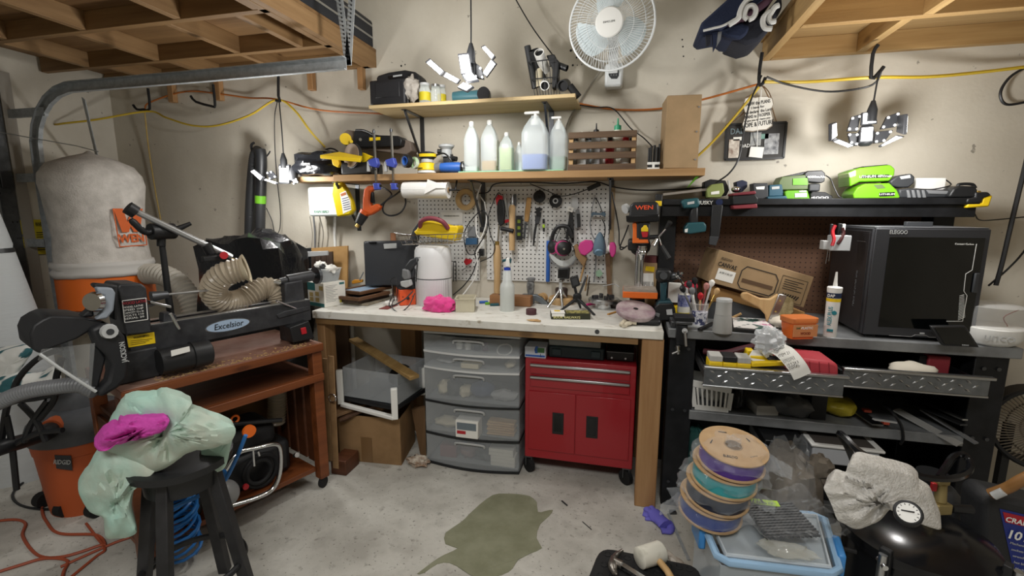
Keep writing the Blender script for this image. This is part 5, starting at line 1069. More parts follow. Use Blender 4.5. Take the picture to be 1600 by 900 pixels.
part(t,'head',ypoly(Yh,[(993,347),(1016,346),(1015,380),(1005,383),(993,380)],.16),DGR,.006);part(t,'orange_frame',ypoly(Yh-.006,[(988,350),(993,347),(995,351),(995,372),(1012,374),(1014,380),(988,380),(990,370)],.03),ORG,.003);part(t,'orange_frame',ypoly(Yh+.03,[(990,347),(998,346),(996,380),(988,380)],.06),ORG,.003)
sw=part(t,'switch_plate',ypoly(Yh-.008,[(998,348),(1014,347),(1013,374),(998,374)],.008),BLK,.002);part(sw,'switch_paddle',ypoly(Yh-.02,[(1002,362),(1002,357),(1005,354),(1006,352),(1010,352),(1011,354),(1013,357),(1013,362)],.014),YEL,.002);part(sw,'switch_base',ypoly(Yh-.019,[(1002,362.4),(1013,362.2),(1012,370),(1009,371),(1004,371)],.012),RED,.002)
part(t,'motor',g().cyl(PY(1000,384,2.56),PY(1000,384,2.62),.055).bb((PY(981,382,2.5).x,2.5,PY(985,392,2.5).z),(PY(1014,384,2.5).x,2.62,PY(985,374,2.5).z)),BLK,.012)
part(t,'side_knob',g().cyl(PY(980,325,Yh+.05),PY(976,327,Yh+.04),.024),LGR);part(t,'quill',G().lathe([(.021,0),(.021,-.008),(.024,-.01),(.024,-.022),(.02,-.024),(.023,-.03),(.023,-.042),(.018,-.05),(.012,-.07)],PY(1004,384,Yh+.02),n=20),CHROME)
part(t,'depth_rod',g().cyl(PY(1004,384,Yh+.03),PY(1003,444,Yh+.03),.005),STEEL)
hub_=PY(1029,370,Yh+.01);part(t,'feed_shaft',g().cyl(PY(1013,371,Yh+.02),hub_,.011),BLK)
for a,b in(((1041,357),(1047,347)),((1034,384),(1046,404)),((1026,374),(1020,384))):
    m_=PY(*a,Yh-.03);sp_=part(t,'feed_spoke',g().cyl(hub_,m_,.006),CHROME);part(sp_,'spoke_grip',g().cyl(m_,PY(*b,Yh-.05),.009,.012),BLK if b[0]>1021 else CHROME)
tz=PY(1000,452,2.4).z;ta,tbb=PY(973,457,2.36),PY(1028,457,2.36)
part(t,'work_table',g().bb((ta.x,2.36,tz-.04),(tbb.x,2.56,tz-.008)),ORG,.003);part(t,'table_face',g().bb((ta.x+.002,2.362,tz-.008),(tbb.x-.002,2.558,tz-.006)),mat('table_face','a89c90',.5,col2='8b7f74',sc=30));part(t,'table_bracket',loft([(-.065,.03,.03),(-.05,.045,.05),(-.04,.05,.06)],V3((col.x-.005,2.5,tz)),0,3),ORG)
part(t,'table_clamp',g().cyl(PY(993,466,2.5),PY(993,478,2.5),.03),DGR);part(t,'cable',pcord([(982,352,2.56),(976,368,2.6),(969,385,2.62),(971,390,2.62),(980,384,2.6)],.004),BLK);part(t,'cable',pcord([(956,300,2.72),(962,330,2.72),(967,360,2.7),(968,383,2.66),(975,387,2.62)],.004),BLK)
t=thing('grinding_disc','dusty pinkish grinding wheel tilted on the drill press base','grinding wheel',PZ(992,508,zB));c=PZ(992,494,zB+.03)+V3((0,0,.016));ax_=V3((.12,-.28,1)).normalized();part(t,'wheel',G().lathe([(.02,0),(.092,0),(.094,.004),(.094,.02),(.09,.024),(.02,.024)],c,ax_,36),mat('wheel_pink','8f7880',.8,col2='b3a7a6',sc=16));part(t,'bore',g().cyl(c+ax_*.024,c+ax_*.0246,.012),INK)
single('work_glove','crumpled beige glove fingers on the bench front by the press','glove',G().sweep(crom([PZ(969,511,zB)+V3((0,0,.008)),PZ(980,505,zB)+V3((0,0,.02)),PZ(990,497,zB)+V3((0,0,.032))]),[.007,.009,.011,.013,.013,.014,.015,.016,.016,.016,.016,.015,.012],10).sweep(crom([PZ(974,513,zB)+V3((0,0,.01)),PZ(984,509,zB)+V3((0,0,.014)),PZ(994,509,zB)+V3((0,0,.012))]),.011,10).jit(.006,40),mat('glove_beige','c9c0ab',.85),ang=70)
# cartons behind the press
t=thing('cardboard_box','slim cardboard box with white label and yellow tag behind the press','box',PZ(1014,476,zB));part(t,'carton',g().bb((PY(1004,470,2.62).x,2.62,zB),(PY(1024,470,2.62).x,2.72,PY(1010,411,2.62).z)),CARD,.002);part(t,'paper_label',ypoly(2.619,[(1004.5,427),(1021,427),(1021,449),(1004.5,449)],.001),PAPER,ang=0);part(t,'yellow_tag',ypoly(2.6185,[(1009,416),(1023,417),(1022,425),(1008,423)],.001),YEL,ang=0);text(t,'||l||| l|',INK,PY(1013,443,2.6185),(1,0,0),(0,0,1),.02,'barcode')
t=thing('sanding_roll','dark red sanding roll on top of the slim cardboard box','roll',PY(1017,411,2.67));c=PY(1017,411,2.67);part(t,'roll',g().ring(c+V3((0,0,.001)),(0,0,1),.036,.015,.04),mat('sand_red','5a2a2a',.8),.002)
# ================================================================ top shelf of the black bench
zU=UZ+.0006
def upx(t,pn,pts,d,m,Yd=2.53,bev=.004,par=None,**k):
    gg=ypoly(Yd,pts,d)
    return part(par or t,pn,gg,m,bev,**k)
text(bpy.data.objects['workbench.001'],'HUSKY',WHT,PY(1101,317,UY-.001),(1,0,0),(0,0,1),.018,width=.075,bold=.03)
t=thing('cordless_drill','teal cordless drill hung head up from the black bench shelf','drill',PY(1085,368,2.46));Yd=2.44
upx(t,'body',[(1064,315),(1070,311),(1092,309),(1094,319),(1090,325),(1068,326)],.06,TEAL,Yd,.008);upx(t,'nose',[(1064,317),(1068,314),(1069,325),(1065,325)],.05,BLK,Yd+.005);upx(t,'badge',[(1074,316),(1085,314),(1085,318),(1074,320)],.002,LGR,Yd-.001,0)
upx(t,'grip',[(1080,325),(1091,322),(1091,350),(1077,350),(1078,338)],.045,BLK,Yd+.008,.008);upx(t,'battery',[(1070,355),(1075,348),(1100,347),(1104,352),(1103,362),(1078,366),(1069,364)],.07,TEAL,Yd-.005,.006);upx(t,'battery_label',[(1070,358),(1075,357),(1074,363),(1070,363)],.002,WHT,Yd-.006,0)
t=tool('strap','black strap loop hanging from the bench shelf front','strap',[(1113,320),(1130,320),(1124,372),(1119,384),(1108,382),(1109,370)],.02,BLK,2.45,.004);add(t,'end_tab',[(1109,369),(1123,370),(1119,384),(1108,382)],DGR,.022,2.448)
single('round_magnet','round navy knob on the bench shelf front by the lettering','knob',g().cyl(PY(1124,316,2.5),PY(1124,316,2.48),.016),mat('knob_navy','26345e',.3))
t=thing('plate_joiner','dark red and black tool block overhanging the shelf front','tool',PY(1165,327,2.46));upx(t,'body',[(1146,306),(1180,304),(1185,310),(1184,318),(1145,320)],.12,BLK,2.44);upx(t,'top_pad',[(1145,302),(1181,298),(1182,303),(1145,306)],.12,mat('dark_red','6e2630',.5),2.435);upx(t,'bottom_pad',[(1145,321),(1183,318),(1184,325),(1146,327)],.1,mat('dark_red2','7a2c34',.5),2.445)
single('wood_shim','long grey wooden shim lying on the shelf end by the press','shim',g().bar(PY(1036,304,2.56),PY(1106,296,2.56),.03,.012),mat('grey_shim','8a8278',.7));single('screwdriver','black tool handle with a yellow band at the shelf end','hand tool',PB(g(),2.45,1024,303,1035,322,.04),BLK,bev=.004)
single('yellow_band','yellow tape measure clipped on the upright by the press','tape measure',PB(g(),2.44,1024,314,1034,322,.03),YEL,bev=.003)
t=thing('olive_charger','olive green tool battery by the dark red tool block','battery',V3((PY(1117,308,2.55).x,2.55,zU)));upx(t,'case',[(1104,296),(1112,288),(1130,286),(1132,300),(1126,309),(1105,309)],.07,mat('olive','7f8a4e',.5),2.53);upx(t,'badge',[(1111,300),(1124,298),(1124,303),(1111,304)],.002,PAPER,2.528,0)
t=thing('jigsaw','black and navy tool with chrome parts behind the red block','tool',V3((PY(1150,300,2.62).x,2.62,zU)));upx(t,'body',[(1100,284),(1110,280),(1134,282),(1140,296),(1135,306),(1100,306)],.08,BLK,2.62);upx(t,'grip',[(1150,284),(1160,281),(1168,284),(1168,292),(1160,300),(1152,300)],.07,NAVY,2.58);part(t,'chrome_dome',g().ball(PY(1150,296,2.57),(.022,.022,.016),14,8),CHROME);part(t,'wire_guard',pcord([(1138,282,2.56),(1139,292,2.55),(1142,302,2.54)],.004),LGR)
t=thing('slot_charger','grey battery charger with an open slot on the black shelf','charger',V3((PY(1189,308,2.55).x,2.55,zU)));upx(t,'case',[(1177,286),(1200,286),(1201,311),(1178,311)],.08,DGR,2.54);upx(t,'slot_label',[(1181,292),(1195,291),(1194,296),(1182,296)],.002,PAPER,2.538,0)
t=thing('blue_charger','teal blue battery charger beside the grey slot charger','charger',V3((PY(1211,308,2.55).x,2.55,zU)));MB2=mat('charger_blue','2d5466',.5);upx(t,'case',[(1202,289),(1222,288),(1225,306),(1201,307)],.09,MB2,2.55);upx(t,'base',[(1199,307),(1229,306),(1231,311.5),(1199,311.5)],.12,MB2,2.52);upx(t,'label',[(1206,292),(1218,291),(1218,295),(1206,296)],.002,LGR,2.548,0)
OLV2=mat('olive_tool','5c6b45',.5)
t=thing('green_charger','olive battery charger stacked on the lime battery','charger',V3((PY(1238,297,2.58).x,2.58,PY(1238,296,2.56).z)));upx(t,'case',[(1217,284),(1222,276),(1258,273),(1264,276),(1264,296),(1217,297)],.1,OLV2,2.56);upx(t,'face',[(1239,279),(1262,278),(1262,289),(1239,289)],.003,GRN,2.557,0);upx(t,'top_handle',[(1222,276),(1258,268),(1260,272),(1226,279)],.08,DGR,2.57)
t=thing('lime_battery','lime battery pack under the olive charger','battery',V3((PY(1240,308,2.55).x,2.55,zU)));upx(t,'case',[(1226,300),(1230,297.5),(1262,297.5),(1266,311.5),(1228,311.5)],.1,GRN,2.54);upx(t,'label',[(1242,302),(1261,301),(1261,308),(1242,308.5)],.002,LGR,2.538,0);upx(t,'top_label',[(1249,298),(1260,297.6),(1260,300),(1249,300)],.002,WHT,2.537,0)
for i,(pts,cap,lb,yy)in enumerate((([(1257,271),(1262,267),(1285,266),(1290,271),(1289,283),(1284,286),(1258,284)],'4000','black battery pack with white digits on top of the pile',2.56),([(1266,303),(1270,299),(1290,300),(1301,306),(1302,311.5),(1266,311.5)],'4000','black battery pack with white digits low on the shelf',2.54))):
    t=thing('battery_pack',lb,'battery',PY(1275,pts[-1][1],yy));upx(t,'case',pts,.08,BLK,yy);c=PY(1275 if i==0 else 1281,276.5 if i==0 else 309,yy-.001);text(t,cap+('mAh' if i==0 else ''),WHT,c,(1,0,0),(0,0,1),.011,width=.075,bold=.02)
single('battery_pack','dark tool terminal block between the two digit marked batteries','battery',PB(g(),2.55,1264,287,1282,299,.08),DGR,bev=.006);wcord('thin black charger cord from the top battery to the shelf',[(1290,274,2.58),(1298,280,2.57),(1303,292,2.56),(1310,306,2.55),(1316,309,2.55)],.003,BLK,'power_cord')
t=thing('mower_battery','big lime green battery block with black lettering strip','battery',V3((PY(1362,286,2.58).x,2.58,PY(1362,285,2.58).z)));LG2=mat('lime_bright','68a61c',.4)
upx(t,'case',[(1327,268),(1344,262),(1386,258),(1392,257.5),(1399,264),(1398,273),(1390,283),(1344,284),(1328,292)],.13,LG2,2.55,.006);upx(t,'end_face',[(1326,270),(1338,265),(1338,275),(1328,278)],.12,mat('pale_lime','c9e6a0',.5),2.5485);st_=upx(t,'lettering_strip',[(1348,273.5),(1390,272.5),(1388,277.5),(1346,278.5)],.002,BLK,2.548,0);text(t,'LITHIUM 40Vmax',WHT,PY(1368,275.6,2.5475),(1,0,.02),(0,0,1),.011,width=.13);upx(t,'top_ridge',[(1348,260),(1386,257),(1390,258),(1350,262)],.1,BLK,2.56,.002)
t=thing('mower_charger','lime green charger base under the big lime battery','charger',V3((PY(1366,309,2.55).x,2.55,zU)));upx(t,'case',[(1333,303),(1340,293),(1352,287),(1390,286),(1402,297),(1407,308),(1404,310),(1334,310)],.13,LG2,2.53,.006);upx(t,'lettering_strip',[(1374,301),(1398,300),(1398,306),(1374,307)],.002,BLK,2.528,0);text(t,'LITHIUM',WHT,PY(1386,303.5,2.5275),(1,0,0),(0,0,1),.008,width=.06);upx(t,'vent_print',[(1365,289),(1378,288),(1384,294),(1371,295)],.002,OLV2,2.529,0)
t=thing('black_battery','dark grey battery with a pale label leaning on the lime charger','battery',V3((PY(1412,294,2.57).x,2.57,PY(1412,294,2.57).z)));upx(t,'case',[(1390,284),(1402,275),(1424,271),(1430,276),(1429,286),(1420,293),(1404,293),(1395,291)],.09,DGR,2.55,.006);upx(t,'label',[(1406,276),(1422,273),(1423,278),(1408,280)],.002,LGR,2.548,0)
single('white_carton','plain white carton behind the hedge tool on the shelf','box',PB(g(),2.6,1430,278,1477,309,.1),WHT,bev=.003)
t=thing('hedge_tool','long grey and black tool with ribs lying on the shelf','tool',V3((PY(1440,308,2.53).x,2.53,zU)));upx(t,'body',[(1404,296),(1420,294),(1450,296),(1486,296),(1488,309),(1406,309.5)],.07,DGR,2.53,.008);upx(t,'grey_panel',[(1448,297),(1482,298),(1484,304),(1452,303)],.01,GRY,2.525,.003)
for k in range(4):upx(t,'rib',[(1417+8*k,297),(1421+8*k,297),(1424+8*k,309),(1419+8*k,309)],.01,GRY,2.524,.002)
wcord('thin black cord arching behind the white carton',[(1430,295,2.58),(1455,296,2.57),(1478,292,2.57),(1486,288,2.6),(1478,281,2.62)],.003,BLK,'power_cord')
t=thing('work_torch','black and yellow torch head overhanging the black shelf end','torch',V3((PY(1505,308,2.52).x,2.52,zU)));upx(t,'body',[(1482,308),(1490,294),(1500,290),(1525,291),(1530,300),(1528,309)],.08,BLK,2.5,.008);part(t,'handle',pcord([(1497,292,2.54),(1499,288,2.54),(1518,288,2.54),(1524,294,2.54)],.007),BLK);upx(t,'yellow_head',[(1537,306),(1552,305),(1546,323),(1510,325),(1512,318),(1534,317)],.1,YEL,2.5,.006);upx(t,'black_head',[(1524,300),(1545,300),(1550,305),(1536,310),(1534,317),(1510,318),(1512,310),(1524,308)],.1,BLK,2.495,.006);upx(t,'gold_ring',[(1527,298),(1533,298),(1534,303),(1528,303)],.08,BRASS,2.498,.002)
wcord('thin black charger cord drooping from the shelf end along the wall',[(1520,325,2.58),(1524,336,2.6),(1532,344,2.65),(1560,343,2.72),(1640,335,2.75)],.003,BLK,'power_cord')
# ================================================================ on the grey bench top
zK=KZ+.0006
# 3D printer
PRB=mat('printer_charcoal','3a3b3f',.45,.2);PRS=mat('printer_side','2c2a2c',.5);PRG=mat('printer_glass','060809',.06,coat=.4)
fr,w_,d_,h_=corner(zK,(1346,527),(1522,537.4),d=.41,top=352);h_=PY(1450,355,fr.m.translation.y+.02).z-zK
t=thing('enclosed_printer','large charcoal enclosed printer with a black glass door','3d printer',fr.m@V3((w_/2,d_/2,0)),fr.rz);X_,Y_,Z_=fdir(fr);NX=-X_
fbox(t,'body',fr,(0,.012,.012),(w_,d_,h_-.004),PRB,.006);fbox(t,'side_panel',fr,(-.003,.03,.02),(0,d_-.01,h_-.02),PRS,.001);fbox(t,'lid',fr,(.004,.012,h_-.004),(w_-.004,d_,h_),mat('printer_lid','6c6e72',.3,.3),.001)
fr_=fbox(t,'door_frame',fr,(.004,0,.014),(w_-.004,.0115,h_-.006),PRB,.003);fbox(fr_,'glass',fr,(.055,-.002,.05),(w_-.02,0,h_-.04),PRG,.0015)
for x in(.02,w_-.06):fbox(t,'foot',fr,(x,.02,0),(x+.04,.06,.012),BLKR)
fbox(t,'foot',fr,(.02,d_-.06,0),(.06,d_-.02,.012),BLKR);fbox(t,'foot',fr,(w_-.06,d_-.06,0),(w_-.02,d_-.02,.012),BLKR)
def PF(px,py,o=-.003):return fr.m@fr.Y(px,py,o)
text(t,'ELEGOO',LGR,PF(1404,363,-.0005),X_,Z_,.016,width=.062,bold=.02);text(t,'Centauri Carbon',WHT,PF(1507,381.5),X_,Z_,.007,width=.062,bold=.02)
gg=g();pl=[PF(*q)for q in((1526,381),(1519,422),(1509,428),(1506,455),(1511,462),(1504,502),(1479,502))]
for a,b in zip(pl,pl[1:]):gg.bar(a,b,.0016,.0012,Y_)
part(t,'line_print',gg,WHT,ang=0,kind='stuff');gg=g()
for k in range(16):gg.bar(PF(1497+k*.15,500-k*2.5),PF(1508-k*.1,495-k*2.3),.0012,.0018,Y_)
part(t,'hatch_print',gg,WHT,ang=0,kind='stuff');fbox(t,'door_handle',fr,(w_-.04,-.012,h_*.45),(w_-.022,-.002,h_*.62),DGR,.004)
gg=g();pl=[PF(*q,-.0005)for q in((1389,524),(1424,526),(1430,523),(1447,524),(1452,527),(1480,528))]
for a,b in zip(pl,pl[1:]):gg.bar(a,b,.0012,.0012,Y_)
part(t,'line_print',gg,LGR,ang=0,kind='stuff');part(t,'button',g().box(fr.m@V3((w_*.54,-.001,.032)),(.016,.003,.006),fr.rz),LGR)
text(t,'CREATE THE FUTURE  NOW',GRY,fr.m@V3((-.0045,.1,h_*.42)),Z_,X_,.009,width=.16);part(t,'side_line',g().bb((-.0036,.06,h_*.86),(-.003,.14,h_*.863)).xf(fr.m),GRY,ang=0)
fbox(t,'spool_bracket',fr,(w_*.42,d_*.3,h_),(w_*.66,d_*.36,h_+.02),DGR,.002)
# pliers in a clip-on holder at the printer corner
hp=fr.m@V3((-.02,.08,h_-.09));t=thing('tool_holder','white clip on tool holder on the printer corner','holder',hp);part(t,'cup',PB(g(),hp.y-.03,1299,368,1330,392,.05),mat('holder_clear','c4c7c9',.4,alpha=.8),.003);part(t,'cup',PB(g(),hp.y-.02,1286,376,1299,390,.04),LGR,.003);part(t,'hanging_pin',g().cyl(PY(1294,390,hp.y),PY(1290,412,hp.y),.0012).cyl(PY(1297,390,hp.y),PY(1295,408,hp.y),.0012),STEEL,kind='stuff')
t=thing('pliers','red and black handled pliers standing in the white clip holder','pliers',PY(1306,385,hp.y-.02));part(t,'handle',G().sweep(crom([PY(1305,352,hp.y-.01),PY(1301,362,hp.y-.015),PY(1303,374,hp.y-.035),PY(1300,384,hp.y-.04)]),.007,8),RED);part(t,'handle',G().sweep(crom([PY(1316,356,hp.y-.01),PY(1318,364,hp.y-.015),PY(1314,374,hp.y-.035),PY(1309,381,hp.y-.04)]),.007,8),mat('handle_maroon','3a1517',.4));part(t,'jaw',PB(g(),hp.y,1310,349,1316,366,.015),BLK,.003)
single('flush_cutter','white tipped black tool standing in the clip holder','hand tool',PB(g(),hp.y+.01,1316,350,1321,370,.015),WHT,bev=.003);single('marker_pen','black pen standing in the clip holder by the red pliers','pen',PB(g(),hp.y+.012,1297,350,1302,370,.012),BLK,bev=.003)
# touch screen
a_,b_=PZ(1472,543,zK),PZ(1531,546,zK);t=thing('touch_screen','small black tilted touch screen at the printer foot','screen',a_.lerp(b_,.5));q4=[PY(1461,516,a_.y+.0),PY(1518,513,a_.y+.05),b_,a_];q4=[PV(a_,1461,513),PV(b_,1518,513),b_+V3((0,0,.006)),a_+V3((0,0,.006))];q4[0]+=V3((.0,.03,0));q4[1]+=V3((0,.03,0))
part(t,'case',G().prism(q4,V3((0,.018,.004))),BLK,.005);c=sum(q4,V3((0,0,0)))/4;part(t,'display',G().prism([c+(p-c)*.84+V3((0,-.002,.003))for p in q4],(0,.002,0)),PRG,.001);text(t,'ELEGOO',LGR,q4[3].lerp(q4[2],.6)+V3((0,-.001,.008)),q4[2]-q4[3],q4[0]-q4[3],.005,width=.022)
# dome cup at the end of the bench
c=PZ(1573,546,zK)+V3((.0,.1,0));t=thing('dome_cloche','clear dome over a white bowl base at the bench end','dome',c);part(t,'bowl',G().lathe([(.07,0),(.085,.01),(.098,.03),(.1,.07),(.094,.075)],c,n=32),WHT,label='white bowl base');part(t,'dome',G().lathe([(.097,.072),(.098,.13),(.094,.155),(.07,.165),(.002,.168)],c,n=32),film('dome_clear','e6e8e8',.16,.04));part(t,'inner_cord',G().sweep(crom([c+V3((.03,-.04,.08)),c+V3((.0,-.06,.12)),c+V3((.05,-.05,.15))]),.002,6),mat('cord_brown','6a3020',.5));text(t,'unco',LGR,c+V3((-.03,-.103,.045)),(1,-.2,0),(0,0,1),.03,width=.09)
# caulk tube and putty tub
c=PZ(1296,525,zK);t=thing('caulk_tube','white and teal caulk tube standing before the printer','caulk',c);part(t,'tube',turned(c,[(10,528),(10.5,526),(11.5,462),(11.5,456)],24),WHT);part(t,'collar',turned(c,[(12,456),(12.4,449),(11,448),(4,447)],24),WHT);part(t,'nozzle',turned(c,[(4,447),(3,440),(1.6,425)],14),WHT);part(t,'navy_band',turned(c,[(11.7,465),(11.8,457)],24,False),mat('navy_band','1c2a4a',.5));part(t,'yellow_band',turned(c,[(11.6,470.5),(11.7,465.5)],24,False),YEL)
vw=(CAM-c);vw.z=0;vw.normalize();sd=V3((-vw.y,vw.x,0));r_=11.9*mpp(c)
sd=V3((0,0,1)).cross(vw);text(t,'ALEX PLUS',mat('print_teal','1f7f8c',.5),V3((c.x,c.y,PV(c,1294,492).z))+vw*(r_+.0015)-sd*.006,(0,0,1),-sd,.016,width=.082,bold=.03);text(t,'DAP',WHT,PV(c,1299,460.5)+vw*(r_+.0015),sd,(0,0,1),.012,width=.026,bold=.04);part(t,'print_disc',g().cyl(PV(c,1302,487)+vw*r_*.9+sd*.004,PV(c,1302,487)+vw*(r_*.98)+sd*.004,.009,n=16),bpy.data.materials['print_teal']);part(t,'print_block',g().box(PV(c,1297,514)+vw*r_*.93,(.022,.004,.01),math.atan2(sd.y,sd.x)),bpy.data.materials['print_teal'],ang=0)
fr,w_,d_,h_=corner(zK,(1237,531),(1276,530),d=.085,top=502);t=thing('putty_tub','orange putty tub with a printed label on the bench edge','tub',fr.m@V3((w_/2,d_/2,0)),fr.rz);cc=fr.m@V3((w_/2,d_/2,0));part(t,'tub',loft([(0,w_*.46,d_*.44),(h_*.85,w_*.52,d_*.5)],cc,fr.rz,6,28),mat('putty_orange','d4662a',.4));part(t,'lid',loft([(h_*.86,w_*.56,d_*.53),(h_*1.1,w_*.57,d_*.54),(h_*1.13,w_*.55,d_*.52)],cc,fr.rz,6,28),mat('putty_lid','c9723a',.5));X_,Y_,Z_=fdir(fr)
part(t,'label',g().bb((w_*.02,-.003,h_*.15),(w_*.98,.0,h_*.8)).xf(fr.m),mat('putty_label','c98a5a',.6),ang=0);text(t,'PLASTIC',WHT,fr.m@V3((w_*.55,-.0035,h_*.62)),X_,Z_,.01,width=.05,bold=.02);text(t,'WOOD',mat('print_dk_orange','7a2c12',.5),fr.m@V3((w_*.5,-.0035,h_*.33)),X_,Z_,.011,width=.045,bold=.03);text(t,'DAP',mat('print_green','2a5a34',.5),fr.m@V3((w_*.2,-.0035,h_*.62)),X_,Z_,.008,width=.018,bold=.03)
# boxes leaning at the back
t=thing('cardboard_box','big cardboard box with printed lettering tilted against the pegboard','box',PY(1180,470,2.5));A,B,Cc,D=PY(1124,390,2.46),PY(1272,433,2.4),PY(1256,481,2.4),PY(1106,440,2.46);bk=V3((-.03,.2,.0));part(t,'carton',G().hexa([A,B,Cc,D],[p+bk for p in(A,B,Cc,D)]),CARD,.003);xd=(B-A).normalized();yd=(A-D).normalized();nd=xd.cross(yd)
def CB(u,v,o=.001):return A.lerp(B,u).lerp(D.lerp(Cc,u),v)+nd*o*(1 if nd.y<0 else-1)
text(t,'ELEGOO',INK,CB(.115,.22),xd,yd,.012,width=.05);text(t,'CANVAS',INK,CB(.14,.4),xd,yd,.022,width=.085,bold=.02);lb_=part(t,'paper_label',G().prism([CB(.06,.52),CB(.25,.52),CB(.25,.86),CB(.06,.86)],nd*.0006),PAPER,ang=0);text(t,'# 50 3 05 07',INK,CB(.155,.63,.0025),xd,yd,.009,width=.06)
gg=g();ro=[(.3,.4),(.34,.25),(.64,.25),(.68,.4),(.68,.8),(.64,.93),(.34,.93),(.3,.8),(.3,.4)]
for a,b in zip(ro,ro[1:]):gg.bar(CB(*a),CB(*b),.004,.0015,nd)
part(t,'outline_print',gg,INK,ang=0,kind='stuff');part(t,'drawing_print',G().prism([CB(.33,.62),CB(.65,.62),CB(.65,.74),CB(.33,.74)],nd*.0006),mat('print_brown','5c4632',.8),ang=0);gg=g()
for k in range(5):gg.bar(CB(.74,.3+.07*k),CB(.93-.05*(k%2),.3+.07*k),.003,.0015,nd)
for k in range(7):gg.bar(CB(.75+.025*k,.85),CB(.77+.025*k,.72),.005,.0015,nd)
for a,b in(((.71,.2),(.96,.2)),((.96,.2),(.96,.95)),((.96,.95),(.71,.95)),((.71,.95),(.71,.2))):gg.bar(CB(*a),CB(*b),.0015,.0015,nd)
part(t,'text_lines',gg,INK,ang=0,kind='stuff')
t=thing('cardboard_box','lower tan cardboard box beneath the lettered one on the grey bench','box',PY(1180,510,2.52));A2,B2=PY(1110,445,2.52),PY(1258,488,2.5);C5,D5=PY(1254,508,2.5),PY(1112,472,2.52);C5.z=max(zK,C5.z);part(t,'carton',G().hexa([A2,B2,C5,D5],[p+V3((-.02,.16,.0))for p in(A2,B2,C5,D5)]),mat('cardboard_tan','b58a55',.85),.002)
single('paint_scraper_case','dark curved grey panel leaning low under the boxes','panel',G().prism([PY(1098,475,2.47),PY(1140,470,2.47),PY(1190,485,2.46),PY(1202,500,2.45),PY(1194,512,2.44),PY(1100,512,2.46)],(0,.03,0)),DGR,bev=.004)
# bench brush
t=thing('bench_brush','wooden handled broad brush with pale bristles on the grey bench','brush',PY(1215,512,2.36));Yb_=2.36;part(t,'handle',ypoly(Yb_,[(1157,462),(1160,457.5),(1168,457),(1188,466),(1203,467),(1216,459),(1222,464),(1206,505),(1199,506),(1196,492),(1186,481),(1170,473),(1160,468)],.02),TAN,.006);part(t,'ferrule',ypoly(Yb_-.006,[(1217,459),(1230,462),(1210,508),(1199,505)],.035),STEEL,.003);part(t,'bristles',ypoly(Yb_-.004,[(1229,463),(1241,468),(1240,487),(1228,510),(1209,508)],.03),mat('bristle','b3a27c',.9,col2='857650',sc=40,st=(1,1,1),bump=.6),.004,kind='stuff')
for q in((1219,470),(1212,487),(1205,502)):part(t,'rivet',g().cyl(PY(*q,Yb_-.006),PY(*q,Yb_-.009),.004),BRASS)
single('green_disc','green foam disc lying behind the paint palette','disc',turned(PZ(1170,498,zK)+V3((0,.02,0)),[(15,500),(15.5,498),(15.5,490),(14,488)],24),mat('disc_green','3d7a2c',.7));single('dowel','short pale dowel poking out by the green disc','dowel',g().cyl(PZ(1142,501,zK)+V3((0,0,.012)),PY(1158,490,2.42),.006),TAN)
# palette tray
P4=[PZ(*q,zK)for q in((1142,518),(1216,524),(1200,503),(1140,500))];t=thing('paint_palette','black paint palette smeared white and pink on the bench edge','palette',sum(P4,V3((0,0,0)))/4);part(t,'tray',G().prism(P4,(0,0,.016)),BLK,.002);c=sum(P4,V3((0,0,0)))/4;part(t,'paint',G().prism([c+(p-c)*.88+V3((0,0,.0163))for p in P4],(0,0,.002)),mat('palette_paint','e4e1de',.5,col2='3a5a55',sc=16,lo=.5,hi=.56),ang=0)
single('pink_smear_card','white scrap with pink smears on the paint palette','card',G().prism([c+(P4[i]-c)*k+V3((.02,0,.019))for i,k in((0,.2),(1,.72),(2,.5),(3,.1))],(0,0,.002)),mat('smear','e9e2e2',.6,col2='b35a8a',sc=22,lo=.52,hi=.6),ang=0)
single('cloth_scrap','white cloth scrap bunched beside the putty tub','cloth',crumple(PZ(1226,516,zK)+V3((.0,.05,.025)),(.05,.05,.026),12,.4,18,10,flat=zK),mat('cloth_ivory','dcd5c6',.9),ang=60)
# grey tumbler and brush cup
c=PZ(1128,517,zK);t=thing('tumbler','grey ribbed tumbler upside down on the grey bench','tumbler',c);part(t,'body',turned(c,[(15.5,519),(16,516),(13.6,492.5),(13.4,491.5)],28),mat('tumbler_grey','9b9b98',.6,bump=.1,sc=40));part(t,'upper',turned(c,[(13.2,491.2),(12.3,472),(12.6,471)],28),mat('tumbler_grey2','a8a8a5',.6));part(t,'rim',turned(c,[(12.8,471),(12.6,467),(11,466)],28),LGR)
c=PZ(1092,508,zK);t=thing('brush_cup','checkered cup stuffed with brushes on the grey bench','cup',c);CK=mat('checker','d8d8e0',.5,col2='3f4468',sc=55,lo=.49,hi=.51);part(t,'saucer',turned(c,[(17,511),(18,509),(17,506),(4,507)],24),LGR);part(t,'cup',turned(c,[(8,508),(9.5,506),(13,486),(12.5,486)],24),CK);part(t,'glass',turned(c+V3((0,.03,0)),[(14,508),(15,474),(14.6,474)],24),film('cup_glass','b9b4b0',.3,.08))
random.seed(4)
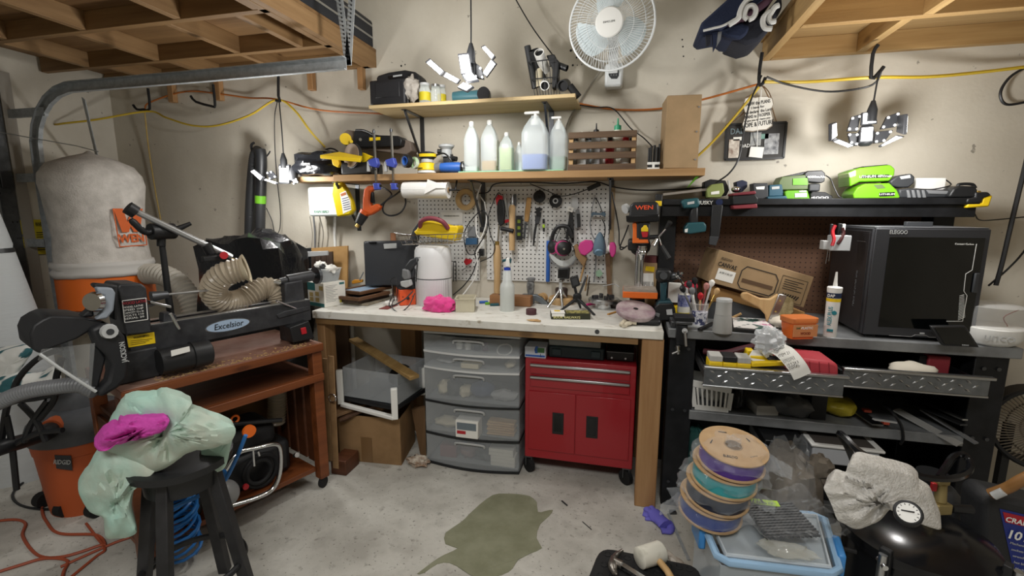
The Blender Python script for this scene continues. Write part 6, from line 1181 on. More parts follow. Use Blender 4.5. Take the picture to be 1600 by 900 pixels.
for i,(dx,px,py,m_,hd)in enumerate(((0,1095,470,TAN,RED),(3,1104,455,mat('brush_red','8a4040',.5),mat('brush_head','b07a74',.8)),(-4,1080,452,LGR,DGR),(-6,1070,458,STEEL,BLK),(6,1112,450,LGR,WHT),(2,1088,447,DSTEEL,BLK),(8,1118,462,BRASS,TAN),(-2,1084,462,WHT,GRY))):
    T=thing('paint_brush',['brush with a red tip in the checkered cup','fluffy rose headed brush in the checkered cup','pale handled brush with a grey head in the cup','steel handled brush leaning out of the cup by the spray can','white headed brush leaning out of the cup by the tumbler','dark handled tool upright in the checkered cup','brass handled brush leaning lowest out of the cup','white handled short brush in the checkered cup'][i],'brush',c+V3((0,0,.01)),group='brushes in the checkered cup')
    a_=c+V3((dx*.0012,.01,.012));b_=PV(c,px,py)+V3((0,.02+.01*(i%3),0));part(T,'handle',g().cyl(a_,b_,.004,.005,8),m_);d_=(b_-a_).normalized();part(T,'head',G().lathe([(.005,0),(.013,.012),(.014,.026),(.005,.036)],b_,d_,12),hd)
t=thing('red_spinner','round red plastic lid on the brush cup tops','lid',PY(1078,449,2.46));part(t,'lid',G().lathe([(.03,0),(.034,.006),(.028,.014),(.01,.018)],PY(1079,447,2.46),(.1,-.6,1),24),mat('lid_red','a8243a',.4))
c=PZ(1067,498,zK);t=thing('spray_can','blue white and yellow spray can behind the bench vise','spray can',c);part(t,'can',turned(c,[(9.6,499),(9.8,497),(9.8,462),(7,458)],24),mat('can_white','d8d6cc',.35));part(t,'blue_label',turned(c,[(9.95,478),(9.95,460)],24,False),mat('can_blue','3a458c',.4,col2='a9aed0',sc=50));part(t,'yellow_label',turned(c,[(9.95,496),(9.95,487)],24,False),mat('can_yellow','d9c94a',.4));part(t,'cap',turned(c,[(6,458),(5,450),(2,449)],16),LGR)
single('white_card_box','small white card box behind the upright drill chuck','box',PB(g(),2.5,1045,443,1064,473,.04),PAPER,bev=.002);single('yellow_pad','yellow striped pad of notes behind the upright drill','pad',PB(g(),2.5,1053,478,1060,495,.04),YEL,bev=.001)
# cordless drill standing on its battery
c=PZ(1040,503,zK);t=thing('impact_driver','dark teal cordless drill standing upright on its battery','drill',c);Yd=c.y;DTL=mat('dark_teal','1d3f48',.5)
gg=ypoly(Yd,[(1023,480),(1030,474),(1050,474),(1055,482),(1057,500),(1024,503)],.09)
for p in gg.v:p.z=max(p.z,zK)
part(t,'battery',gg,BLK,.006);part(t,'battery_label',ypoly(Yd-.002,[(1041,484),(1050,483),(1051,492),(1042,492)],.003),LGR);part(t,'badge',ypoly(Yd-.002,[(1024,488),(1031,490),(1030,496),(1024,493)],.003),GRY);part(t,'battery_top',ypoly(Yd+.004,[(1025,478),(1030,471),(1048,470),(1053,478)],.08),DTL,.005)
part(t,'grip',ypoly(Yd+.02,[(1032,440),(1044,440),(1041,456),(1043,472),(1032,473)],.05),DTL,.01);part(t,'body',ypoly(Yd+.01,[(1025,424),(1030,421),(1047,421),(1050,426),(1050,440),(1030,443),(1025,436)],.07),BLK,.012);part(t,'gear_ring',g().cyl(PY(1037,431,Yd+.01),PY(1037,431,Yd-.005),.018),DGR)
part(t,'chuck',g().cyl(PY(1049,432,Yd+.04),PY(1058,431,Yd+.02),.024,.016),DSTEEL);part(t,'bit_holder',g().cyl(PY(1058,431,Yd+.02),PY(1066,427,Yd+.0),.014,.006),CHROME)
for k in range(6):part(t,'bit',g().cyl(PY(1058,430,Yd+.015),PY(1060+2*(k%3)+k,424+4*k,Yd-.01),.004),CHROME if k%2 else BLK)
# clamp-on vise at the bench front
t=thing('clamp_vise','black clamp on vise at the grey bench front corner','vise',PY(1068,568,2.17));Yv=2.15
part(t,'jaw',PB(g(),Yv,1054,496,1086,503,.09),BSTEEL,.003);part(t,'anvil',PB(g(),Yv-.01,1056,503,1082,508,.06),DSTEEL,.003);part(t,'post',PB(g(),Yv,1057,508,1074,540,.045),BSTEEL,.004);part(t,'screw_boss',g().cyl(PY(1070,517,Yv),PY(1070,517,Yv-.02),.012),STEEL);part(t,'screw_handle',g().cyl(PY(1070,517,Yv-.02),PY(1072,541,Yv-.03),.006),STEEL)
part(t,'lower_post',PB(g(),Yv,1056,540,1063,551,.02),DSTEEL,.003);part(t,'tommy_bar',g().cyl(PY(1059,540,Yv-.01),PY(1060,553,Yv-.01),.007).cyl(PY(1050,553,Yv-.02),PY(1062,548,Yv-.01),.005),STEEL)
single('chisel_handle','flat black tool lying before the grey tumbler','tool',G().bar(PZ(1093,517,zK)+V3((0,0,.006)),PZ(1114,507,zK)+V3((0,0,.006)),.02,.012),BLK,bev=.003)
single('parts_block','dark steel block on the bench corner beside the vise','block',g().bb((.21,2.215,zK),(.25,2.32,zK+.03)),DSTEEL,bev=.004)
# ================================================================ signs by the hook, clothes on the loft
t=thing('photo_board','black framed board of family photos hung below the hook','photo board',PY(1178,248,2.74));Yp=2.73;q=[(1135,195),(1229,191),(1224,247),(1132,250)]
part(t,'backing',ypoly(Yp,q,.012),mat('board_black','2a2826',.6),ang=0);A,B,Cc,D=[PY(*p,Yp)for p in q]
def PB2(u,v,o):return A.lerp(B,u).lerp(D.lerp(Cc,u),v)-V3((0,o,0))
gg=g()
for a,b in(((0,0),(1,0)),((1,0),(1,1)),((1,1),(0,1)),((0,1),(0,0))):gg.bar(PB2(*a,.002),PB2(*b,.002),.01,.006,(0,1,0))
part(t,'frame_rail',gg,BLK); 
for(u0,v0,u1,v1),m_ in(((.06,.42,.24,.95),mat('photo_warm','8a7668',.5,col2='d9d2c6',sc=30)),((.42,.25,.6,.62),mat('photo_cool','6a6f74',.5,col2='a9aaa6',sc=32)),((.66,.3,.9,.88),mat('photo_grey','55575c',.5,col2='b9bbbd',sc=28)),((.6,.3,.72,.44),mat('photo_teal','2f6f62',.5,col2='8fb0a4',sc=30)),((.13,.36,.3,.46),PAPER)):part(t,'photo',G().prism([PB2(u0,v0,.001),PB2(u1,v0,.001),PB2(u1,v1,.001),PB2(u0,v1,.001)],(0,-.003,0)),m_,ang=0)
text(t,'DAD',mat('letter_grey','6a7a80',.6),PB2(.2,.2,.002),(1,0,.04),(0,0,1),.03,width=.07,bold=.02);text(t,'DAD',WHT,PB2(.34,.62,.002),(1,0,.04),(0,0,1),.018,width=.045,bold=.02)
part(t,'white_tag',ypoly(Yp-.012,[(1173,229),(1194,230),(1191,247),(1170,245)],.006),WHT);part(t,'hang_string',pcord([(1144,192,Yp),(1165,172,2.71),(1186,134,2.68),(1200,150,2.7),(1213,190,Yp)],.003),mat('twine','7a6248',.9));part(t,'tag_string',pcord([(1190,140,2.69),(1184,200,2.7),(1183,229,Yp-.01)],.0018),WHT)
t=thing('wooden_plaque','cream wavy edged plaque with black lettering over the photo board','sign',PY(1183,204,2.705));Yq=2.7;ol=[(1164,153),(1172,150),(1180,152),(1188,150),(1200,150),(1207,153),(1209,162),(1205,173),(1208,185),(1207,197),(1198,203),(1186,204),(1176,206),(1163,205),(1159,196),(1163,184),(1164,176),(1160,166)]
part(t,'rim',G().prism([PY(*p,Yq+.002)for p in ol],(0,.01,0)),mat('plaque_rim','8a7f70',.7));cc=sum((PY(*p,Yq)for p in ol),V3((0,0,0)))/len(ol);part(t,'face',G().prism([cc+(PY(*p,Yq)-cc)*.95 for p in ol],(0,.003,0)),mat('plaque_cream','dcd9d0',.7),ang=0)
for s_,x,y,h,wd in(('I',1170,156,.012,.004),('KNOW the PLANS',1183,161,.017,.12),('I have for',1184,167.5,.012,.06),('you declares the Lord',1184,174,.015,.125),('PLANS to PROSPER',1183,181,.016,.12),('to give you not harm you',1183,187,.01,.12),('HOPE & FUTURE',1184,194,.022,.145)):text(t,s_,INK,PY(x,y,Yq-.0005),(1,0,.12),(0,0,1),h,width=wd,bold=.02)
part(t,'hang_string',pcord([(1165,153,Yq),(1178,145,2.69),(1190,134,2.67),(1200,142,2.69),(1205,152,Yq)],.0025),mat('twine2','6b543c',.9))
DEN=mat('denim','1e2740',.9,bump=.3,sc=120);DEN2=mat('denim_dark','20222c',.9,bump=.3,sc=90);PLUM=mat('plum_cloth','3a1f2c',.9);SOLE=mat('lining_white','c9c9c6',.8)
xo=x0-.01
def garment(lb,pts,d,m,Yg,seed): 
    gg=ypoly(Yg,pts,d);T=thing('folded_garment',lb,'clothing',PY(*pts[0],Yg+.05),group='clothes on the pale loft');part(T,'cloth',gg,m,.015);return T
a=garment('dark blue folded garment hanging over the loft edge on top',[(1093,42),(1097,34),(1148,-12),(1200,-20),(1196,-4),(1160,20),(1130,42),(1098,47)],.25,DEN,2.3,1);part(a,'piping',pcord([(1099,48,2.29),(1115,44,2.29),(1130,40,2.29),(1148,30,2.29)],.005),SOLE)
garment('plum red garment sandwiched among the jeans on the loft',[(1130,40),(1164,2),(1210,-20),(1214,-6),(1180,20),(1150,36)],.25,PLUM,2.32,2)
a=garment('navy denim bundle drooping under the folded clothes',[(1095,48),(1130,42),(1160,33),(1172,40),(1168,52),(1158,60),(1136,58),(1126,50),(1096,56)],.2,DEN,2.34,3);part(a,'strap',ypoly(2.33,[(1103,55),(1111,54),(1110,68),(1104,71)],.02),DEN2);part(a,'strap',ypoly(2.33,[(1113,52),(1121,50),(1120,70),(1115,80)],.02),DEN);part(a,'strap',ypoly(2.33,[(1122,50),(1128,49),(1126,62),(1119,74)],.02),GRY)
garment('dark grey bundle lying nearest the loft edge joist',[(1140,60),(1166,34),(1196,20),(1222,-10),(1224,10),(1206,42),(1186,64),(1166,69)],.22,DEN2,2.36,4)
for i,(pts,lb)in enumerate((([(1139,39),(1153,29),(1156,20),(1160,10),(1168,0),(1176,-4)],'white lined shoe edge curling among the folded clothes'),([(1168,30),(1163,25),(1167,12),(1176,9),(1181,16),(1178,26),(1170,31)],'pale looped cloth edge in the pile'),([(1206,45),(1196,44),(1192,36),(1194,26),(1204,18)],'outer white curled edge by the loft joist'),([(1212,33),(1204,34),(1202,26),(1210,12),(1217,8)],'inner white curled edge by the loft joist'))):single('garment_edge',lb,'clothing',pcord([(x,y,2.29)for x,y in pts],.011,8),SOLE,group=None)
t=thing('road_case','black trunk with metal strips lying on the loft edge','trunk',(xe-.2,2.2,zt+.017));zr=zt+.017;ya,yb=1.55,PX(596,60,xe-.02).y
part(t,'shell',g().bb((xe-.4,ya,zr),(xe-.02,yb,zr+.17)),mat('trunk_black','1b1e26',.5),.02)
for z in(.0,.075):part(t,'metal_strip',g().bb((xe-.0205,ya+.02,zr+.06+z*.9),(xe-.017,yb-.015,zr+.072+z*.9)),STEEL)
for z in(.035,.13):part(t,'corner_stud',g().ball((xe-.018,yb-.09,zr+z),.012,10,6),CHROME)
# ================================================================ drawers, chest and bins under the white bench
CDR=film('drawer_clear','d2d8dc',.17,.2);CDW=mat('drawer_rim_white','dadcdc',.4);CDB=mat('drawer_rim_black','1e2022',.5)
Yd=2.3;xl,xr=PY(663,620,Yd).x,PY(811,620,Yd).x
rows=[(523.5,547,530,557),(551,571.5,560,584),(575,624,587,638),(627.5,674,641,690),(677.5,720,694,737)]
rz_=[((PY(663,a,Yd).z+PY(811,c,Yd).z)/2,(PY(663,b,Yd).z+PY(811,d,Yd).z)/2)for a,b,c,d in rows]
t=thing('drawer_cabinet','clear plastic five drawer cabinet standing under the white bench','drawer cabinet',((xl+xr)/2,2.5,0))
def bulge(u,o=0):return Yd+.012-.035*math.sin(PI*u)-o
part(t,'top',g().bb((xl,Yd+.012,rz_[0][0]+.002),(xr,2.68,rz_[0][0]+.014)),CDW,.003);part(t,'side_panel',g().bb((xl,Yd+.014,.0),(xl+.004,2.68,rz_[0][0])),CDR,ang=0);part(t,'side_panel',g().bb((xr-.004,Yd+.014,.0),(xr,2.68,rz_[0][0])),CDR,ang=0);part(t,'back_panel',g().bb((xl+.005,2.675,.0),(xr-.005,2.68,rz_[0][0])),LGR,ang=0)
def rim(z0,z1,m):
    gg=g();n=14
    for i in range(n):
        x0_,x1_=xl+(xr-xl)*i/n,xl+(xr-xl)*(i+1)/n;gg.hexa([(x0_,bulge(i/n,.006),z0),(x1_,bulge((i+1)/n,.006),z0),(x1_,2.66,z0),(x0_,2.66,z0)],[(x0_,bulge(i/n,.006),z1),(x1_,bulge((i+1)/n,.006),z1),(x1_,2.66,z1),(x0_,2.66,z1)])
    return part(t,'rim',gg,m,ang=60)
for i,(za,zb_)in enumerate(rz_):
    d=part(t,'drawer',G().sheet(lambda u,v:(xl+.004+(xr-xl-.008)*u,bulge(u),zb_+(za-zb_)*v),14,2,-.002),CDR,ang=60);xm=(xl+xr)/2;hw=.085
    part(d,'handle',G().sweep(crom([(xm-hw,bulge(.34,.004),za-.034),(xm-hw+.01,bulge(.36,.01),za-.018),(xm,bulge(.5,.012),za-.014),(xm+hw-.01,bulge(.64,.01),za-.018),(xm+hw,bulge(.66,.004),za-.034)]),.006,8),LGR)
    part(d,'drawer_floor',g().bb((xl+.008,Yd+.02,zb_+.003),(xr-.008,2.64,zb_+.006)),CDR,ang=0);zz=rz_[i+1][0]if i<4 else 0;rim(zz+.0005,zb_-.0005,CDW if i<2 else CDB)
def inside(i,u,w,h,m,name,lb,cat,rnd=0,dy=.06,group=None):
    x=xl+(xr-xl)*u;z=rz_[i][1]+.0066;y=Yd+.03+dy
    if rnd:return single(name,lb,cat,crumple((x,y,z+h*.5),(w/2,.05,h*.5),rnd,.4,16,10,flat=z),m,ang=60,group=group)
    return single(name,lb,cat,g().bb((x-w/2,y-.04,z),(x+w/2,y+.04,z+h)),m,bev=.004,group=group)
for u,m,lb in((.36,WHT,'white jar in the top drawer, second from its handle edge'),(.45,WHT,'white jar in the top drawer behind the handle'),(.55,NAVY,'dark blue jar in the top drawer'),(.63,mat('jar_plum','5a3a52',.4),'plum jar in the top drawer')):single('jar',lb,'jar',G().lathe([(.018,0),(.019,.03),(.014,.034),(.014,.042)],(xl+(xr-xl)*u,Yd+.05,rz_[0][1]+.0066),n=12),m,group='jars in the top clear drawer')
single('white_cable','white cable ring in the top drawer','cable',G().torus((xl+(xr-xl)*.83,Yd+.05,rz_[0][1]+.018),(0,-.6,1),.04,.004),WHT);inside(1,.5,.1,.03,CREAM,'parts_card','cream label card in the second drawer','card',dy=0);inside(1,.2,.12,.02,LGR,'rod_bundle','pale rods in the second drawer','rods',3);inside(1,.88,.06,.03,CREAM,'trinket','cream trinket in the second drawer','trinket',5)
inside(2,.16,.07,.08,CREAM,'cord_bundle','cream cord bundle in the third drawer by the cabinet side','cord',7);inside(2,.27,.09,.09,DGR,'cloth_bundle','dark bundle in the third drawer','bundle',9);inside(2,.4,.08,.06,CREAM,'plastic_parts','cream plastic parts in the third drawer middle','parts',11);inside(2,.58,.12,.1,mat('bundle_blue','3a4866',.6),'blue_bag','blue bag bundle in the third drawer','bag',13);inside(2,.8,.14,.05,LGR,'foam_bundle','pale foam in the third drawer','foam',15)
inside(3,.2,.16,.05,CREAM,'wood_offcuts','cream offcuts in the fourth drawer','offcuts',17);pk=inside(3,.48,.13,.1,PAPER,'light_pack','white and red printed pack in the fourth drawer','pack',dy=-.03)
x=xl+(xr-xl)*.48;z=rz_[3][1];part(pk,'print',g().bb((x-.055,Yd-.042,z+.055),(x+.055,Yd-.0405,z+.095)),mat('print_grey','6f7a82',.5),ang=0);part(pk,'print',g().bb((x-.055,Yd-.042,z+.03),(x-.005,Yd-.0405,z+.048)),RED,ang=0)
for k in range(6):single('craft_stick_bundle',['lowest pale stick bundle in the fourth drawer','second pale stick bundle from the bottom of the fourth drawer','third pale stick bundle in the fourth drawer','fourth pale stick bundle in the fourth drawer','fifth pale stick bundle in the fourth drawer','topmost pale stick bundle in the fourth drawer'][k],'sticks',g().box((xl+(xr-xl)*(.79+.012*(k%2)),Yd+.06,z+.014+.0135*k),(.155,.06,.012),R(3*(-1)**k)),TAN,bev=.004,group='stick bundles in the clear drawer')
inside(4,.21,.1,.07,mat('brick_red_pack','7a3a38',.7),'red_pack','brick red pack in the bottom drawer','pack');inside(4,.42,.1,.08,mat('tape_rose','8a6a66',.7),'tape_roll','rosy tape roll in the bottom drawer','tape',21);inside(4,.6,.12,.06,DGR,'cloth_bundle','dark cloth in the bottom drawer','bundle',23)
z=rz_[4][1]+.0066
for k in range(5):single('paper_pack',['bottom white packet stacked in the lowest drawer','second white packet in the lowest drawer','third white packet in the lowest drawer','fourth white packet in the lowest drawer','top white packet in the lowest drawer'][k],'packet',g().box((xl+(xr-xl)*.82-.01*(k>2),Yd+.06,z+.01+.0205*k),(.14,.07,.0195)),mat('packet_white','d9d6cb',.8)if k==0 else bpy.data.materials['packet_white'],bev=.002,group='white packets in the lowest drawer')
tz=rz_[0][0]+.0146;single('blue_folder','flat blue folder lying on the clear drawer cabinet','folder',g().bb((PY(724,524,Yd).x,Yd+.03,tz),(PY(798,527,Yd).x,2.6,tz+.012)),mat('folder_blue','2a4c84',.5),bev=.003)
# red tool chest
CR_=mat('chest_red','9c1c26',.35,coat=.3);Yr=2.33;xl2,xr2=PY(820,640,Yr).x,PY(992,640,Yr).x;T0=(PY(818,556,Yr).z+PY(992,577,Yr).z)/2;B0=(PY(823,712,Yr).z+PY(990,737,Yr).z)/2
t=thing('tool_chest','red steel tool chest on casters under the white bench','tool chest',((xl2+xr2)/2,2.5,0));part(t,'body',g().bb((xl2,Yr+.004,B0),(xr2,2.66,T0)),CR_,.004)
def rz2(u,y1,y2):return PY(827,y1,Yr).z*.5+PY(985,y2,Yr).z*.5
for a1,a2,b1,b2 in((565,579,582,596),(585,598,603,617)):
    za,zb_=rz2(0,a1,a2),rz2(0,b1,b2);d=part(t,'drawer',g().bb((xl2+.03,Yr-.004,zb_),(xr2-.03,Yr+.0035,za)),CR_,.002);part(d,'handle',g().bb((xl2+.03,Yr-.02,za-.016),(xr2-.03,Yr-.0045,za-.002)),STEEL,.003)
za,zb_=rz2(0,609,626),rz2(0,699,722);xm=PY(899,660,Yr).x
for a,b,hx in((xl2+.022,xm-.002,PY(872,661,Yr).x),(xm+.002,xr2-.022,PY(925,668,Yr).x)):
    d=part(t,'door',g().bb((a,Yr-.004,zb_),(b,Yr+.0035,za)),CR_,.002);hz_=PY(898,664,Yr).z;h=part(d,'handle',g().bb((hx-.03,Yr-.007,hz_-.06),(hx+.03,Yr-.0045,hz_+.06)),BLK,.002);part(d,'handle_recess',g().bb((hx-.02,Yr-.008,hz_-.045),(hx+.02,Yr-.0072,hz_+.05)),BLKG)
for x in(xl2+.02,xr2-.03):
    for y in(Yr+.03,2.62):c=part(t,'caster',g().cyl((x-.009,y-.009,.04),(x+.009,y+.009,.04),.04,n=18),BLKR);part(c,'fork',g().bb((x-.018,y-.015,.04),(x-.013,y+.015,B0)).bb((x+.013,y-.015,.04),(x+.018,y+.015,B0)).bb((x-.02,y-.02,B0-.008),(x+.02,y+.02,B0)),DSTEEL)
zt3=T0+.0006;t=thing('glove_box','white and blue printed glove box on the red tool chest','box',(PY(838,556,2.35).x,2.4,zt3));a_,b_=PY(820,554,2.35),PY(853,538,2.35);part(t,'box',g().bb((a_.x,2.35,zt3),(b_.x,2.46,zt3+.06)),mat('glovebox','d5dbe6',.6),.002);part(t,'print',g().bb((a_.x+.004,2.3485,zt3+.006),(b_.x-.004,2.35,zt3+.016)),BLU,ang=0);part(t,'glove_print',ypoly(2.349,[(836,552),(835,546),(837,541),(840,541),(842,545),(840,552)],.001),BLU,ang=0);part(t,'print',g().bb((b_.x-.045,2.3485,zt3+.03),(b_.x-.008,2.35,zt3+.056)),mat('print_leaf','4a7a4a',.6),ang=0);text(t,'L',INK,(b_.x-.025,2.3485,zt3+.016),(1,0,0),(0,0,1),.018)
t=thing('tool_case','dark teal tool case with latches lying on the red chest','tool case',(PY(900,556,2.4).x,2.5,zt3));a_,b_=PY(857,560,2.38).x,PY(944,560,2.38).x;part(t,'shell',g().bb((a_,2.38,zt3),(b_,2.62,zt3+.065)),mat('case_teal','22343a',.5),.008)
for u in(.15,.85):part(t,'latch',g().bb((a_+(b_-a_)*u-.025,2.372,zt3+.015),(a_+(b_-a_)*u+.025,2.3795,zt3+.05)),mat('latch_teal','2c4148',.45),.003)
t=thing('parts_organiser','clear divided organiser box on the dark teal tool case','organiser',((a_+b_)/2,2.5,zt3+.066));part(t,'box',g().bb((a_,2.385,zt3+.066),(b_-.02,2.6,zt3+.1)),film('organiser','a5a8a4',.6,.2),.003,ang=0)
for k in range(7):part(t,'divider',g().bb((a_+.002+k*(b_-a_-.026)/6,2.3862,zt3+.067),(a_+.004+k*(b_-a_-.026)/6,2.598,zt3+.099)),LGR,ang=0)
t=thing('tool_case','small black case with steel studs on the red chest end','tool case',(PY(968,568,2.4).x,2.5,zt3));a_,b_=PY(947,570,2.4).x,PY(990,570,2.4).x;part(t,'shell',g().bb((a_,2.4,zt3),(b_,2.6,zt3+.05)),BLK,.005);part(t,'edge',g().bb((a_,2.396,zt3+.046),(b_,2.4,zt3+.05)),GRY)
for u in(.2,.7):part(t,'stud',g().cyl((a_+(b_-a_)*u,2.4,zt3+.016),(a_+(b_-a_)*u,2.397,zt3+.016),.005),STEEL)
# box of wood scraps with the clear drawer unit on top
Yx=2.3;t=thing('cardboard_box','open cardboard box of wood scraps on the floor under the bench','box',PZ(590,715,0));fr,w_,d_,_=corner(.001,(624,726),(650,690),d=.3);A=PZ(627,727,.001);B=PZ(532,718,.001);Cc=PZ(648,690,.001);h_=PV(A,627,655).z;up=V3((0,0,h_));D=B+(Cc-A)
for nm,a,b in(('front_side',B,A),('end_side',A,Cc),('rear_side',D,Cc),('end_side',B,D)):part(t,nm,G().bar(a+up/2,b+up/2,.004,h_),mat('box_brown','9a7a55',.85,col2='876a48',sc=6)if nm=='front_side' else bpy.data.materials['box_brown'],ang=0)
part(t,'box_floor',G().prism([A,B,D,Cc],(0,0,.004)),CARD,ang=0);part(t,'tape_strip',G().bar(B.lerp(A,.45)+V3((0,-.004,h_*.02)),B.lerp(A,.45)+V3((0,-.004,h_*.55)),.07,.001,(0,1,0)),mat('parcel_tape','7d6040',.4),ang=0)
SCR=[wood('scrap_'+str(i),a,b,1,sc=14)for i,(a,b)in enumerate((('5b4030','46301f'),('6d5038','543a26'),('86684a','6d5238')))]
m4=(A+B+Cc+D)/4
for i,(u,v,L_,wd,an,tilt,z)in enumerate(((.3,.3,.26,.06,62,10,.0),(.36,.5,.3,.05,58,12,.02),(.3,.25,.3,.09,50,8,.035),(.45,.2,.34,.07,40,14,.03),(.6,.6,.26,.06,120,5,.05),(.75,.55,.24,.07,75,6,.04),(.85,.3,.2,.05,100,18,.03),(.4,.75,.3,.08,20,4,.06),(.3,.75,.22,.05,80,8,.055))):
    p=B.lerp(A,u).lerp(D.lerp(Cc,u),v)+V3((0,0,h_+.006+z));single('wood_offcut',['dark strip of wood at the box corner','second dark strip leaning in the scrap box','broad dark offcut across the scrap box front','reddish offcut sloping over the scrap box edge','offcut lying under the clear drawer unit','pale offcut by the scrap box end','short splintered offcut at the box end','broad offcut at the back of the scrap box','short strip at the back of the scrap box'][i],'offcut',g().box(p,(wd,L_,.016),rot=Matrix.Rotation(R(an-90),3,'Z')@Matrix.Rotation(R(tilt),3,'X')),SCR[i%3],bev=.002,group='wood scraps in the cardboard box')
t=thing('clear_drawer_unit','overturned clear plastic drawer unit with white legs on the scrap box','drawer unit',PY(600,640,2.3));A,B,Cc=PY(622,632,2.2),PY(538,612,2.24),PY(664,585,2.5);Cc.z=A.z+.02;zz=A.z;B.z=zz;Cc.z=zz;D=B+(Cc-A);hh=.17;up=V3((0,0,hh));CL2=film('unit_clear','c6ccd0',.2,.2)
for nm,a,b in(('front_wall',B,A),('end_wall',A,Cc),('rear_wall',D,Cc),('end_wall',B,D)):part(t,nm,G().bar(a+up/2,b+up/2,.004,hh),CL2,ang=0)
part(t,'divider',G().bar(B.lerp(A,.5)+up*.45,D.lerp(Cc,.5)+up*.45,.003,hh*.8),CL2,ang=0);part(t,'unit_floor',G().prism([A,B,D,Cc],(0,0,.004)),CL2,ang=0);part(t,'black_tray',G().prism([A+V3((.0,-.02,-.03)),B+V3((-.02,0,-.03)),D+V3((0,.02,-.03)),Cc+V3((.02,0,-.03))],(0,0,.026)),BLK,.003)
for p,z0,z1 in((A,-.075,.1),(B,-.04,.16),(Cc,-.05,.12)):part(t,'leg',g().box(p+V3((-.01,-.022,(z0+z1)/2)),(.035,.03,z1-z0),.5),WHT,.004)
part(t,'foot_rail',G().bar(A+V3((-.01,-.03,-.065)),B+V3((0,-.03,-.04)),.03,.02),WHT,.004)
single('black_disc','black round pad lying in the overturned clear drawer unit','disc',G().lathe([(.02,0),(.065,.005),(.07,.03),(.06,.05),(.02,.052)],A.lerp(Cc,.55)+V3((-.07,0,.09)),(-.3,-.5,1),24),BLK)
pa_,pb_=PY(552,530,2.5),PY(648,590,2.2);t=thing('plank','yellowish wooden plank laid across the clear drawer unit','plank',pa_.lerp(pb_,.5));part(t,'board',G().bar(pa_,pb_,.06,.02),wood('osb_yellow','a98a58','8c6f42',1,sc=12),.002)
single('wall_panel','brown board standing on edge behind the white bench end','board',g().bb((PY(521,540,2.7).x,2.69,.0005),(PY(546,540,2.7).x,2.715,.8)),mat('board_brown','5f4a38',.8),bev=.002);single('white_pipe','white upright pipe against the wall under the bench','pipe',g().cyl((PY(551,540,2.74).x,2.74,0),(PY(551,540,2.74).x,2.74,.84),.014),WHT)
single('cardboard_sheet','brown cardboard sheet leaning between the scrap box and the drawers','cardboard',G().prism([PY(643,640,2.42),PY(664,636,2.4),PZ(666,712,.001),PZ(657,712,.001)],(-.01,.02,0)),mat('sheet_brown','6b5136',.85));single('paper_wad','crumpled dirty paper on the floor by the clear drawers','paper',crumple(PZ(651,729,0)+V3((0,.02,.022)),(.06,.035,.024),31,.7,20,12,flat=.001),mat('dirty_paper','c9c0b2',.9,col2='8a6f5a',sc=30),ang=40)
# ================================================================ in and under the black bench
_,x0_,x1_,zb_,zt_=D1;zf=zb_+.014
for i,px in enumerate((1118,1140,1162)):
    t=thing('bit_case',['clear lidded yellow bit case at the drawer corner','yellow bit case with a dark lid in the drawer','clear lidded yellow bit case before the yellow clamps'][i],'bit case',(PY(px,570,2.0).x,2.03,zf),group='bit cases in the pulled out drawer');x=PY(px,570,2.0).x;part(t,'tray',g().bb((x-.026,1.99,zf),(x+.026,2.07,zt_+.012)),YEL,.003);part(t,'lid',g().bb((x-.025,1.992,zt_+.0122),(x+.025,2.068,zt_+.036)),BLK if i==1 else film('bit_lid','d5d5d0',.5,.1),.003)
    if i!=1:part(t,'bit',g().bb((x-.02,2.0,zt_+.013),(x-.012,2.05,zt_+.03)).bb((x-.006,2.0,zt_+.013),(x+.002,2.05,zt_+.034)).bb((x+.008,2.0,zt_+.013),(x+.015,2.05,zt_+.03)),STEEL,kind='stuff')
t=thing('yellow_clamp','yellow and black clamp handles heaped in the drawer middle','clamp',(PY(1200,585,2.0).x,2.04,zf));xa,xb=PY(1172,580,2.0).x,PY(1232,585,2.0).x;part(t,'bar',g().bb((xa,1.99,zf),(xb,2.06,zt_-.004)),BLK,.006);part(t,'handle',g().bar((xa,2.0,zt_+.01),(xb,2.03,zt_+.018),.025,.02).bar((xa+.01,2.06,zt_+.02),(xb-.02,2.04,zt_+.03),.02,.02),YEL,.004,kind='stuff');part(t,'jaw',PB(g(),2.1,1166,547,1178,570,.06),YEL,.006)
t=thing('red_case','soft red textured case in the pulled out drawer','case',(PY(1280,575,2.02).x,2.06,zf));gg=shelfpoly(2.0,[(1242,563),(1260,561),(1303,566),(1311,571),(1311,600),(1240,600)],.16,zf);part(t,'shell',gg,mat('case_red','b03a44',.6,bump=.1,sc=40),.012)
for k in range(4):part(t,'seam',pcord([(1250+15*k,563.5+k,1.998),(1251+15*k,582,1.997)],.0012),mat('seam_red','7d2028',.6))
t=thing('plastic_bag','crinkled clear bag bunched over the drawer top','bag',PY(1200,545,2.04));part(t,'bag',crumple(PY(1202,533,2.04),(.055,.05,.05),41,.45,24,14),film('bag_crinkle','dfe3e6',.4,.12),ang=30)
t=thing('paper_receipt','long white printed receipt curling out of the drawer','receipt',PY(1240,570,1.94));pa_=crom([PY(1212,543,2.02),PY(1228,552,1.98),PY(1245,572,1.945),PY(1254,588,1.94)],5)
part(t,'sheet',G().sheet(lambda u,v:pa_[min(int(u*15),15)]+V3((.028*(2*v-1),-.004*math.sin(PI*v),.018*(2*v-1))),15,3,.0005),PAPER)
for k,(px,py)in enumerate(((1221,549),(1228,557),(1234,564),(1239,570),(1244,577))):text(t,['MIDWEST','ITEM 21','||l|||l||','10 2 24 ll','TOTAL'][k],INK,PY(px+1,py,1.9)+V3((0,.035-.008*k if k<4 else.03,0)),(1,0,.55),(-.4,.1,1),.012,width=.04)
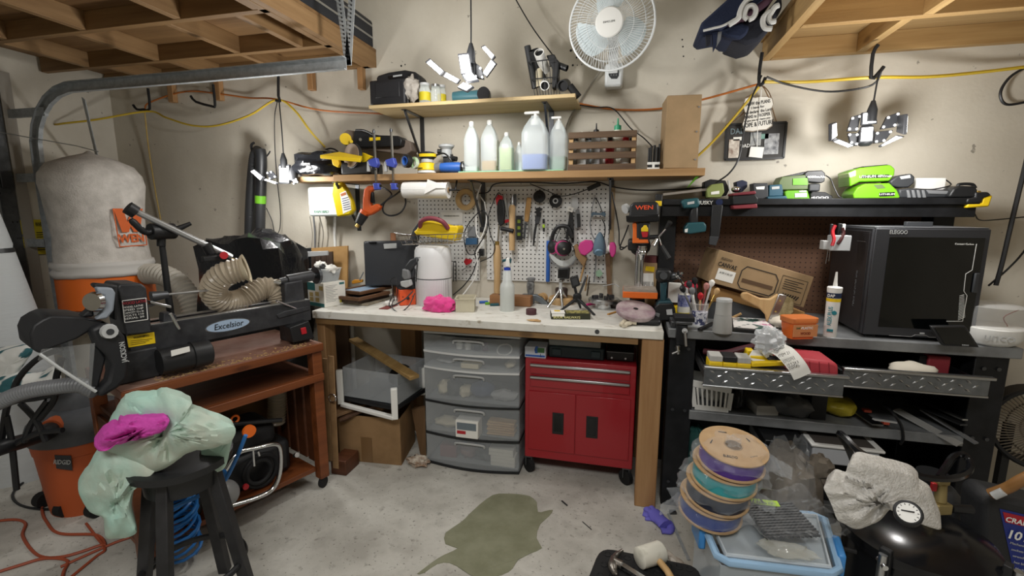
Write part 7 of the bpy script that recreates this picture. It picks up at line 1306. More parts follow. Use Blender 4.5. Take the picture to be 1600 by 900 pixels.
t=thing('mailer','black white and red printed mailer lying on the drawer heap','mailer',PY(1200,565,2.03));part(t,'white_part',G().prism([PY(1169,560,2.05),PY(1176,549,2.06),PY(1190,548,2.06),PY(1200,562,2.04),PY(1180,566,2.04)],(0,.004,.004)),PAPER,ang=0);part(t,'black_part',G().prism([PY(1186,548,2.055),PY(1206,548,2.05),PY(1224,560,2.03),PY(1216,566,2.02),PY(1204,566,2.02)],(0,.004,.004)),BLK,ang=0);part(t,'red_part',G().prism([PY(1203,547,2.03),PY(1211,546,2.03),PY(1218,555,2.015),PY(1208,556,2.015)],(0,.003,.003)),RED,ang=0)
single('leather_strap','dark red leather strap lying across the drawer back','strap',pcord([(1100,549,2.2),(1130,552,2.16),(1160,545,2.15),(1182,540,2.15)],.014,8),mat('strap_maroon','4a2028',.6))
_,x0_,x1_,zb_,zt_=D2;zf=zb_+.014
single('red_case','square red case standing in the drawer below the printer','case',g().bb((PY(1451,560,2.25).x,2.25,zf),(PY(1487,560,2.25).x,2.3,PY(1470,557,2.25).z)),mat('case_red2','8e2f38',.6,bump=.1,sc=50),bev=.006);single('white_pouch','white lettered pouch lying in the drawer by the red case','pouch',crumple(PY(1425,574,2.18)-V3((0,0,.01)),(.085,.05,.03),44,.2,18,10),mat('pouch','bdb7a9',.8),ang=60);single('black_block','dark block beside the red case in the drawer','block',PB(g(),2.26,1436,556,1450,575,.05),BLK,bev=.003)
zs=.5056
t=thing('slotted_basket','white slotted plastic basket on the steel shelf','basket',PY(1110,640,2.24));A,B,Cc,D=PY(1081,594,2.23),PY(1144,606,2.23),PY(1138,643,2.23),PY(1086,636,2.23);Cc.z=D.z=zs
def BK(u,v,o=0):return A.lerp(B,u).lerp(D.lerp(Cc,u),v)+V3((0,o,0))
gg=g();n=8
for k in range(n+1):gg.bar(BK(k/n,.22),BK(k/n,.92),.02 if k in(0,n)else.0085,.003,(0,1,0))
part(t,'bar',gg,WHT,kind='stuff');part(t,'rim',G().bar(BK(0,.1),BK(1,.1),.008,.034),WHT,.003);part(t,'base_band',G().bar(BK(0,.93),BK(1,.93),.006,.026),WHT,.002)
part(t,'side_wall',G().prism([BK(0,0),BK(0,1),BK(0,1,.16),BK(0,0,.16)],(.003,0,0)),WHT,ang=0);part(t,'side_wall',G().prism([BK(1,0),BK(1,1),BK(1,1,.16),BK(1,0,.16)],(-.003,0,0)),WHT,ang=0);part(t,'rear_wall',G().prism([BK(0,0,.16),BK(1,0,.16),BK(1,1,.16),BK(0,1,.16)],(0,.003,0)),WHT,ang=0)
single('paper_wad','white paper wad inside the slotted basket','paper',crumple(BK(.6,.6,.08),(.04,.03,.035),51,.3,12,8,flat=zs+.002),PAPER);fr,w_,d_,h_=corner(zs,(1182,649),(1216,650),(1164,636),top=634);t=thing('white_carton','small white carton lying on the steel shelf','box',fr.m@V3((w_/2,d_/2,0)),fr.rz);fbox(t,'carton',fr,(0,0,0),(w_,d_*2,h_),mat('carton_dull','a9a8a4',.8),.002)
def onz(c,r,seed,amp,z,m,nm,lb,cat):return single(nm,lb,cat,crumple(c,r,seed,amp,20,12,flat=z),m,ang=50)
c=PZ(1240,655,zs);onz(c+V3((0,.05,.045)),(.085,.06,.05),53,.35,zs,mat('foil_grey','55575a',.4,bump=.4,sc=20),'grey_pouch','crumpled grey pouch on the steel shelf below the drawer','pouch');single('black_box','black box standing between the grey pouch and yellow bag','box',g().bb((PZ(1265,655,zs).x,2.24,zs),(PZ(1288,655,zs).x,2.4,zs+.16)),BLK,bev=.003);single('black_bag','black sack on the shelf between basket and carton','bag',rumple_box((PZ(1146,645,zs).x,2.24,zs),(PZ(1164,645,zs).x,2.4,zs+.12),55,.2),BLK)
c=PZ(1315,655,zs);onz(c+V3((0,.06,.04)),(.075,.07,.04),57,.25,zs,mat('yellow_bag','a3942a',.35,bump=.3,sc=25),'yellow_bag','yellow bag in clear wrap on the steel shelf','bag')
for i,(a,b,w_,m_,lb)in enumerate((((1335,640),(1372,664),.045,STEEL,'flat steel bracket sliding over the shelf edge by the yellow bag'),((1400,640),(1500,695),.05,film('sleeve','b9b9b6',.5,.2),'clear sleeve of parts sloping over the shelf edge'),((1440,640),(1526,693),.022,GRY,'long grey metal strip sticking out over the shelf edge'),((1420,628),(1506,664),.03,DSTEEL,'dark steel bar lying behind the clear sleeve'),((1432,624),(1508,656),.02,STEEL,'thin bright bar at the back of the metal heap'),((1365,655),(1400,660),.012,LGR,'short pale rod beside the red tag'))):
    p,q_=PZ(*a,zs+.03+.008*i),PY(*b,2.17);single('metal_strip',lb,'metal strip',G().bar(p,q_,w_,.006),m_,group='metal strips on the steel shelf')
for i,(px,py,w_)in enumerate(((1354,641,.03),(1383,660,.022))):single('red_tag','orange red tag lying at the shelf back' if i==0 else 'orange red clip on the shelf front edge','tag',g().box(PZ(px,py,zs+.02),(w_,.03,.012)),mat('tag_red','b04a34',.6)if i==0 else bpy.data.materials['tag_red'],bev=.002)
onz(PZ(1400,630,zs)+V3((0,.15,.05)),(.2,.08,.05),59,.35,zs,mat('dark_grey_bag','3c3a38',.5),'dark_bag','dark lumpy bag at the back of the steel shelf','bag');wcord('black cable hanging over the steel shelf front',[(1380,632,2.3),(1395,645,2.2),(1408,665,2.19),(1411,685,2.19),(1407,694,2.2)],.006,BLK,'power_cord')  # bag in one even dark grey
zl=.1206;t=thing('storage_tray','white lidded tray with a grey top under the steel shelf','tray',PY(1330,715,2.2));A,B=PY(1268,694,2.15),PY(1384,710,2.15);zz=A.z;part(t,'tray',g().bb((A.x+.01,2.16,zz-.09),(B.x-.015,2.46,zz-.012)),mat('tray_white','b9bcc0',.5),.006);part(t,'lid',g().bb((A.x,2.15,zz-.012),(B.x,2.48,zz)),WHT,.004);part(t,'lid_inset',g().bb((A.x+.02,2.17,zz),(B.x-.03,2.46,zz+.002)),mat('lid_brown','4f4a46',.6)); 
single('tray_riser','black crate under the white lidded tray on the bottom shelf','crate',g().bb((A.x+.02,2.24,zl),(B.x-.03,2.46,zz-.0905)),BLK,bev=.006)
t=thing('flat_case','flat black case with a grey emblem beneath the steel shelf','case',PY(1240,700,2.18));A,B=PY(1195,690,2.12),PY(1262,692,2.12);zz=A.z-.03;part(t,'shell',g().bb((A.x,2.12,zz),(B.x,2.4,zz+.04)),BLK,.006);part(t,'emblem',G().torus(((A.x+B.x)/2+.01,2.118,zz+.022),(0,-1,0),.011,.0012,18,5),LGR);single('grey_tray','grey plastic tray holding up the flat black case','tray',g().bb((A.x+.01,2.14,zz-.06),(B.x+.02,2.42,zz-.0006)),GRY,bev=.006);single('crate','dark crate on the bottom shelf under the grey tray','crate',g().bb((A.x+.02,2.23,zl),(B.x,2.42,zz-.061)),BLK,bev=.006)
single('teal_bag','dark teal bag in the shadow behind the bench leg','bag',rumple_box((PY(1074,690,2.3).x,2.26,zl),(PY(1100,690,2.3).x,2.4,.38),61,.2),mat('bag_teal','1d4a46',.7))
# ================================================================ floor before the black bench
BAGC=film('poly_bag','dde2e6',.065,.05)
zL=.42;lidq=[PZ(*q,zL)for q in((1122,872),(1318,895),(1290,800),(1083,783))]
BC=mat('bin_blue','3f86c8',.35);BIN=film('bin_clear','c2ccd2',.3,.12);c4=sum(lidq,V3((0,0,0)))/4
t=thing('storage_bin','clear storage bin with blue latches beneath the filament spools','storage bin',(c4.x,c4.y,0))
def q4(k,z):return[V3((c4.x+(p.x-c4.x)*k,c4.y+(p.y-c4.y)*k,z))for p in lidq]
for i in range(4):
    a,b=q4(.93,0)[i],q4(.93,0)[(i+1)%4];up=V3((0,0,zL-.03));part(t,'wall',G().bar(a+up/2,b+up/2,.004,zL-.03),BIN,ang=0)
part(t,'bin_floor',G().prism(q4(.92,.001),(0,0,.004)),BIN,ang=0);part(t,'lid',G().prism(q4(.86,zL-.014),(0,0,.006)),BIN,.003)
part(t,'lid_rim',G().sweep([p for a,b in zip(q4(.97,zL-.012),q4(.97,zL-.012)[1:]+q4(.97,zL-.012)[:1])for p in(a.lerp(b,.08),a.lerp(b,.92))],.012,8,closed=True),mat('rim_blue','9cc0e0',.3,alpha=.85));part(t,'inner_rim',G().sweep(q4(.84,zL-.004),.007,6,closed=True),mat('rim_clear','cfd8de',.3,alpha=.7))
for i,u in((3,.42),(1,.4)):a,b=q4(1.05,zL-.03)[i],q4(1.05,zL-.03)[(i+1)%4];part(t,'latch',G().bar(a.lerp(b,u-.16),a.lerp(b,u+.16),.022,.07),BC,.006)
single('bin_contents','dark boxed contents seen inside the clear storage bin','contents',G().prism(q4(.84,.008),(0,0,.27)),mat('contents_dark','4c4d52',.7,col2='807a72',sc=7),kind='stuff')
SPD=mat('spool_card','b89a74',.8,col2='ab8c66',sc=20);ax_=V3((.06,-.16,1)).normalized();zq=zL+.015
rr=.1

for i,(m_,lb)in enumerate(((mat('filament_blue','223a86',.3),'lowest filament spool of the stack wound with blue'),(mat('filament_navy','1a2236',.3),'second lowest filament spool wound with dark navy'),(mat('filament_teal','2f949c',.3),'third filament spool up wound with turquoise'),(mat('filament_purple','4a2a86',.3),'topmost filament spool wound with purple'))):
    c=V3((.30+.014*i,1.525-.012*i,zq+.012+.067*i));t=thing('filament_spool',lb,'spool',c,group='bagged filament spools')
    part(t,'flange',G().ring(c,ax_,rr,.027,.004,40),SPD);part(t,'winding',G().ring(c+ax_*.0042,ax_,rr*.93,.04,.052,36),m_,ang=30);part(t,'flange',G().ring(c+ax_*.0565,ax_,rr,.027,.004,40),SPD);part(t,'core',G().ring(c+ax_*.001,ax_,.0265,.024,.06,20),CARD)
    b=part(t,'bag',crumple(c+ax_*.03,(rr*1.16,rr*1.12,.042),70+i,.3,26,12),BAGC,ang=25,label='clear plastic bag')
    def wing(u,v,s_=(-1,1)[i%2]):return c+V3((s_*(.09+.07*u),-.03+.05*v*(1-u)-.02*u,.02+.03*math.sin(7*v+5*u)*(1-.3*u)-.01*u))
    if i in(0,1,3):part(t,'bag_flap',G().sheet(wing,6,6,.0006),BAGC,ang=25)
    if i==3:
        top=c+ax_*.0608;part(t,'plastic_twist',crumple(top+V3((.0,-.0,.012)),(.022,.018,.014),75,.8,12,8),BAGC,ang=25)
        for k in range(5):a=R(40+70*k);p=top+V3((.064*math.cos(a),.064*math.sin(a),.0));part(t,'slot_print',G().box(p+V3((0,0,-.064*math.cos(a)*.06+.064*math.sin(a)*.16+.0006)),(.025,.003,.0012),a+1.2),INK if k<3 else CARD)
        text(t,'ELEGOO',INK,top+V3((-.02,-.062,-.0085)),(1,0,-.06),(.2,1,.15),.011,width=.04)
# black woven plate in a clear bag
P4=[PZ(*q,zL+.035)for q in((1160,790),(1234,787),(1282,840),(1198,844))];t=thing('textured_plate','black scalloped woven plate in a clear bag with a lime note','plate',sum(P4,V3((0,0,0)))/4);n_=13;ed=[]
for i in range(4):
    a,b=P4[i],P4[(i+1)%4];o=(b-a).cross(V3((0,0,1))).normalized()
    for k in range(n_):
        for s_ in range(3):f=(k+s_/3)/n_;ed.append(a.lerp(b,f)+o*.0035*math.sin(PI*s_/3))
part(t,'plate',G().prism(ed,(0,0,.008)),BLK,ang=20);gg=g()
for k in range(1,13):a,b=P4[0].lerp(P4[3],k/13),P4[1].lerp(P4[2],k/13);gg.sweep([a.lerp(b,j/24)+V3((0,0,.0085+.0025*(j%2)))for j in range(25)],.0042,5)
part(t,'weave_rib',gg,BLK,kind='stuff');part(t,'note',g().box(PZ(1195,785,zL+.05),(.085,.03,.002),.05),mat('note_lime','b9e02c',.6));text(t,'PETG CF',GRY,PZ(1195,786,zL+.0525),(1,.05,0),(0,1,.1),.01,width=.05)
def bag(u,v):
    a=PZ(1128,800,zL+.03).lerp(PZ(1250,770,zL+.06),u);b=PZ(1215,872,zL+.02).lerp(PZ(1328,848,zL+.02),u);p=a.lerp(b,v);return p+V3((0,0,.034+.02*noise.noise(V3((u*6,v*6,2)))+.012*noise.noise(V3((u*17,v*17,5)))))
part(t,'bag',G().sheet(bag,26,26),BAGC,ang=25,label='crinkled clear plastic bag');part(t,'silver_packet',crumple(PZ(1228,862,zL+.02)+V3((0,0,.006)),(.07,.035,.01),81,.5,18,10),film('packet_silver','d2d2c6',.18,.1),ang=25)
t=thing('loose_bag','crinkled empty clear bag slumped behind the spool stack','bag',PV(c4,1230,740));part(t,'bag',G().sheet(lambda u,v:PY(1190+70*u+20*v,690+115*v-10*u,1.62)+V3((0,.05*noise.noise(V3((u*4,v*4,9))),.03*noise.noise(V3((u*9,v*9,4))))),20,20),BAGC,ang=25)
# grey sacking behind
SAC=mat('sack_taupe','6f675c',.9,col2='575047',sc=12,bump=.2);single('cloth_sack','taupe cloth bag slumped between spools and pressure pot','sack',rumple_box((PY(1215,720,1.85).x,1.8,.0),(PY(1300,720,1.85).x,2.1,.47),83,.18),SAC);single('boot_top','taupe rolled cloth top rising behind the towel','sack',crumple(PY(1280,735,1.9),(.05,.05,.06),85,.4,18,12),SAC)
# pressure pot
pc=V3((.93,1.62,0));t=thing('pressure_pot','black pressure pot with a dial gauge and clamps on the floor','pressure pot',pc);zp=PV(pc,1400,838).z;rp_=.185
part(t,'pot',G().lathe([(rp_*.9,.0),(rp_,.02),(rp_,zp-.02),(rp_*1.06,zp-.018),(rp_*1.06,zp)],pc,n=40),BLKG);part(t,'lid',G().lathe([(rp_*1.08,zp+.001),(rp_*1.09,zp+.018),(rp_*.98,zp+.03),(rp_*.6,zp+.055),(.01,zp+.062)],pc,n=40),BLKG)
gc=PV(pc+V3((0,-.27,0)),1419,801);gx=(CAM-gc).normalized()*.8+V3((0,0,.25));ga=part(t,'gauge',g().cyl(gc-gx.normalized()*.025,gc,.03,n=28),BLK);part(ga,'dial',g().cyl(gc,gc+gx.normalized()*.002,.025,n=28),WHT);n_=gx.normalized();sx_=V3((0,0,1)).cross(n_).normalized();part(ga,'needle',g().bar(gc+n_*.003-sx_*.014,gc+n_*.003+sx_*.012+V3((0,0,.006)),.003,.001,n_),INK);part(ga,'bezel',G().torus(gc,n_,.027,.004),BLK)
gg=g()
for k in range(11):a=R(-40+26*k);d_=sx_*math.cos(a)+n_.cross(sx_)*math.sin(a);gg.bar(gc+n_*.0025+d_*.018,gc+n_*.0025+d_*.022,.0015,.001,n_)
part(ga,'tick_mark',gg,INK,kind='stuff',ang=0)
for px,a_ in((1340,225),(1478,320)):
    d_=V3((math.cos(R(a_)),math.sin(R(a_)),0));p=pc+d_*(rp_*1.12);cl=part(t,'clamp',g().bar(p+V3((0,0,zp-.06)),p+V3((0,0,zp+.04)),.03,.02,d_),BLK,.003);part(cl,'clamp_screw',g().cyl(p+d_*.025+V3((0,0,zp-.11)),p+d_*.02+V3((0,0,zp+.03)),.011).cyl(p+d_*.025+V3((0,0,zp-.118)),p+d_*.025+V3((0,0,zp-.11)),.028),STEEL);part(cl,'pin',g().cyl(p+d_*.02+V3((.0,-.02,zp+.0)),p+d_*.02+V3((.0,.02,zp+.0)),.008),CHROME)
vb=PV(pc+V3((.06,.02,0)),1468,792);va=part(t,'valve',g().box(vb,(.05,.04,.035),.3).cyl(vb+V3((0,0,.015)),vb+V3((.0,.01,.075)),.016).box(vb+V3((0,.01,.08)),(.04,.025,.016),.3),mat('valve_brass','9a8a5e',.45,.6),.004);part(va,'red_lever',g().box(vb+V3((-.024,.0,.066)),(.014,.012,.026)),RED,.002);part(t,'relief_elbow',g().cyl(vb+V3((.03,.0,0)),vb+V3((.09,.01,0)),.014),BLK)
part(t,'side_handle',G().sweep(crom([pc+V3((-.2,.06,zp-.02)),pc+V3((-.25,.02,zp-.02)),pc+V3((-.25,-.06,zp-.03)),pc+V3((-.19,-.08,zp-.03))]),.007,8),BLK)
t=thing('paint_cup','dark canister with black caps on the floor behind the pot','canister',(1.16,1.97,0));part(t,'body',G().lathe([(.1,0),(.1,.36),(.07,.4),(.04,.42)],(1.16,1.97,0),n=24),DGR);part(t,'cap',G().lathe([(.05,.42),(.05,.45)],(1.16,1.97,0),n=18),BLK)
wcord('thick black air hose looping over the towel and pot',[(1339,735,1.66),(1325,700,1.68),(1312,678,1.7),(1320,683,1.66),(1345,707,1.6),(1390,728,1.57),(1440,745,1.57),(1485,748,1.6),(1512,738,1.66),(1516,722,1.7),(1505,710,1.72),(1490,714,1.7),(1478,730,1.68),(1468,745,1.66)],.0105,BLKG,'air_hose','hose')
TOW=mat('white_towel','d3d1cc',.9,col2='bfbcb6',sc=50,bump=.55,bsc=140)
ol=[(1287,762),(1300,750),(1318,752),(1322,738),(1335,722),(1362,728),(1410,738),(1432,752),(1436,766),(1452,778),(1462,800),(1470,828),(1445,818),(1420,800),(1400,795),(1388,800),(1378,812),(1360,822),(1338,826),(1312,816),(1303,800),(1298,785)]
def drape(ol,at,bul,back=.09,amp=.03,lv=(1,.96,.9,.82,.73,.63,.52,.41,.3,.19,.08),pull=None,nf=5.):
    pt_=crom([PV(at,a,b)for a,b in ol],5,True);cT=sum(pt_,V3((0,0,0)))/len(pt_);nn=len(pt_);vv=[];gg=G()
    n_=CAM-cT;n_.z=0;n_.normalize();sx_=V3((0,0,1)).cross(n_);pp_=PV(at,*pull)if pull else cT;sz_=max((p-cT).length for p in pt_)
    for k in lv:
        for p in pt_:
            q_=cT+(p-cT)*k;dv=q_-pp_;an=math.atan2(dv.z,dv.dot(sx_));r_=dv.length/sz_;cs=V3((math.cos(an)*nf,math.sin(an)*nf,r_*1.3));e=(1.7*(.3-abs(noise.noise(cs)))+.9*(.25-abs(noise.noise(cs*2.3+V3((7,0,0))))))*min(1,(r_*2.4)**2+.08)+.5*(.3-abs(noise.noise(q_*11)))+.2*noise.noise(q_*30);vv.append(q_+n_*(bul*(1-k**4)+amp*e*(1.15-k))+V3((0,0,.5*amp*e*(1-k*.6))))
    m=len(lv)-1;gg.add(vv,[(j*nn+i,j*nn+(i+1)%nn,(j+1)*nn+(i+1)%nn,(j+1)*nn+i)for j in range(m)for i in range(nn)]+[tuple(m*nn+i for i in range(nn))])
    o=len(gg.v);gg.add([p-n_*back for p in vv[:nn]],[tuple(range(nn))]);gg.f+=[(i,(i+1)%nn,o+(i+1)%nn,o+i)for i in range(nn)]
    return gg
single('towel','crumpled white waffle towel draped over the pressure pot','towel',drape(ol,pc+V3((0,-.16,0)),.02,.07,.05,pull=(1405,748),nf=3.2),TOW,ang=70)
# moulded tool case at the edge and the floor fan
t=thing('tool_case','black moulded mechanics tool set case with a blue label on the floor','tool case',(1.5,1.78,0));Yc_=1.72;A,B=PY(1532,776,Yc_),PY(1720,812,Yc_)
part(t,'shell',G().prism([V3((A.x+.01,Yc_,A.z-.02)),A+V3((.03,0,.01)),B,V3((B.x,Yc_,0)),V3((A.x+.06,Yc_,0))],(0,.12,0)),mat('moulded_black','232426',.6,bump=.15,sc=80),.02)
lq=[(1562,795),(1690,825),(1690,950),(1592,930)];L4=[PY(a,b,Yc_-.002)for a,b in lq];part(t,'label',G().prism(L4,(0,.001,0)),mat('label_navy','22307a',.5),ang=0);xd=L4[1]-L4[0];up=V3((-.2,0,1))
part(t,'red_band',ypoly(Yc_-.004,[(1567,800),(1684,827),(1684,842),(1571,816)],.001),mat('band_red','a8202c',.5),ang=0)
for s_,p,h,al in(('CRAFTSMAN',(1571,811),.017,'LEFT'),('101',(1573,834),.03,'LEFT')):text(t,s_,WHT,PY(*p,Yc_-.0055),xd,up,h,al='LEFT',bold=.03)
for k in range(7):text(t,('Mechanic Tool Set','sockets ratchets','wrenches drivers','hex bits and keys')[k%4],LGR,PY(1578+2*k,848+10*k,Yc_-.0055),xd,up,.008,al='LEFT')
t=thing('floor_fan','round tan floor fan with dark ribs beyond the black bench','floor fan',(1.98,2.45,0));fc2=PY(1634,672,2.45);fr2=(fc2-PY(1560,690,2.45)).length;FT=mat('fan_tan','6e6455',.6)
for r_,w_ in((1,.012),(.72,.004),(.45,.004)):part(t,'ring',G().torus(fc2,(-.3,-1,.1),fr2*r_,w_,40,6),BLK if r_==1 else FT)
gg=g();e1,e2,e3=basis(V3((-.3,-1,.1)))
for k in range(70):a=2*PI*k/70;d_=e1*math.cos(a)+e2*math.sin(a);gg.sweep([fc2+d_*fr2*.2+e3*.03,fc2+d_*fr2*.7+e3*.025,fc2+d_*fr2],.0032,4,cap=False)
part(t,'grille',gg,FT,kind='stuff');part(t,'drum',G().lathe([(fr2*.96,-.16),(fr2,0)],fc2,(-.3,-1,.1),36,False),mat('drum_dark','2a2622',.7));part(t,'hub',G().lathe([(fr2*.2,.02),(fr2*.2,.05),(.01,.055)],fc2,e3,20),BLK);part(t,'stand',g().bar((fc2.x-.1,2.5,0),(fc2.x-.1,2.5,fc2.z),.03,.03).bar((fc2.x-.25,2.4,.012),(fc2.x+.25,2.4,.012),.03,.024),BLK)
t=thing('axe','brown wooden tool handle with a bright collar lying on the case','tool',PY(1570,765,1.66));part(t,'handle',G().sweep(crom([PY(1548,772,1.68),PY(1575,762,1.66),PY(1600,748,1.64),PY(1660,720,1.62)]),.016,10),mat('handle_brown','8a6236',.5));part(t,'collar',g().cyl(PY(1552,775,1.66),PY(1568,768,1.65),.012),LGR)
# step stool with hammers, glove, rule
zt_=.22;ql=[PZ(*q,zt_)for q in((938,854),(1092,884),(1118,1010),(880,1000))];t=thing('step_stool','black plastic step stool with a studded top at the front','step stool',(sum(ql,V3((0,0,0)))/4)*1);cq=sum(ql,V3((0,0,0)))/4;rd=[]
for i in range(4):
    a,b,c_=ql[i-1],ql[i],ql[(i+1)%4]
    for k in range(5):u=k/4;p=b.lerp(a,.14).lerp(b,u).lerp(b.lerp(b.lerp(c_,.14),u),u);rd.append(p)
part(t,'top',G().prism(rd,(0,0,-.035)),BLKR,.006);gg=g()
for k in range(9):
    for j in range(7):p=ql[0].lerp(ql[1],(k+1)/10).lerp(ql[3].lerp(ql[2],(k+1)/10),(j+.6)/7.5);gg.add(*(lambda h:(h.v,h.f))(G().torus(p+V3((0,0,.0005)),(0,0,1),.011,.0025,12,5)))
part(t,'stud_ring',gg,BLKR,kind='stuff')
for p in ql:q_=cq+(p-cq)*.84;part(t,'leg',g().bar(V3((q_.x,q_.y,zt_-.034)),V3((cq.x+(p.x-cq.x)*.95,cq.y+(p.y-cq.y)*.95,0)),.05,.04,(0,1,0)),BLKR,.008)
t=thing('rubber_mallet','scuffed white rubber mallet lying on the black step stool','mallet',PZ(1020,890,zt_));a,b=PZ(1001,886,zt_)+V3((0,0,.036)),PZ(1042,873,zt_)+V3((0,0,.036));d_=(b-a).normalized();a-=d_*.01;part(t,'head',G().lathe([(.03,0),(.035,.004),(.036,.09),(.032,.096)],a,d_,28),mat('mallet_white','d6d3c6',.7,col2='a9a698',sc=22,lo=.5,hi=.8));h0=a+d_*.06;part(t,'handle',G().sweep([h0,PZ(1042,905,zt_)+V3((0,0,.03)),PZ(1075,960,zt_)+V3((0,0,.02))],.0115,12),TAN)
t=thing('claw_hammer','steel claw hammer lying on the black step stool','hammer',PZ(965,890,zt_));HS=mat('hammer_steel','8f8a84',.35,.9);z_=V3((0,0,.016));part(t,'claw',G().sweep(crom([PZ(972,866,zt_)+z_,PZ(962,874,zt_)+z_,PZ(957,884,zt_)+z_,PZ(958,898,zt_)+z_,PZ(964,906,zt_)+z_],4),[.006]*3+[.009]*3+[.012]*3+[.015]*3+[.011]*3+[.005]*2,10),HS);part(t,'poll',g().cyl(PZ(960,884,zt_)+z_,PZ(972,890,zt_)+z_,.014),HS);part(t,'shaft',g().bar(PZ(966,887,zt_)+z_,PZ(1010,915,zt_)+z_,.018,.014),CHROME)
PG=mat('purple_glove','6a66c4',.6,bump=.2,sc=40);gg=G()
for pts,r_ in(([(1020,806),(1030,816),(1040,826)],.034),([(1010,797),(1020,806),(1030,814)],.018),([(1017,795),(1024,804),(1032,812)],.018),([(1005,804),(1015,808),(1025,812)],.015),([(1008,811),(1018,813),(1028,818)],.014),([(1030,824),(1046,820),(1047,832),(1033,832)],.018)):gg.sweep(crom([PZ(a,b,0)+V3((0,0,r_*.8))for a,b in pts],4),r_,10)
gg.jit(.008,30); 
for p in gg.v:p.z=max(p.z*.6,.0005)
single('nitrile_glove','purple nitrile glove dropped on the floor by the wooden post','glove',gg,PG,ang=70)
t=thing('steel_rule','thin steel bar with a hooked end lying on the concrete','rule',PZ(1060,838,0));part(t,'bar',g().bar(PZ(1044,803,0)+V3((0,0,.003)),PZ(1076,876,0)+V3((0,0,.003)),.012,.005),GALV);part(t,'hook',g().bar(PZ(1046,802,0)+V3((0,0,.006)),PZ(1056,802,0)+V3((0,0,.006)),.02,.012),DSTEEL)
single('paper_scrap','torn white paper scrap beneath the mallet by the stool edge','paper',G().sheet(lambda u,v:PZ(1022+62*u,850+28*u+14*v,.07)+V3((0,0,.025+.025*noise.noise(V3((u*5,v*4,1)))-.06*u)),12,5,.0008),mat('dirty_scrap','c4bdb3',.9,col2='8a7d70',sc=25),ang=40)
for i,(px,py,L_)in enumerate(((917,822,.045),(882,787,.03))):single('screw','loose dark screw on the concrete floor' if i==0 else 'short dark twig of debris on the concrete','screw',g().cyl(PZ(px,py,0)+V3((-L_/2,L_/2,.003)),PZ(px,py,0)+V3((L_/2,-L_/2,.003)),.002 if i==0 else.004),DSTEEL)
# ================================================================ lathe bench and what stands on it
LA=V3((-1.459,1.966,0));LB=PZ(187,612,.778);LB.z=0;FL=Frame(LB,math.atan2((LA-LB).y,(LA-LB).x));LL=(LA-LB).length;LZ=.778
CH=wood('cherry_wood','804826','5f3219',0,.4,sc=8);CHD=wood('cherry_dark','5c3520','452513',0,.5,sc=8)
def lb(T,pn,a,b,m,bev=.003):return part(T,pn,g().bb(a,b).xf(FL.m),m,bev)
def lp_(T,pn,ly,pts,t,m,bev=.003,par=None):return part(par or T,pn,fpoly(FL,ly,pts,t),m,bev)
def lpt(px,py,ly):return FL.m@FL.Y(px,py,ly)
t=thing('lathe_bench','reddish brown wooden lathe bench with open shelves on casters','bench',FL.m@V3((LL/2,.22,0)),FL.rz)
lb(t,'bench_top',(0,0,LZ-.035),(LL,.45,LZ),mat('dusty_cherry','744836',.6,col2='94776a',sc=5));lb(t,'front_rail',(.0,-.012,LZ-.04),(LL,0,LZ-.001),CH)
lb(t,'shelf',(.02,.02,.598),(LL-.005,.43,.618),CHD);lb(t,'shelf_lip',(.0,-.01,.585),(LL-.004,.02,.622),CH);lb(t,'bottom_shelf',(.01,.03,.1),(LL-.06,.43,.125),CH)
for x,y in((LL-.055,.0),(LL-.055,.4),(.0,.03),(.0,.4)):
    lb(t,'leg',(x,y,.06),(x+.05,y+.05,LZ-.036),CH);p=FL.m@V3((x+.025,y+.025,.03));part(t,'caster',g().cyl(p-V3((.01,0,0)),p+V3((.01,0,0)),.028),BLKR)
for k in range(4):lb(t,'end_slat',(LL-.04,.06+.088*k,.13),(LL-.025,.13+.088*k,.58),CHD)
lb(t,'back_panel',(.02,.438,.126),(LL-.02,.446,.59),mat('bench_back','8a6a40',.8));lb(t,'end_panel',(.006,.06,.13),(.02,.4,.58),CHD)
# lathe
BL2=mat('lathe_black','2a2b2e',.5,.2,col2='3a3b3e',sc=20,bump=.06);ly=.09
t=thing('wood_lathe','black wood lathe with an oval blue badge on the reddish bench','lathe',FL.m@V3((LL/2,.2,LZ)),FL.rz)
bz1,bz0=FL.Y(345,491,ly).z,FL.Y(345,528,ly).z;x0_,x1_=FL.Y(205,560,ly).x,FL.Y(486,490,ly).x
lb(t,'bed',(x0_,ly,bz0),(x1_,ly+.03,bz1),BL2);lb(t,'bed',(x0_,ly+.09,bz0),(x1_,ly+.12,bz1),BL2);lb(t,'bed_way',(x0_,ly,bz1),(x1_,ly+.035,bz1+.004),STEEL,.001);lb(t,'bed_way',(x0_,ly+.085,bz1),(x1_,ly+.12,bz1+.004),STEEL,.001);lb(t,'bed_end',(x1_-.02,ly+.03,bz0),(x1_,ly+.09,bz1),BL2)
for x in(x0_+.02,x1_-.1):lb(t,'foot',(x,ly-.01,LZ+.0008),(x+.08,ly+.13,bz0),BL2)
e=FL.Y(357,508,ly);pe=[FL.m@V3((e.x+.088*math.cos(R(a)),ly-.002,e.z+.024*math.sin(R(a))))for a in range(0,360,12)];BD=mat('badge_blue','9fb4cc',.4)
part(t,'badge_rim',G().prism([FL.m@V3((e.x+.093*math.cos(R(a)),ly-.001,e.z+.028*math.sin(R(a))))for a in range(0,360,12)],FL.m.to_3x3()@V3((0,.001,0))),CHROME,ang=0);part(t,'badge',G().prism(pe,FL.m.to_3x3()@V3((0,.001,0))),BD,ang=0)
FX=FL.m.to_3x3()@V3((1,0,0));FN=FL.m.to_3x3()@V3((0,-1,0));UP=V3((0,0,1));text(t,'Excelsior',INK,FL.m@V3((e.x,ly-.003,e.z)),FX,UP,.026,width=.12,shear=.15)
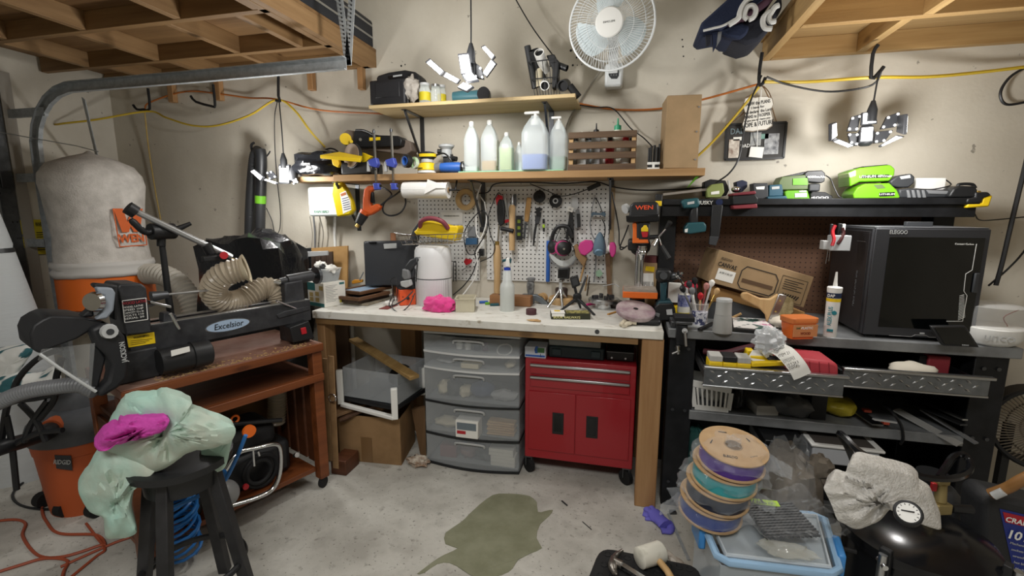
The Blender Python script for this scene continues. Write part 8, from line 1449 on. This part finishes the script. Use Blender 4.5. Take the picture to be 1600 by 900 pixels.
hd=lp_(t,'headstock',ly-.03,[(183,450),(187,444),(221,443),(229,450),(238,520),(196,524)],.17,BL2,.006)
pl=[(191,470),(228,465.5),(231,499),(195,504)];lp_(t,'nameplate',ly-.032,pl,.002,BLK,0,hd);P4=[lpt(a,b,ly-.0335)for a,b in pl];gg=g()
for a,b in zip(P4,P4[1:]+P4[:1]):gg.bar(a,b,.0025,.001,FN)
def NP(u,v):return P4[0].lerp(P4[1],u).lerp(P4[3].lerp(P4[2],u),v)
part(hd,'plate_border',gg,WHT,ang=0);text(hd,'WOOD LATHE',mat('print_red','a8303a',.5),NP(.5,.14)+FN*.001,P4[1]-P4[0],UP,.011,width=.075)
for k,s_ in enumerate(('MODEL LATHE','SPEED 1HP','CAPACITY 12 x 36','VOLTS 110','SERIAL 20')):text(hd,s_,WHT,NP(.42,.32+.13*k)+FN*.001,P4[1]-P4[0],UP,.007,width=.06)
lb(t,'gearbox',(x0_-.06,ly-.02,LZ+.001),(x0_+.08,ly+.1,bz0+.02),BL2,.006)
lp_(t,'warning_label',ly-.002,[(198,525),(241,519),(243,536),(201,543)],.0015,YEL,0);text(t,'WARNING',INK,lpt(221,526,ly-.003),FX,UP,.008,width=.05)
gg=g()
for k in range(3):gg.bar(lpt(204,533+3*k,ly-.003),lpt(238-5*k,529+3*k,ly-.003),.0008,.002,FN)
part(t,'label_print',gg,INK,ang=0,kind='stuff')
m0,m1=lpt(248,566,.03),lpt(329,549,.03);part(t,'motor',G().sweep([m0,m0.lerp(m1,.6),m0.lerp(m1,.61),m0.lerp(m1,.65),m1.lerp(m0,.04),m1],[.05,.05,.055,.055,.053,.04],24),BLK);lp_(t,'motor_label',-.024,[(267,548),(296,541),(297,549),(268,557)],.002,PAPER,0)
s0,s1=lpt(236,464,ly+.04),lpt(262,460,ly+.04);part(t,'spindle',g().cyl(s0,s1,.022,.014),DSTEEL);part(t,'drill_rod',g().cyl(s1,lpt(330,453,ly+.04),.005),STEEL)
lp_(t,'rest_post',ly+.02,[(254,520),(256,490),(266,488),(275,492),(282,518)],.05,BL2);lp_(t,'tool_rest',ly-.02,[(235,470),(268,478),(268,482),(235,474)],.03,STEEL,.002);part(t,'lock_lever',g().cyl(lpt(266,490,ly-.03),lpt(280,514,ly-.03),.006),CHROME)
lp_(t,'tail_base',ly-.005,[(432,492),(446,486),(484,478),(486,484),(436,498)],.13,BL2);lp_(t,'tail_column',ly+.02,[(445,442),(474,437),(478,478),(446,486)],.06,BL2,.008);q0,q1=lpt(437,440,ly+.05),lpt(487,431,ly+.05);part(t,'quill',G().sweep([q0,q0.lerp(q1,.2),q0.lerp(q1,.21),q1],[.016,.018,.026,.027],18),BL2);part(t,'handwheel',G().cyl(q1,q1+FX*.02,.014).cyl(q1+FX*.02,q1+FX*.035,.045,n=28),DSTEEL);part(t,'quill_tip',g().cyl(q0,q0-FX*.03,.014,.004),CHROME);part(t,'lock_lever',g().cyl(lpt(462,482,ly),lpt(432,470,ly-.02),.005),CHROME)
sb_=lp_(t,'switch_box',ly-.05,[(453,512),(483,501),(492,529),(458,536)],.06,BLK,.005);lp_(t,'switch',ly-.055,[(470,513),(478,511),(480,521),(472,523)],.006,RED,.002,sb_)
single('wood_shavings','pale wood shavings scattered along the lathe bench front','shavings',(lambda gg:[gg.box(FL.m@V3((random.uniform(.12,.75),random.uniform(.0,.09)*random.random()+.002,LZ+.002)),(random.uniform(.004,.012),.004,.0015),random.uniform(0,3))for _ in range(240)]and gg)(g()),TAN,kind='stuff',ang=0)
# arm with boom over the lathe
BM=mat('boom_silver','b4b6b8',.3,.8);t=thing('boom_arm','black stand with a silver boom tube and clamps rising behind the lathe','boom arm',lpt(268,500,.24));lz=.24
part(t,'pole',G().sweep([V3(lpt(265,478,lz)),lpt(252,372,lz)],[.0135,.011],12).cyl(FL.m@V3((FL.Y(268,500,lz).x,lz,LZ)),lpt(265,478,lz),.014),BLK);part(t,'clamp',g().cyl(lpt(234,362,lz-.02),lpt(272,361,lz),.033).cyl(lpt(252,358,lz),lpt(252,385,lz),.016),BLK,.003)
b0,b1=lpt(207,328,lz-.02),lpt(362,402,lz-.1);part(t,'boom',g().cyl(b0,b1,.0125),BM);part(t,'end_cap',g().cyl(lpt(199,324,lz-.02),lpt(212,332,lz-.02),.026),BLK);part(t,'lever',G().sweep(crom([lpt(236,362,lz-.03),lpt(225,362,lz-.04),lpt(204,343,lz-.05)]),[.012]*7+[.013]*5+[.009],10),BLK);part(t,'lever',G().sweep([lpt(270,361,lz-.02),lpt(298,349,lz-.03)],[.014,.008],10),BLK)
part(t,'lock_knob',g().cyl(lpt(322,382,lz-.1),lpt(330,396,lz-.1),.02),BLK);part(t,'end_clamp',g().bar(lpt(316,405,lz-.12),lpt(345,402,lz-.12),.03,.022).bar(lpt(340,398,lz-.12),lpt(358,410,lz-.12),.03,.03),BLK,.004);part(t,'red_knob',g().cyl(lpt(350,399,lz-.13),lpt(350,399,lz-.16),.016),RED);part(t,'tip',g().cyl(lpt(355,402,lz-.1),lpt(368,408,lz-.1),.007),BRASS)
CLH=mat('clear_hose','c0b39e',.25,alpha=.66);t=thing('dust_hose','clear ribbed dust hose curling in an open S above the lathe','hose',lpt(385,480,.2));hpth=[lpt(*q)for q in((378,421,.07),(355,427,.1),(338,440,.14),(334,458,.18),(350,472,.2),(375,470,.22),(395,458,.22),(412,450,.22),(430,454,.2),(437,470,.19),(437,486,.18))]
part(t,'hose',ribbed(hpth,.052,.016,.14,18),CLH);d_=(hpth[0]-hpth[1]).normalized();part(t,'mouth',G().lathe([(.046,.0),(.06,.012),(.064,.02),(.05,.014)],hpth[0],d_,22,False),mat('hose_mouth','cbbfa6',.4));part(t,'mouth_inside',g().cyl(hpth[0]-d_*.01,hpth[0]-d_*.008,.047),mat('hose_inside','a39478',.6))
# machine under black plastic behind the bench
a_,b_=PY(318,480,2.3),PY(452,368,2.3);single('covered_machine','black plastic sheet tied over a machine behind the lathe','covered machine',rumple_box((a_.x+.02,2.2,.5),(b_.x,2.55,b_.z),91,.16),BAGB,ang=35);single('machine_cabinet','dark cabinet standing beneath the black plastic sheet','cabinet',g().bb((a_.x+.12,2.26,0),(b_.x-.05,2.5,.55)),DGR,bev=.01)
# dust collector
c=V3((-3.2,2.24,0));t=thing('dust_collector','dust collector with a bulging grey cloth bag over an orange drum','dust collector',c);BAGM=mat('bag_cloth','cdc8c1',.95,col2='b5b0a9',sc=14,bump=.25,bsc=120);OD=mat('drum_orange','dc6a22',.4)
bg=turned(c,[(2,236),(8,240),(38,248),(62,259),(74,274),(77,290),(73,315),(69,340),(68,370),(71,395),(72,410),(73,413)],40);part(t,'cloth_bag',bg.jit(.012,7),BAGM,ang=80);part(t,'bag_cuff',turned(c,[(76,406),(78,412),(74,417),(79,421),(76,428)],40).jit(.006,12),mat('cuff_white','c4c1bc',.9),ang=80);part(t,'drum',turned(c,[(73,426),(73.5,474),(70,476)],40),OD);part(t,'lower_lip',turned(c,[(71,476),(71,481),(40,482)],40),GRY)
vw=CAM-c;vw.z=0;vw.normalize();sx_=V3((0,0,1)).cross(vw);rB=69*mpp(c)*math.cos(R(41));OP=mat('print_orange2','c9602e',.8);wp=PV(c,203,372);wd_=(sx_*.78+vw*.62).normalized();nm_=(sx_*-.0+vw).normalized();an_=math.asin(min(.95,(wp-c).dot(sx_)/rB));n2=(vw*math.cos(an_)+sx_*math.sin(an_));x2=V3((0,0,1)).cross(n2);o_=c+n2*(rB+.012)
zw=PV(c,200,372).z;text(t,'WEN',OP,o_+V3((0,0,zw)),x2,UP,.05,width=.16,bold=.05);zt5,zb5=PV(c,195,326).z,PV(c,195,362).z;zq5=[(-.09,zt5),(-.035,zt5),(-.015,zb5+.06),(0,zb5+.1),(.015,zb5+.06),(.035,zt5),(.09,zt5),(.055,zb5),(.015,zb5),(0,zb5+.035),(-.015,zb5),(-.055,zb5)]
part(t,'logo',G().prism([o_+x2*a+V3((0,0,b))for a,b in zq5],n2*.002),OP,ang=0);gg=g();zz6=zw-.045
for a,b in(((-.09,zt5),(-.08,zz6)),((-.08,zz6),(.09,zz6)),((.09,zz6),(.09,zb5))):gg.bar(o_+x2*a[0]+V3((0,0,a[1])),o_+x2*b[0]+V3((0,0,b[1])),.006,.002,n2)
part(t,'logo_border',gg,OP,ang=0);part(t,'maker_plate',g().box(c+vw*(73*mpp(c)*.755)+V3((0,0,PV(c,113,436).z))-sx_*.12-vw*.035,(.05,.004,.02),math.atan2(sx_.y,sx_.x)-.5),NAVY);part(t,'stand_leg',g().cyl(c+V3((.1,.1,0)),c+V3((.1,.1,PV(c,150,476).z)),.025),DSTEEL);part(t,'base_plate',g().bb(c+V3((-.2,-.2,0)),c+V3((.2,.2,.02))),DSTEEL);part(t,'hanger_wire',G().sweep([V3((XL+.02,2.0,PX(50,212,XL).z)),PV(c,120,228),PV(c,154,237)],.003,5),STEEL)
t=thing('dust_hose','grey ribbed hose running from the orange drum down behind the lathe','hose',PV(c,300,560));zc=[PV(c,228,428),PV(c,252,428),PV(c,278,440),PV(c,300,470),PV(c,308,520),PV(c,310,640)];part(t,'hose',ribbed([p+V3((.02*i,-.02*i,0))for i,p in enumerate(zc)],.062,.024,.12,18),mat('hose_grey','b0aba0',.45))
# foam roll, chair, shop vacuum at the edge
t=thing('foam_roll','tall roll of white foam sheet tied with a black strap','foam roll',(-3.2,1.686,0));c=V3((-3.2,1.686,0));k=mpp(c)*.67;RW=mat('foam_white','b9bdbe',.7,bump=.35,sc=5,st=(1,1,6));zr=[(PV(c,0,y).z,hw)for y,hw in((560,78),(480,62),(395,44),(388,41),(382,42),(330,30),(320,20))]
cc=c;part(t,'roll',G().lathe([(78*k,0)]+[(hw*k,z)for z,hw in zr],cc,n=32),RW);part(t,'strap',G().lathe([(45*k,zr[2][0]),(43*k,zr[3][0])],cc,n=32,cap=False),BLK)
FLR=mat('floral_fabric','d9dad6',.8,col2='2f5f66',sc=11,lo=.52,hi=.56,detail=1);fr=Frame((-2.62,1.28,0),R(50));t=thing('folding_chair','black tube folding chair with white and teal leaf fabric','chair',fr.m@V3((.2,.2,0)),fr.rz)
def cp_(q):return[PV(V3((-2.22,1.25,0)),a,b)for a,b in q]
for q in(((95,545),(60,560),(30,590),(18,620),(10,640),(2,690)),((96,560),(88,590),(84,625),(62,655)),((-10,640),(25,627),(60,622),(96,612)),((10,650),(18,690),(26,765)),((-20,720),(30,690),(62,676),(98,672)),((32,630),(55,655),(72,690)),((75,625),(50,660),(38,690))):part(t,'frame_tube',G().sweep(crom(cp_(q),5),.011,8),BLK)
part(t,'seat_fabric',drape([(-20,600),(20,588),(60,590),(90,580),(94,602),(60,612),(20,625),(-20,640)],V3((-2.5,1.42,0)),.05),FLR,ang=60);part(t,'back_fabric',drape([(-20,560),(10,548),(44,545),(50,552),(20,590),(-20,610)],V3((-2.55,1.46,0)),.04),FLR,ang=60)
c=PZ(148,796,0)*1.045;c.z=0;t=thing('shop_vacuum','orange drum shop vacuum with a grey lid on the floor','vacuum',c);VO=mat('vac_orange','b3552a',.5);VG=mat('vac_lid','54565a',.55,col2='47494c',sc=9)
part(t,'drum',turned(c,[(62,792),(66,770),(74,700),(75,690),(77,689),(80,668)],36),VO);part(t,'lid',turned(c,[(83,672),(85,660),(80,650),(62,636),(40,629)],36),VG);part(t,'motor_cap',turned(c,[(42,632),(40,610),(30,602),(10,600)],28),VG)
rv=76*mpp(c)*math.cos(R(41));lq=[CY(c,rv+.006,a,b)for a,b in((85,711),(111,712),(113,735),(88,732))];part(t,'label',G().prism(lq,(CAM-c).normalized()*-.004),DGR,ang=0);text(t,'RIDGID',LGR,lq[0].lerp(lq[2],.45)+(lq[1]-lq[0]).cross(lq[0]-lq[3]).normalized()*.003,lq[1]-lq[0],UP,.022,width=.06,bold=.02)
pq=V3((-2.1,1.19,0));vh=[PV(pq.lerp(CY(c,.17,84,670),k),a,b)for k,(a,b)in((0,(-30,712)),(.15,(0,700)),(.5,(40,688)),(.8,(68,678)),(.95,(78,672)))];part(t,'nozzle_tube',G().sweep(crom(vh,4),[.03]*12+[.036]*5,14),BLK);part(t,'port',g().cyl(vh[4],vh[4]+(vh[4]-vh[3]).normalized()*.07,.045,.05),VO)
part(t,'hose',ribbed([PV(V3((-2.06,1.17,0)),a,b)for a,b in((-30,640),(0,628),(40,612),(90,604),(125,602),(150,612))],.027,.011,.12,14),mat('hose_silver','77797c',.4))
for dx in(-.16,.02,.17):part(t,'wheel',g().cyl(c+V3((dx-.02,-.14+.05*abs(dx)*4,.035)),c+V3((dx+.02,-.14+.05*abs(dx)*4,.035)),.035),BLKR)
# face shield hung on the lathe end
FSB=mat('shield_black','1f2023',.5);fs=-.02;t=thing('face_shield','black powered face shield with a clear visor hung at the lathe end','face shield',lpt(130,615,fs))
lp_(t,'brow_shell',fs,[(46,522),(52,508),(66,499),(80,493),(128,495),(160,502),(175,508),(180,516),(166,512),(160,506),(120,530),(80,545),(62,553),(50,546)],.2,FSB,.02);lp_(t,'side_shell',fs-.03,[(140,516),(160,505),(184,512),(196,526),(203,560),(200,590),(186,606),(160,622),(150,616),(168,596),(174,570),(166,556),(150,540)],.06,FSB,.012);lp_(t,'side_bar',fs-.01,[(144,536),(156,545),(166,560),(158,590),(154,606),(142,604),(143,570)],.03,FSB,.006)
part(t,'visor',G().sheet(lambda u,v:lpt(66+82*v-6*u,546-10*v+68*u*(.25+.75*v),fs-.03+.1*math.sin(PI*v)*.5),8,10,.002),film('visor_clear','d9dcdc',.08,.03),ang=60);part(t,'visor_edge',G().sweep(crom([lpt(62,553,fs-.03),lpt(100,580,fs-.03),lpt(150,612,fs-.03)]),.005,8),mat('edge_clear','b9bcbc',.2))
k_=lpt(170,517.5,fs-.035);part(t,'pivot_knob',g().cyl(k_,k_+FN*.016,.026,.023,12),LGR);part(t,'knob_bore',g().cyl(k_+FN*.016,k_+FN*.0175,.011),DGR);lp_(t,'head_strap',fs-.01,[(151,449),(176,450),(181,458),(178,485),(168,498),(150,500),(161,488),(162,462),(155,460)],.04,mat('strap_grey','8c949e',.5),.006);lp_(t,'crown_band',fs+.02,[(146,446),(150,443),(184,446),(184,500),(178,500),(176,452),(152,452)],.05,FSB,.006)
part(t,'lens_ring',g().cyl(lpt(149,471,fs),lpt(143,472,fs-.01),.034,.03,24),CHROME);lp_(t,'neck_stem',fs+.02,[(126,496),(138,485),(144,470),(148,495)],.05,FSB,.008);text(t,'JACKSON',LGR,lpt(193,550,fs-.031),lpt(191,538,fs)-lpt(195,562,fs),FX*-1,.016,width=.075,bold=.02)
# ================================================================ stool, apron, hose and compressor
sc_=PZ(282,712,.6);t=thing('bar_stool','black wooden round stool under the teal apron','stool',(sc_.x,sc_.y,0));part(t,'seat',G().lathe([(.1,.57),(.152,.575),(.155,.6),(.14,.605)],(sc_.x,sc_.y,0),n=32),BLK);part(t,'apron_ring',G().lathe([(.11,.5),(.115,.568)],(sc_.x,sc_.y,0),n=24),BLK);lg=[]
for a in(20,110,200,290):
    d_=V3((math.cos(R(a)),math.sin(R(a)),0));p0,p1=V3((sc_.x,sc_.y,.57))+d_*.095,V3((sc_.x,sc_.y,0))+d_*.19;part(t,'leg',g().bar(p0,p1,.036,.036,d_),mat('stool_black','1d1d1f',.5,col2='2c2c2e',sc=12)if a==20 else bpy.data.materials['stool_black'],.003);lg.append(d_)
part(t,'foot_ring',G().torus((sc_.x,sc_.y,.18),(0,0,1),.158,.011,36,8),BLK)
APR=mat('apron_teal','a9d0c3',.6,col2='b5bdae',sc=4,bump=.12,bsc=70);FRT=V3((sc_.x,sc_.y,0))+(CAM-V3((sc_.x,sc_.y,CAMH))).normalized()*.1
t=thing('apron','pale teal plastic apron crumpled over the black stool','apron',V3((sc_.x,sc_.y,.61)));part(t,'top_drape',drape([(186,640),(200,624),(240,618),(262,615),(298,628),(301,642),(330,650),(366,668),(362,690),(340,700),(300,706),(278,720),(243,738),(205,722),(165,708),(162,690),(170,668)],FRT+(FRT-V3((sc_.x,sc_.y,0)))*.5,.03,.06,.05,pull=(262,640),nf=3.5),APR,ang=40);part(t,'hanging_front',drape([(165,700),(205,712),(243,735),(216,752),(206,790),(214,832),(190,840),(166,842),(162,812),(140,800),(122,765),(138,738)],FRT+(FRT-V3((sc_.x,sc_.y,0)))*.5,.03,.05,.05,pull=(215,728),nf=3.5),APR,ang=40);part(t,'side_flap',drape([(340,690),(366,668),(360,700),(352,730),(336,738),(318,732),(316,700)],V3((sc_.x,sc_.y,0)),.01,.03,.02),APR,ang=50)
single('pink_gloves','wadded magenta pink cloth lying on the teal apron','cloth',drape([(148,690),(175,668),(200,655),(240,654),(264,655),(258,672),(232,682),(200,690),(170,700),(154,706)],FRT+(FRT-V3((sc_.x,sc_.y,0)))*1.1,.02,.05,.06,pull=(230,664),nf=5),mat('magenta_cloth','c848a8',.8,bump=.4,sc=60),ang=60)
BH=mat('air_hose_blue','2a6fb5',.35);hc=PZ(288,872,.02);hl=[hc+V3((.06*math.cos(k*.5)*(1+.25*math.sin(k*.13)),.06*math.sin(k*.5),.03+.0017*k+.02*math.sin(k*.5)))for k in range(150)];t=thing('coil_hose','blue coiled air hose standing behind the stool legs','hose',hc);part(t,'coil',G().sweep(hl,.0065,6),BH);tp=hl[-1];part(t,'lead',G().sweep(crom([tp,PV(tp,318,770),PV(tp,330,742),PV(tp,350,736),PV(tp,352,750),PV(tp,372,710),PV(tp,384,680)]),.0075,8),BH)
lz=.02;t=thing('air_compressor','black air compressor with a bent chrome frame under the lathe bench','compressor',FL.m@V3((.45,.14,.1255)),FL.rz);lb(t,'body',(.24,.1,.1257),(.66,.36,.3),BLK,.03);lb(t,'motor',(.3,.1,.3),(.6,.34,.42),BLKR,.04);part(t,'chrome_frame',G().sweep(crom([lpt(*q,lz)for q in((360,790),(400,778),(425,765),(437,740),(438,705),(430,694),(400,700),(372,708),(352,735))],4),.011,10),CHROME)
for q in((403,705,712),(395,702,728)):part(t,'frame_hook',g().cyl(lpt(q[0],q[1],lz),lpt(q[0]+2,q[2],lz),.006),CHROME)
part(t,'coiled_cord',G().torus(lpt(408,735,.06),FN,.075,.012,28,8).torus(lpt(405,737,.05),FN,.055,.01,28,8),BLKR);kk=lpt(388,673,lz);part(t,'orange_coupler',g().cyl(kk,kk+FN*.014,.028,n=20),ORG);kk=lpt(383,760,lz);part(t,'red_button',g().cyl(kk,kk+FN*.01,.013),RED);part(t,'tank_end',g().ball(lpt(350,772,-.0),(.06,.06,.06),20,12),mat('tank_grey','8e8f90',.4));kk=lpt(461,712,.08);part(t,'brass_fitting',g().cyl(kk,kk+FN*.02+V3((0,0,.01)),.012),CHROME)
lb(t,'gauge_panel',(.16,.08,.1257),(.24,.2,.25),DGR,.01);part(t,'top_bar',g().cyl(lpt(345,664,.08),lpt(440,656,.08),.01),BLK);part(t,'handle_ring',G().torus(lpt(367,655,.08),FN,.016,.005),ORG)
t=thing('dust_hose','clear ribbed hose dropping through the lathe bench shelf','hose',FL.m@V3((.72,.3,.3)));part(t,'hose',ribbed([FL.m@V3((.7,.3,.59)),FL.m@V3((.71,.3,.5)),FL.m@V3((.71,.31,.4)),FL.m@V3((.7,.32,.3))],.045,.016,.12,16),CLH)
LEA=mat('leather_tan','9a7a55',.7,col2='7d6040',sc=9)
for i,(x,y0,y1,w_)in enumerate(((510,560,700,.03),(519,556,712,.035))):a,b=PY(x-2,y0,2.06),PY(x+6,y1+20,2.06);single('leather_belt','short tan leather strap hung at the lathe bench end' if i==0 else 'long tan leather strap hung beside the white bench post','belt',g().bar(a,b,w_,.006,(0,1,0)),LEA,bev=.002)
single('belt_ring','chrome ring on the hanging leather straps','ring',G().torus(PY(519,622,2.04),(0,1,0),.022,.003),CHROME)
single('wood_block','reddish brown wood block on the floor by the lathe bench end','block',g().bb((PZ(516,742,0).x,PZ(540,744,0).y,.0005),(PZ(541,744,0).x,PZ(540,744,0).y+.13,.085)),CHD,bev=.004)
OC=mat('cord_rust','9a4a30',.55)
def fcord(lb_,pts,r,m,zz=None):return single('extension_cord',lb_,'cord',G().sweep(crom([PZ(a,b,0)+V3((0,0,r+.001+(zz[i]if zz else 0)))for i,(a,b)in enumerate(pts)],6),r,6),m)
fcord('rust orange cord curling widest across the floor by the vacuum',[(-30,820),(20,814),(40,820),(36,840),(60,870),(100,872),(155,855),(164,852),(150,838),(95,836),(75,820),(66,790),(78,720),(82,700)],.006,OC);fcord('rust orange cord looping low beside the stool',[(-30,905),(30,886),(70,875),(105,878),(100,895),(95,915)],.006,OC);fcord('rust orange cord running past the stool legs',[(110,905),(150,872),(164,860),(150,840),(135,820)],.0055,OC,);fcord('rust orange cord under the folding chair',[(-20,758),(40,738),(80,722),(110,712)],.0055,OC);fcord('thin rust orange cord far under the chair',[(-20,750),(20,735),(50,722),(100,700)],.005,OC)
fcord('black power cord looping around the vacuum wheels',[(110,735),(60,742),(22,770),(30,790),(70,798),(115,792)],.006,BLK)
fcord('rust orange cord passing behind the apron hem',[(95,888),(130,872),(180,850),(215,838)],.0055,OC)
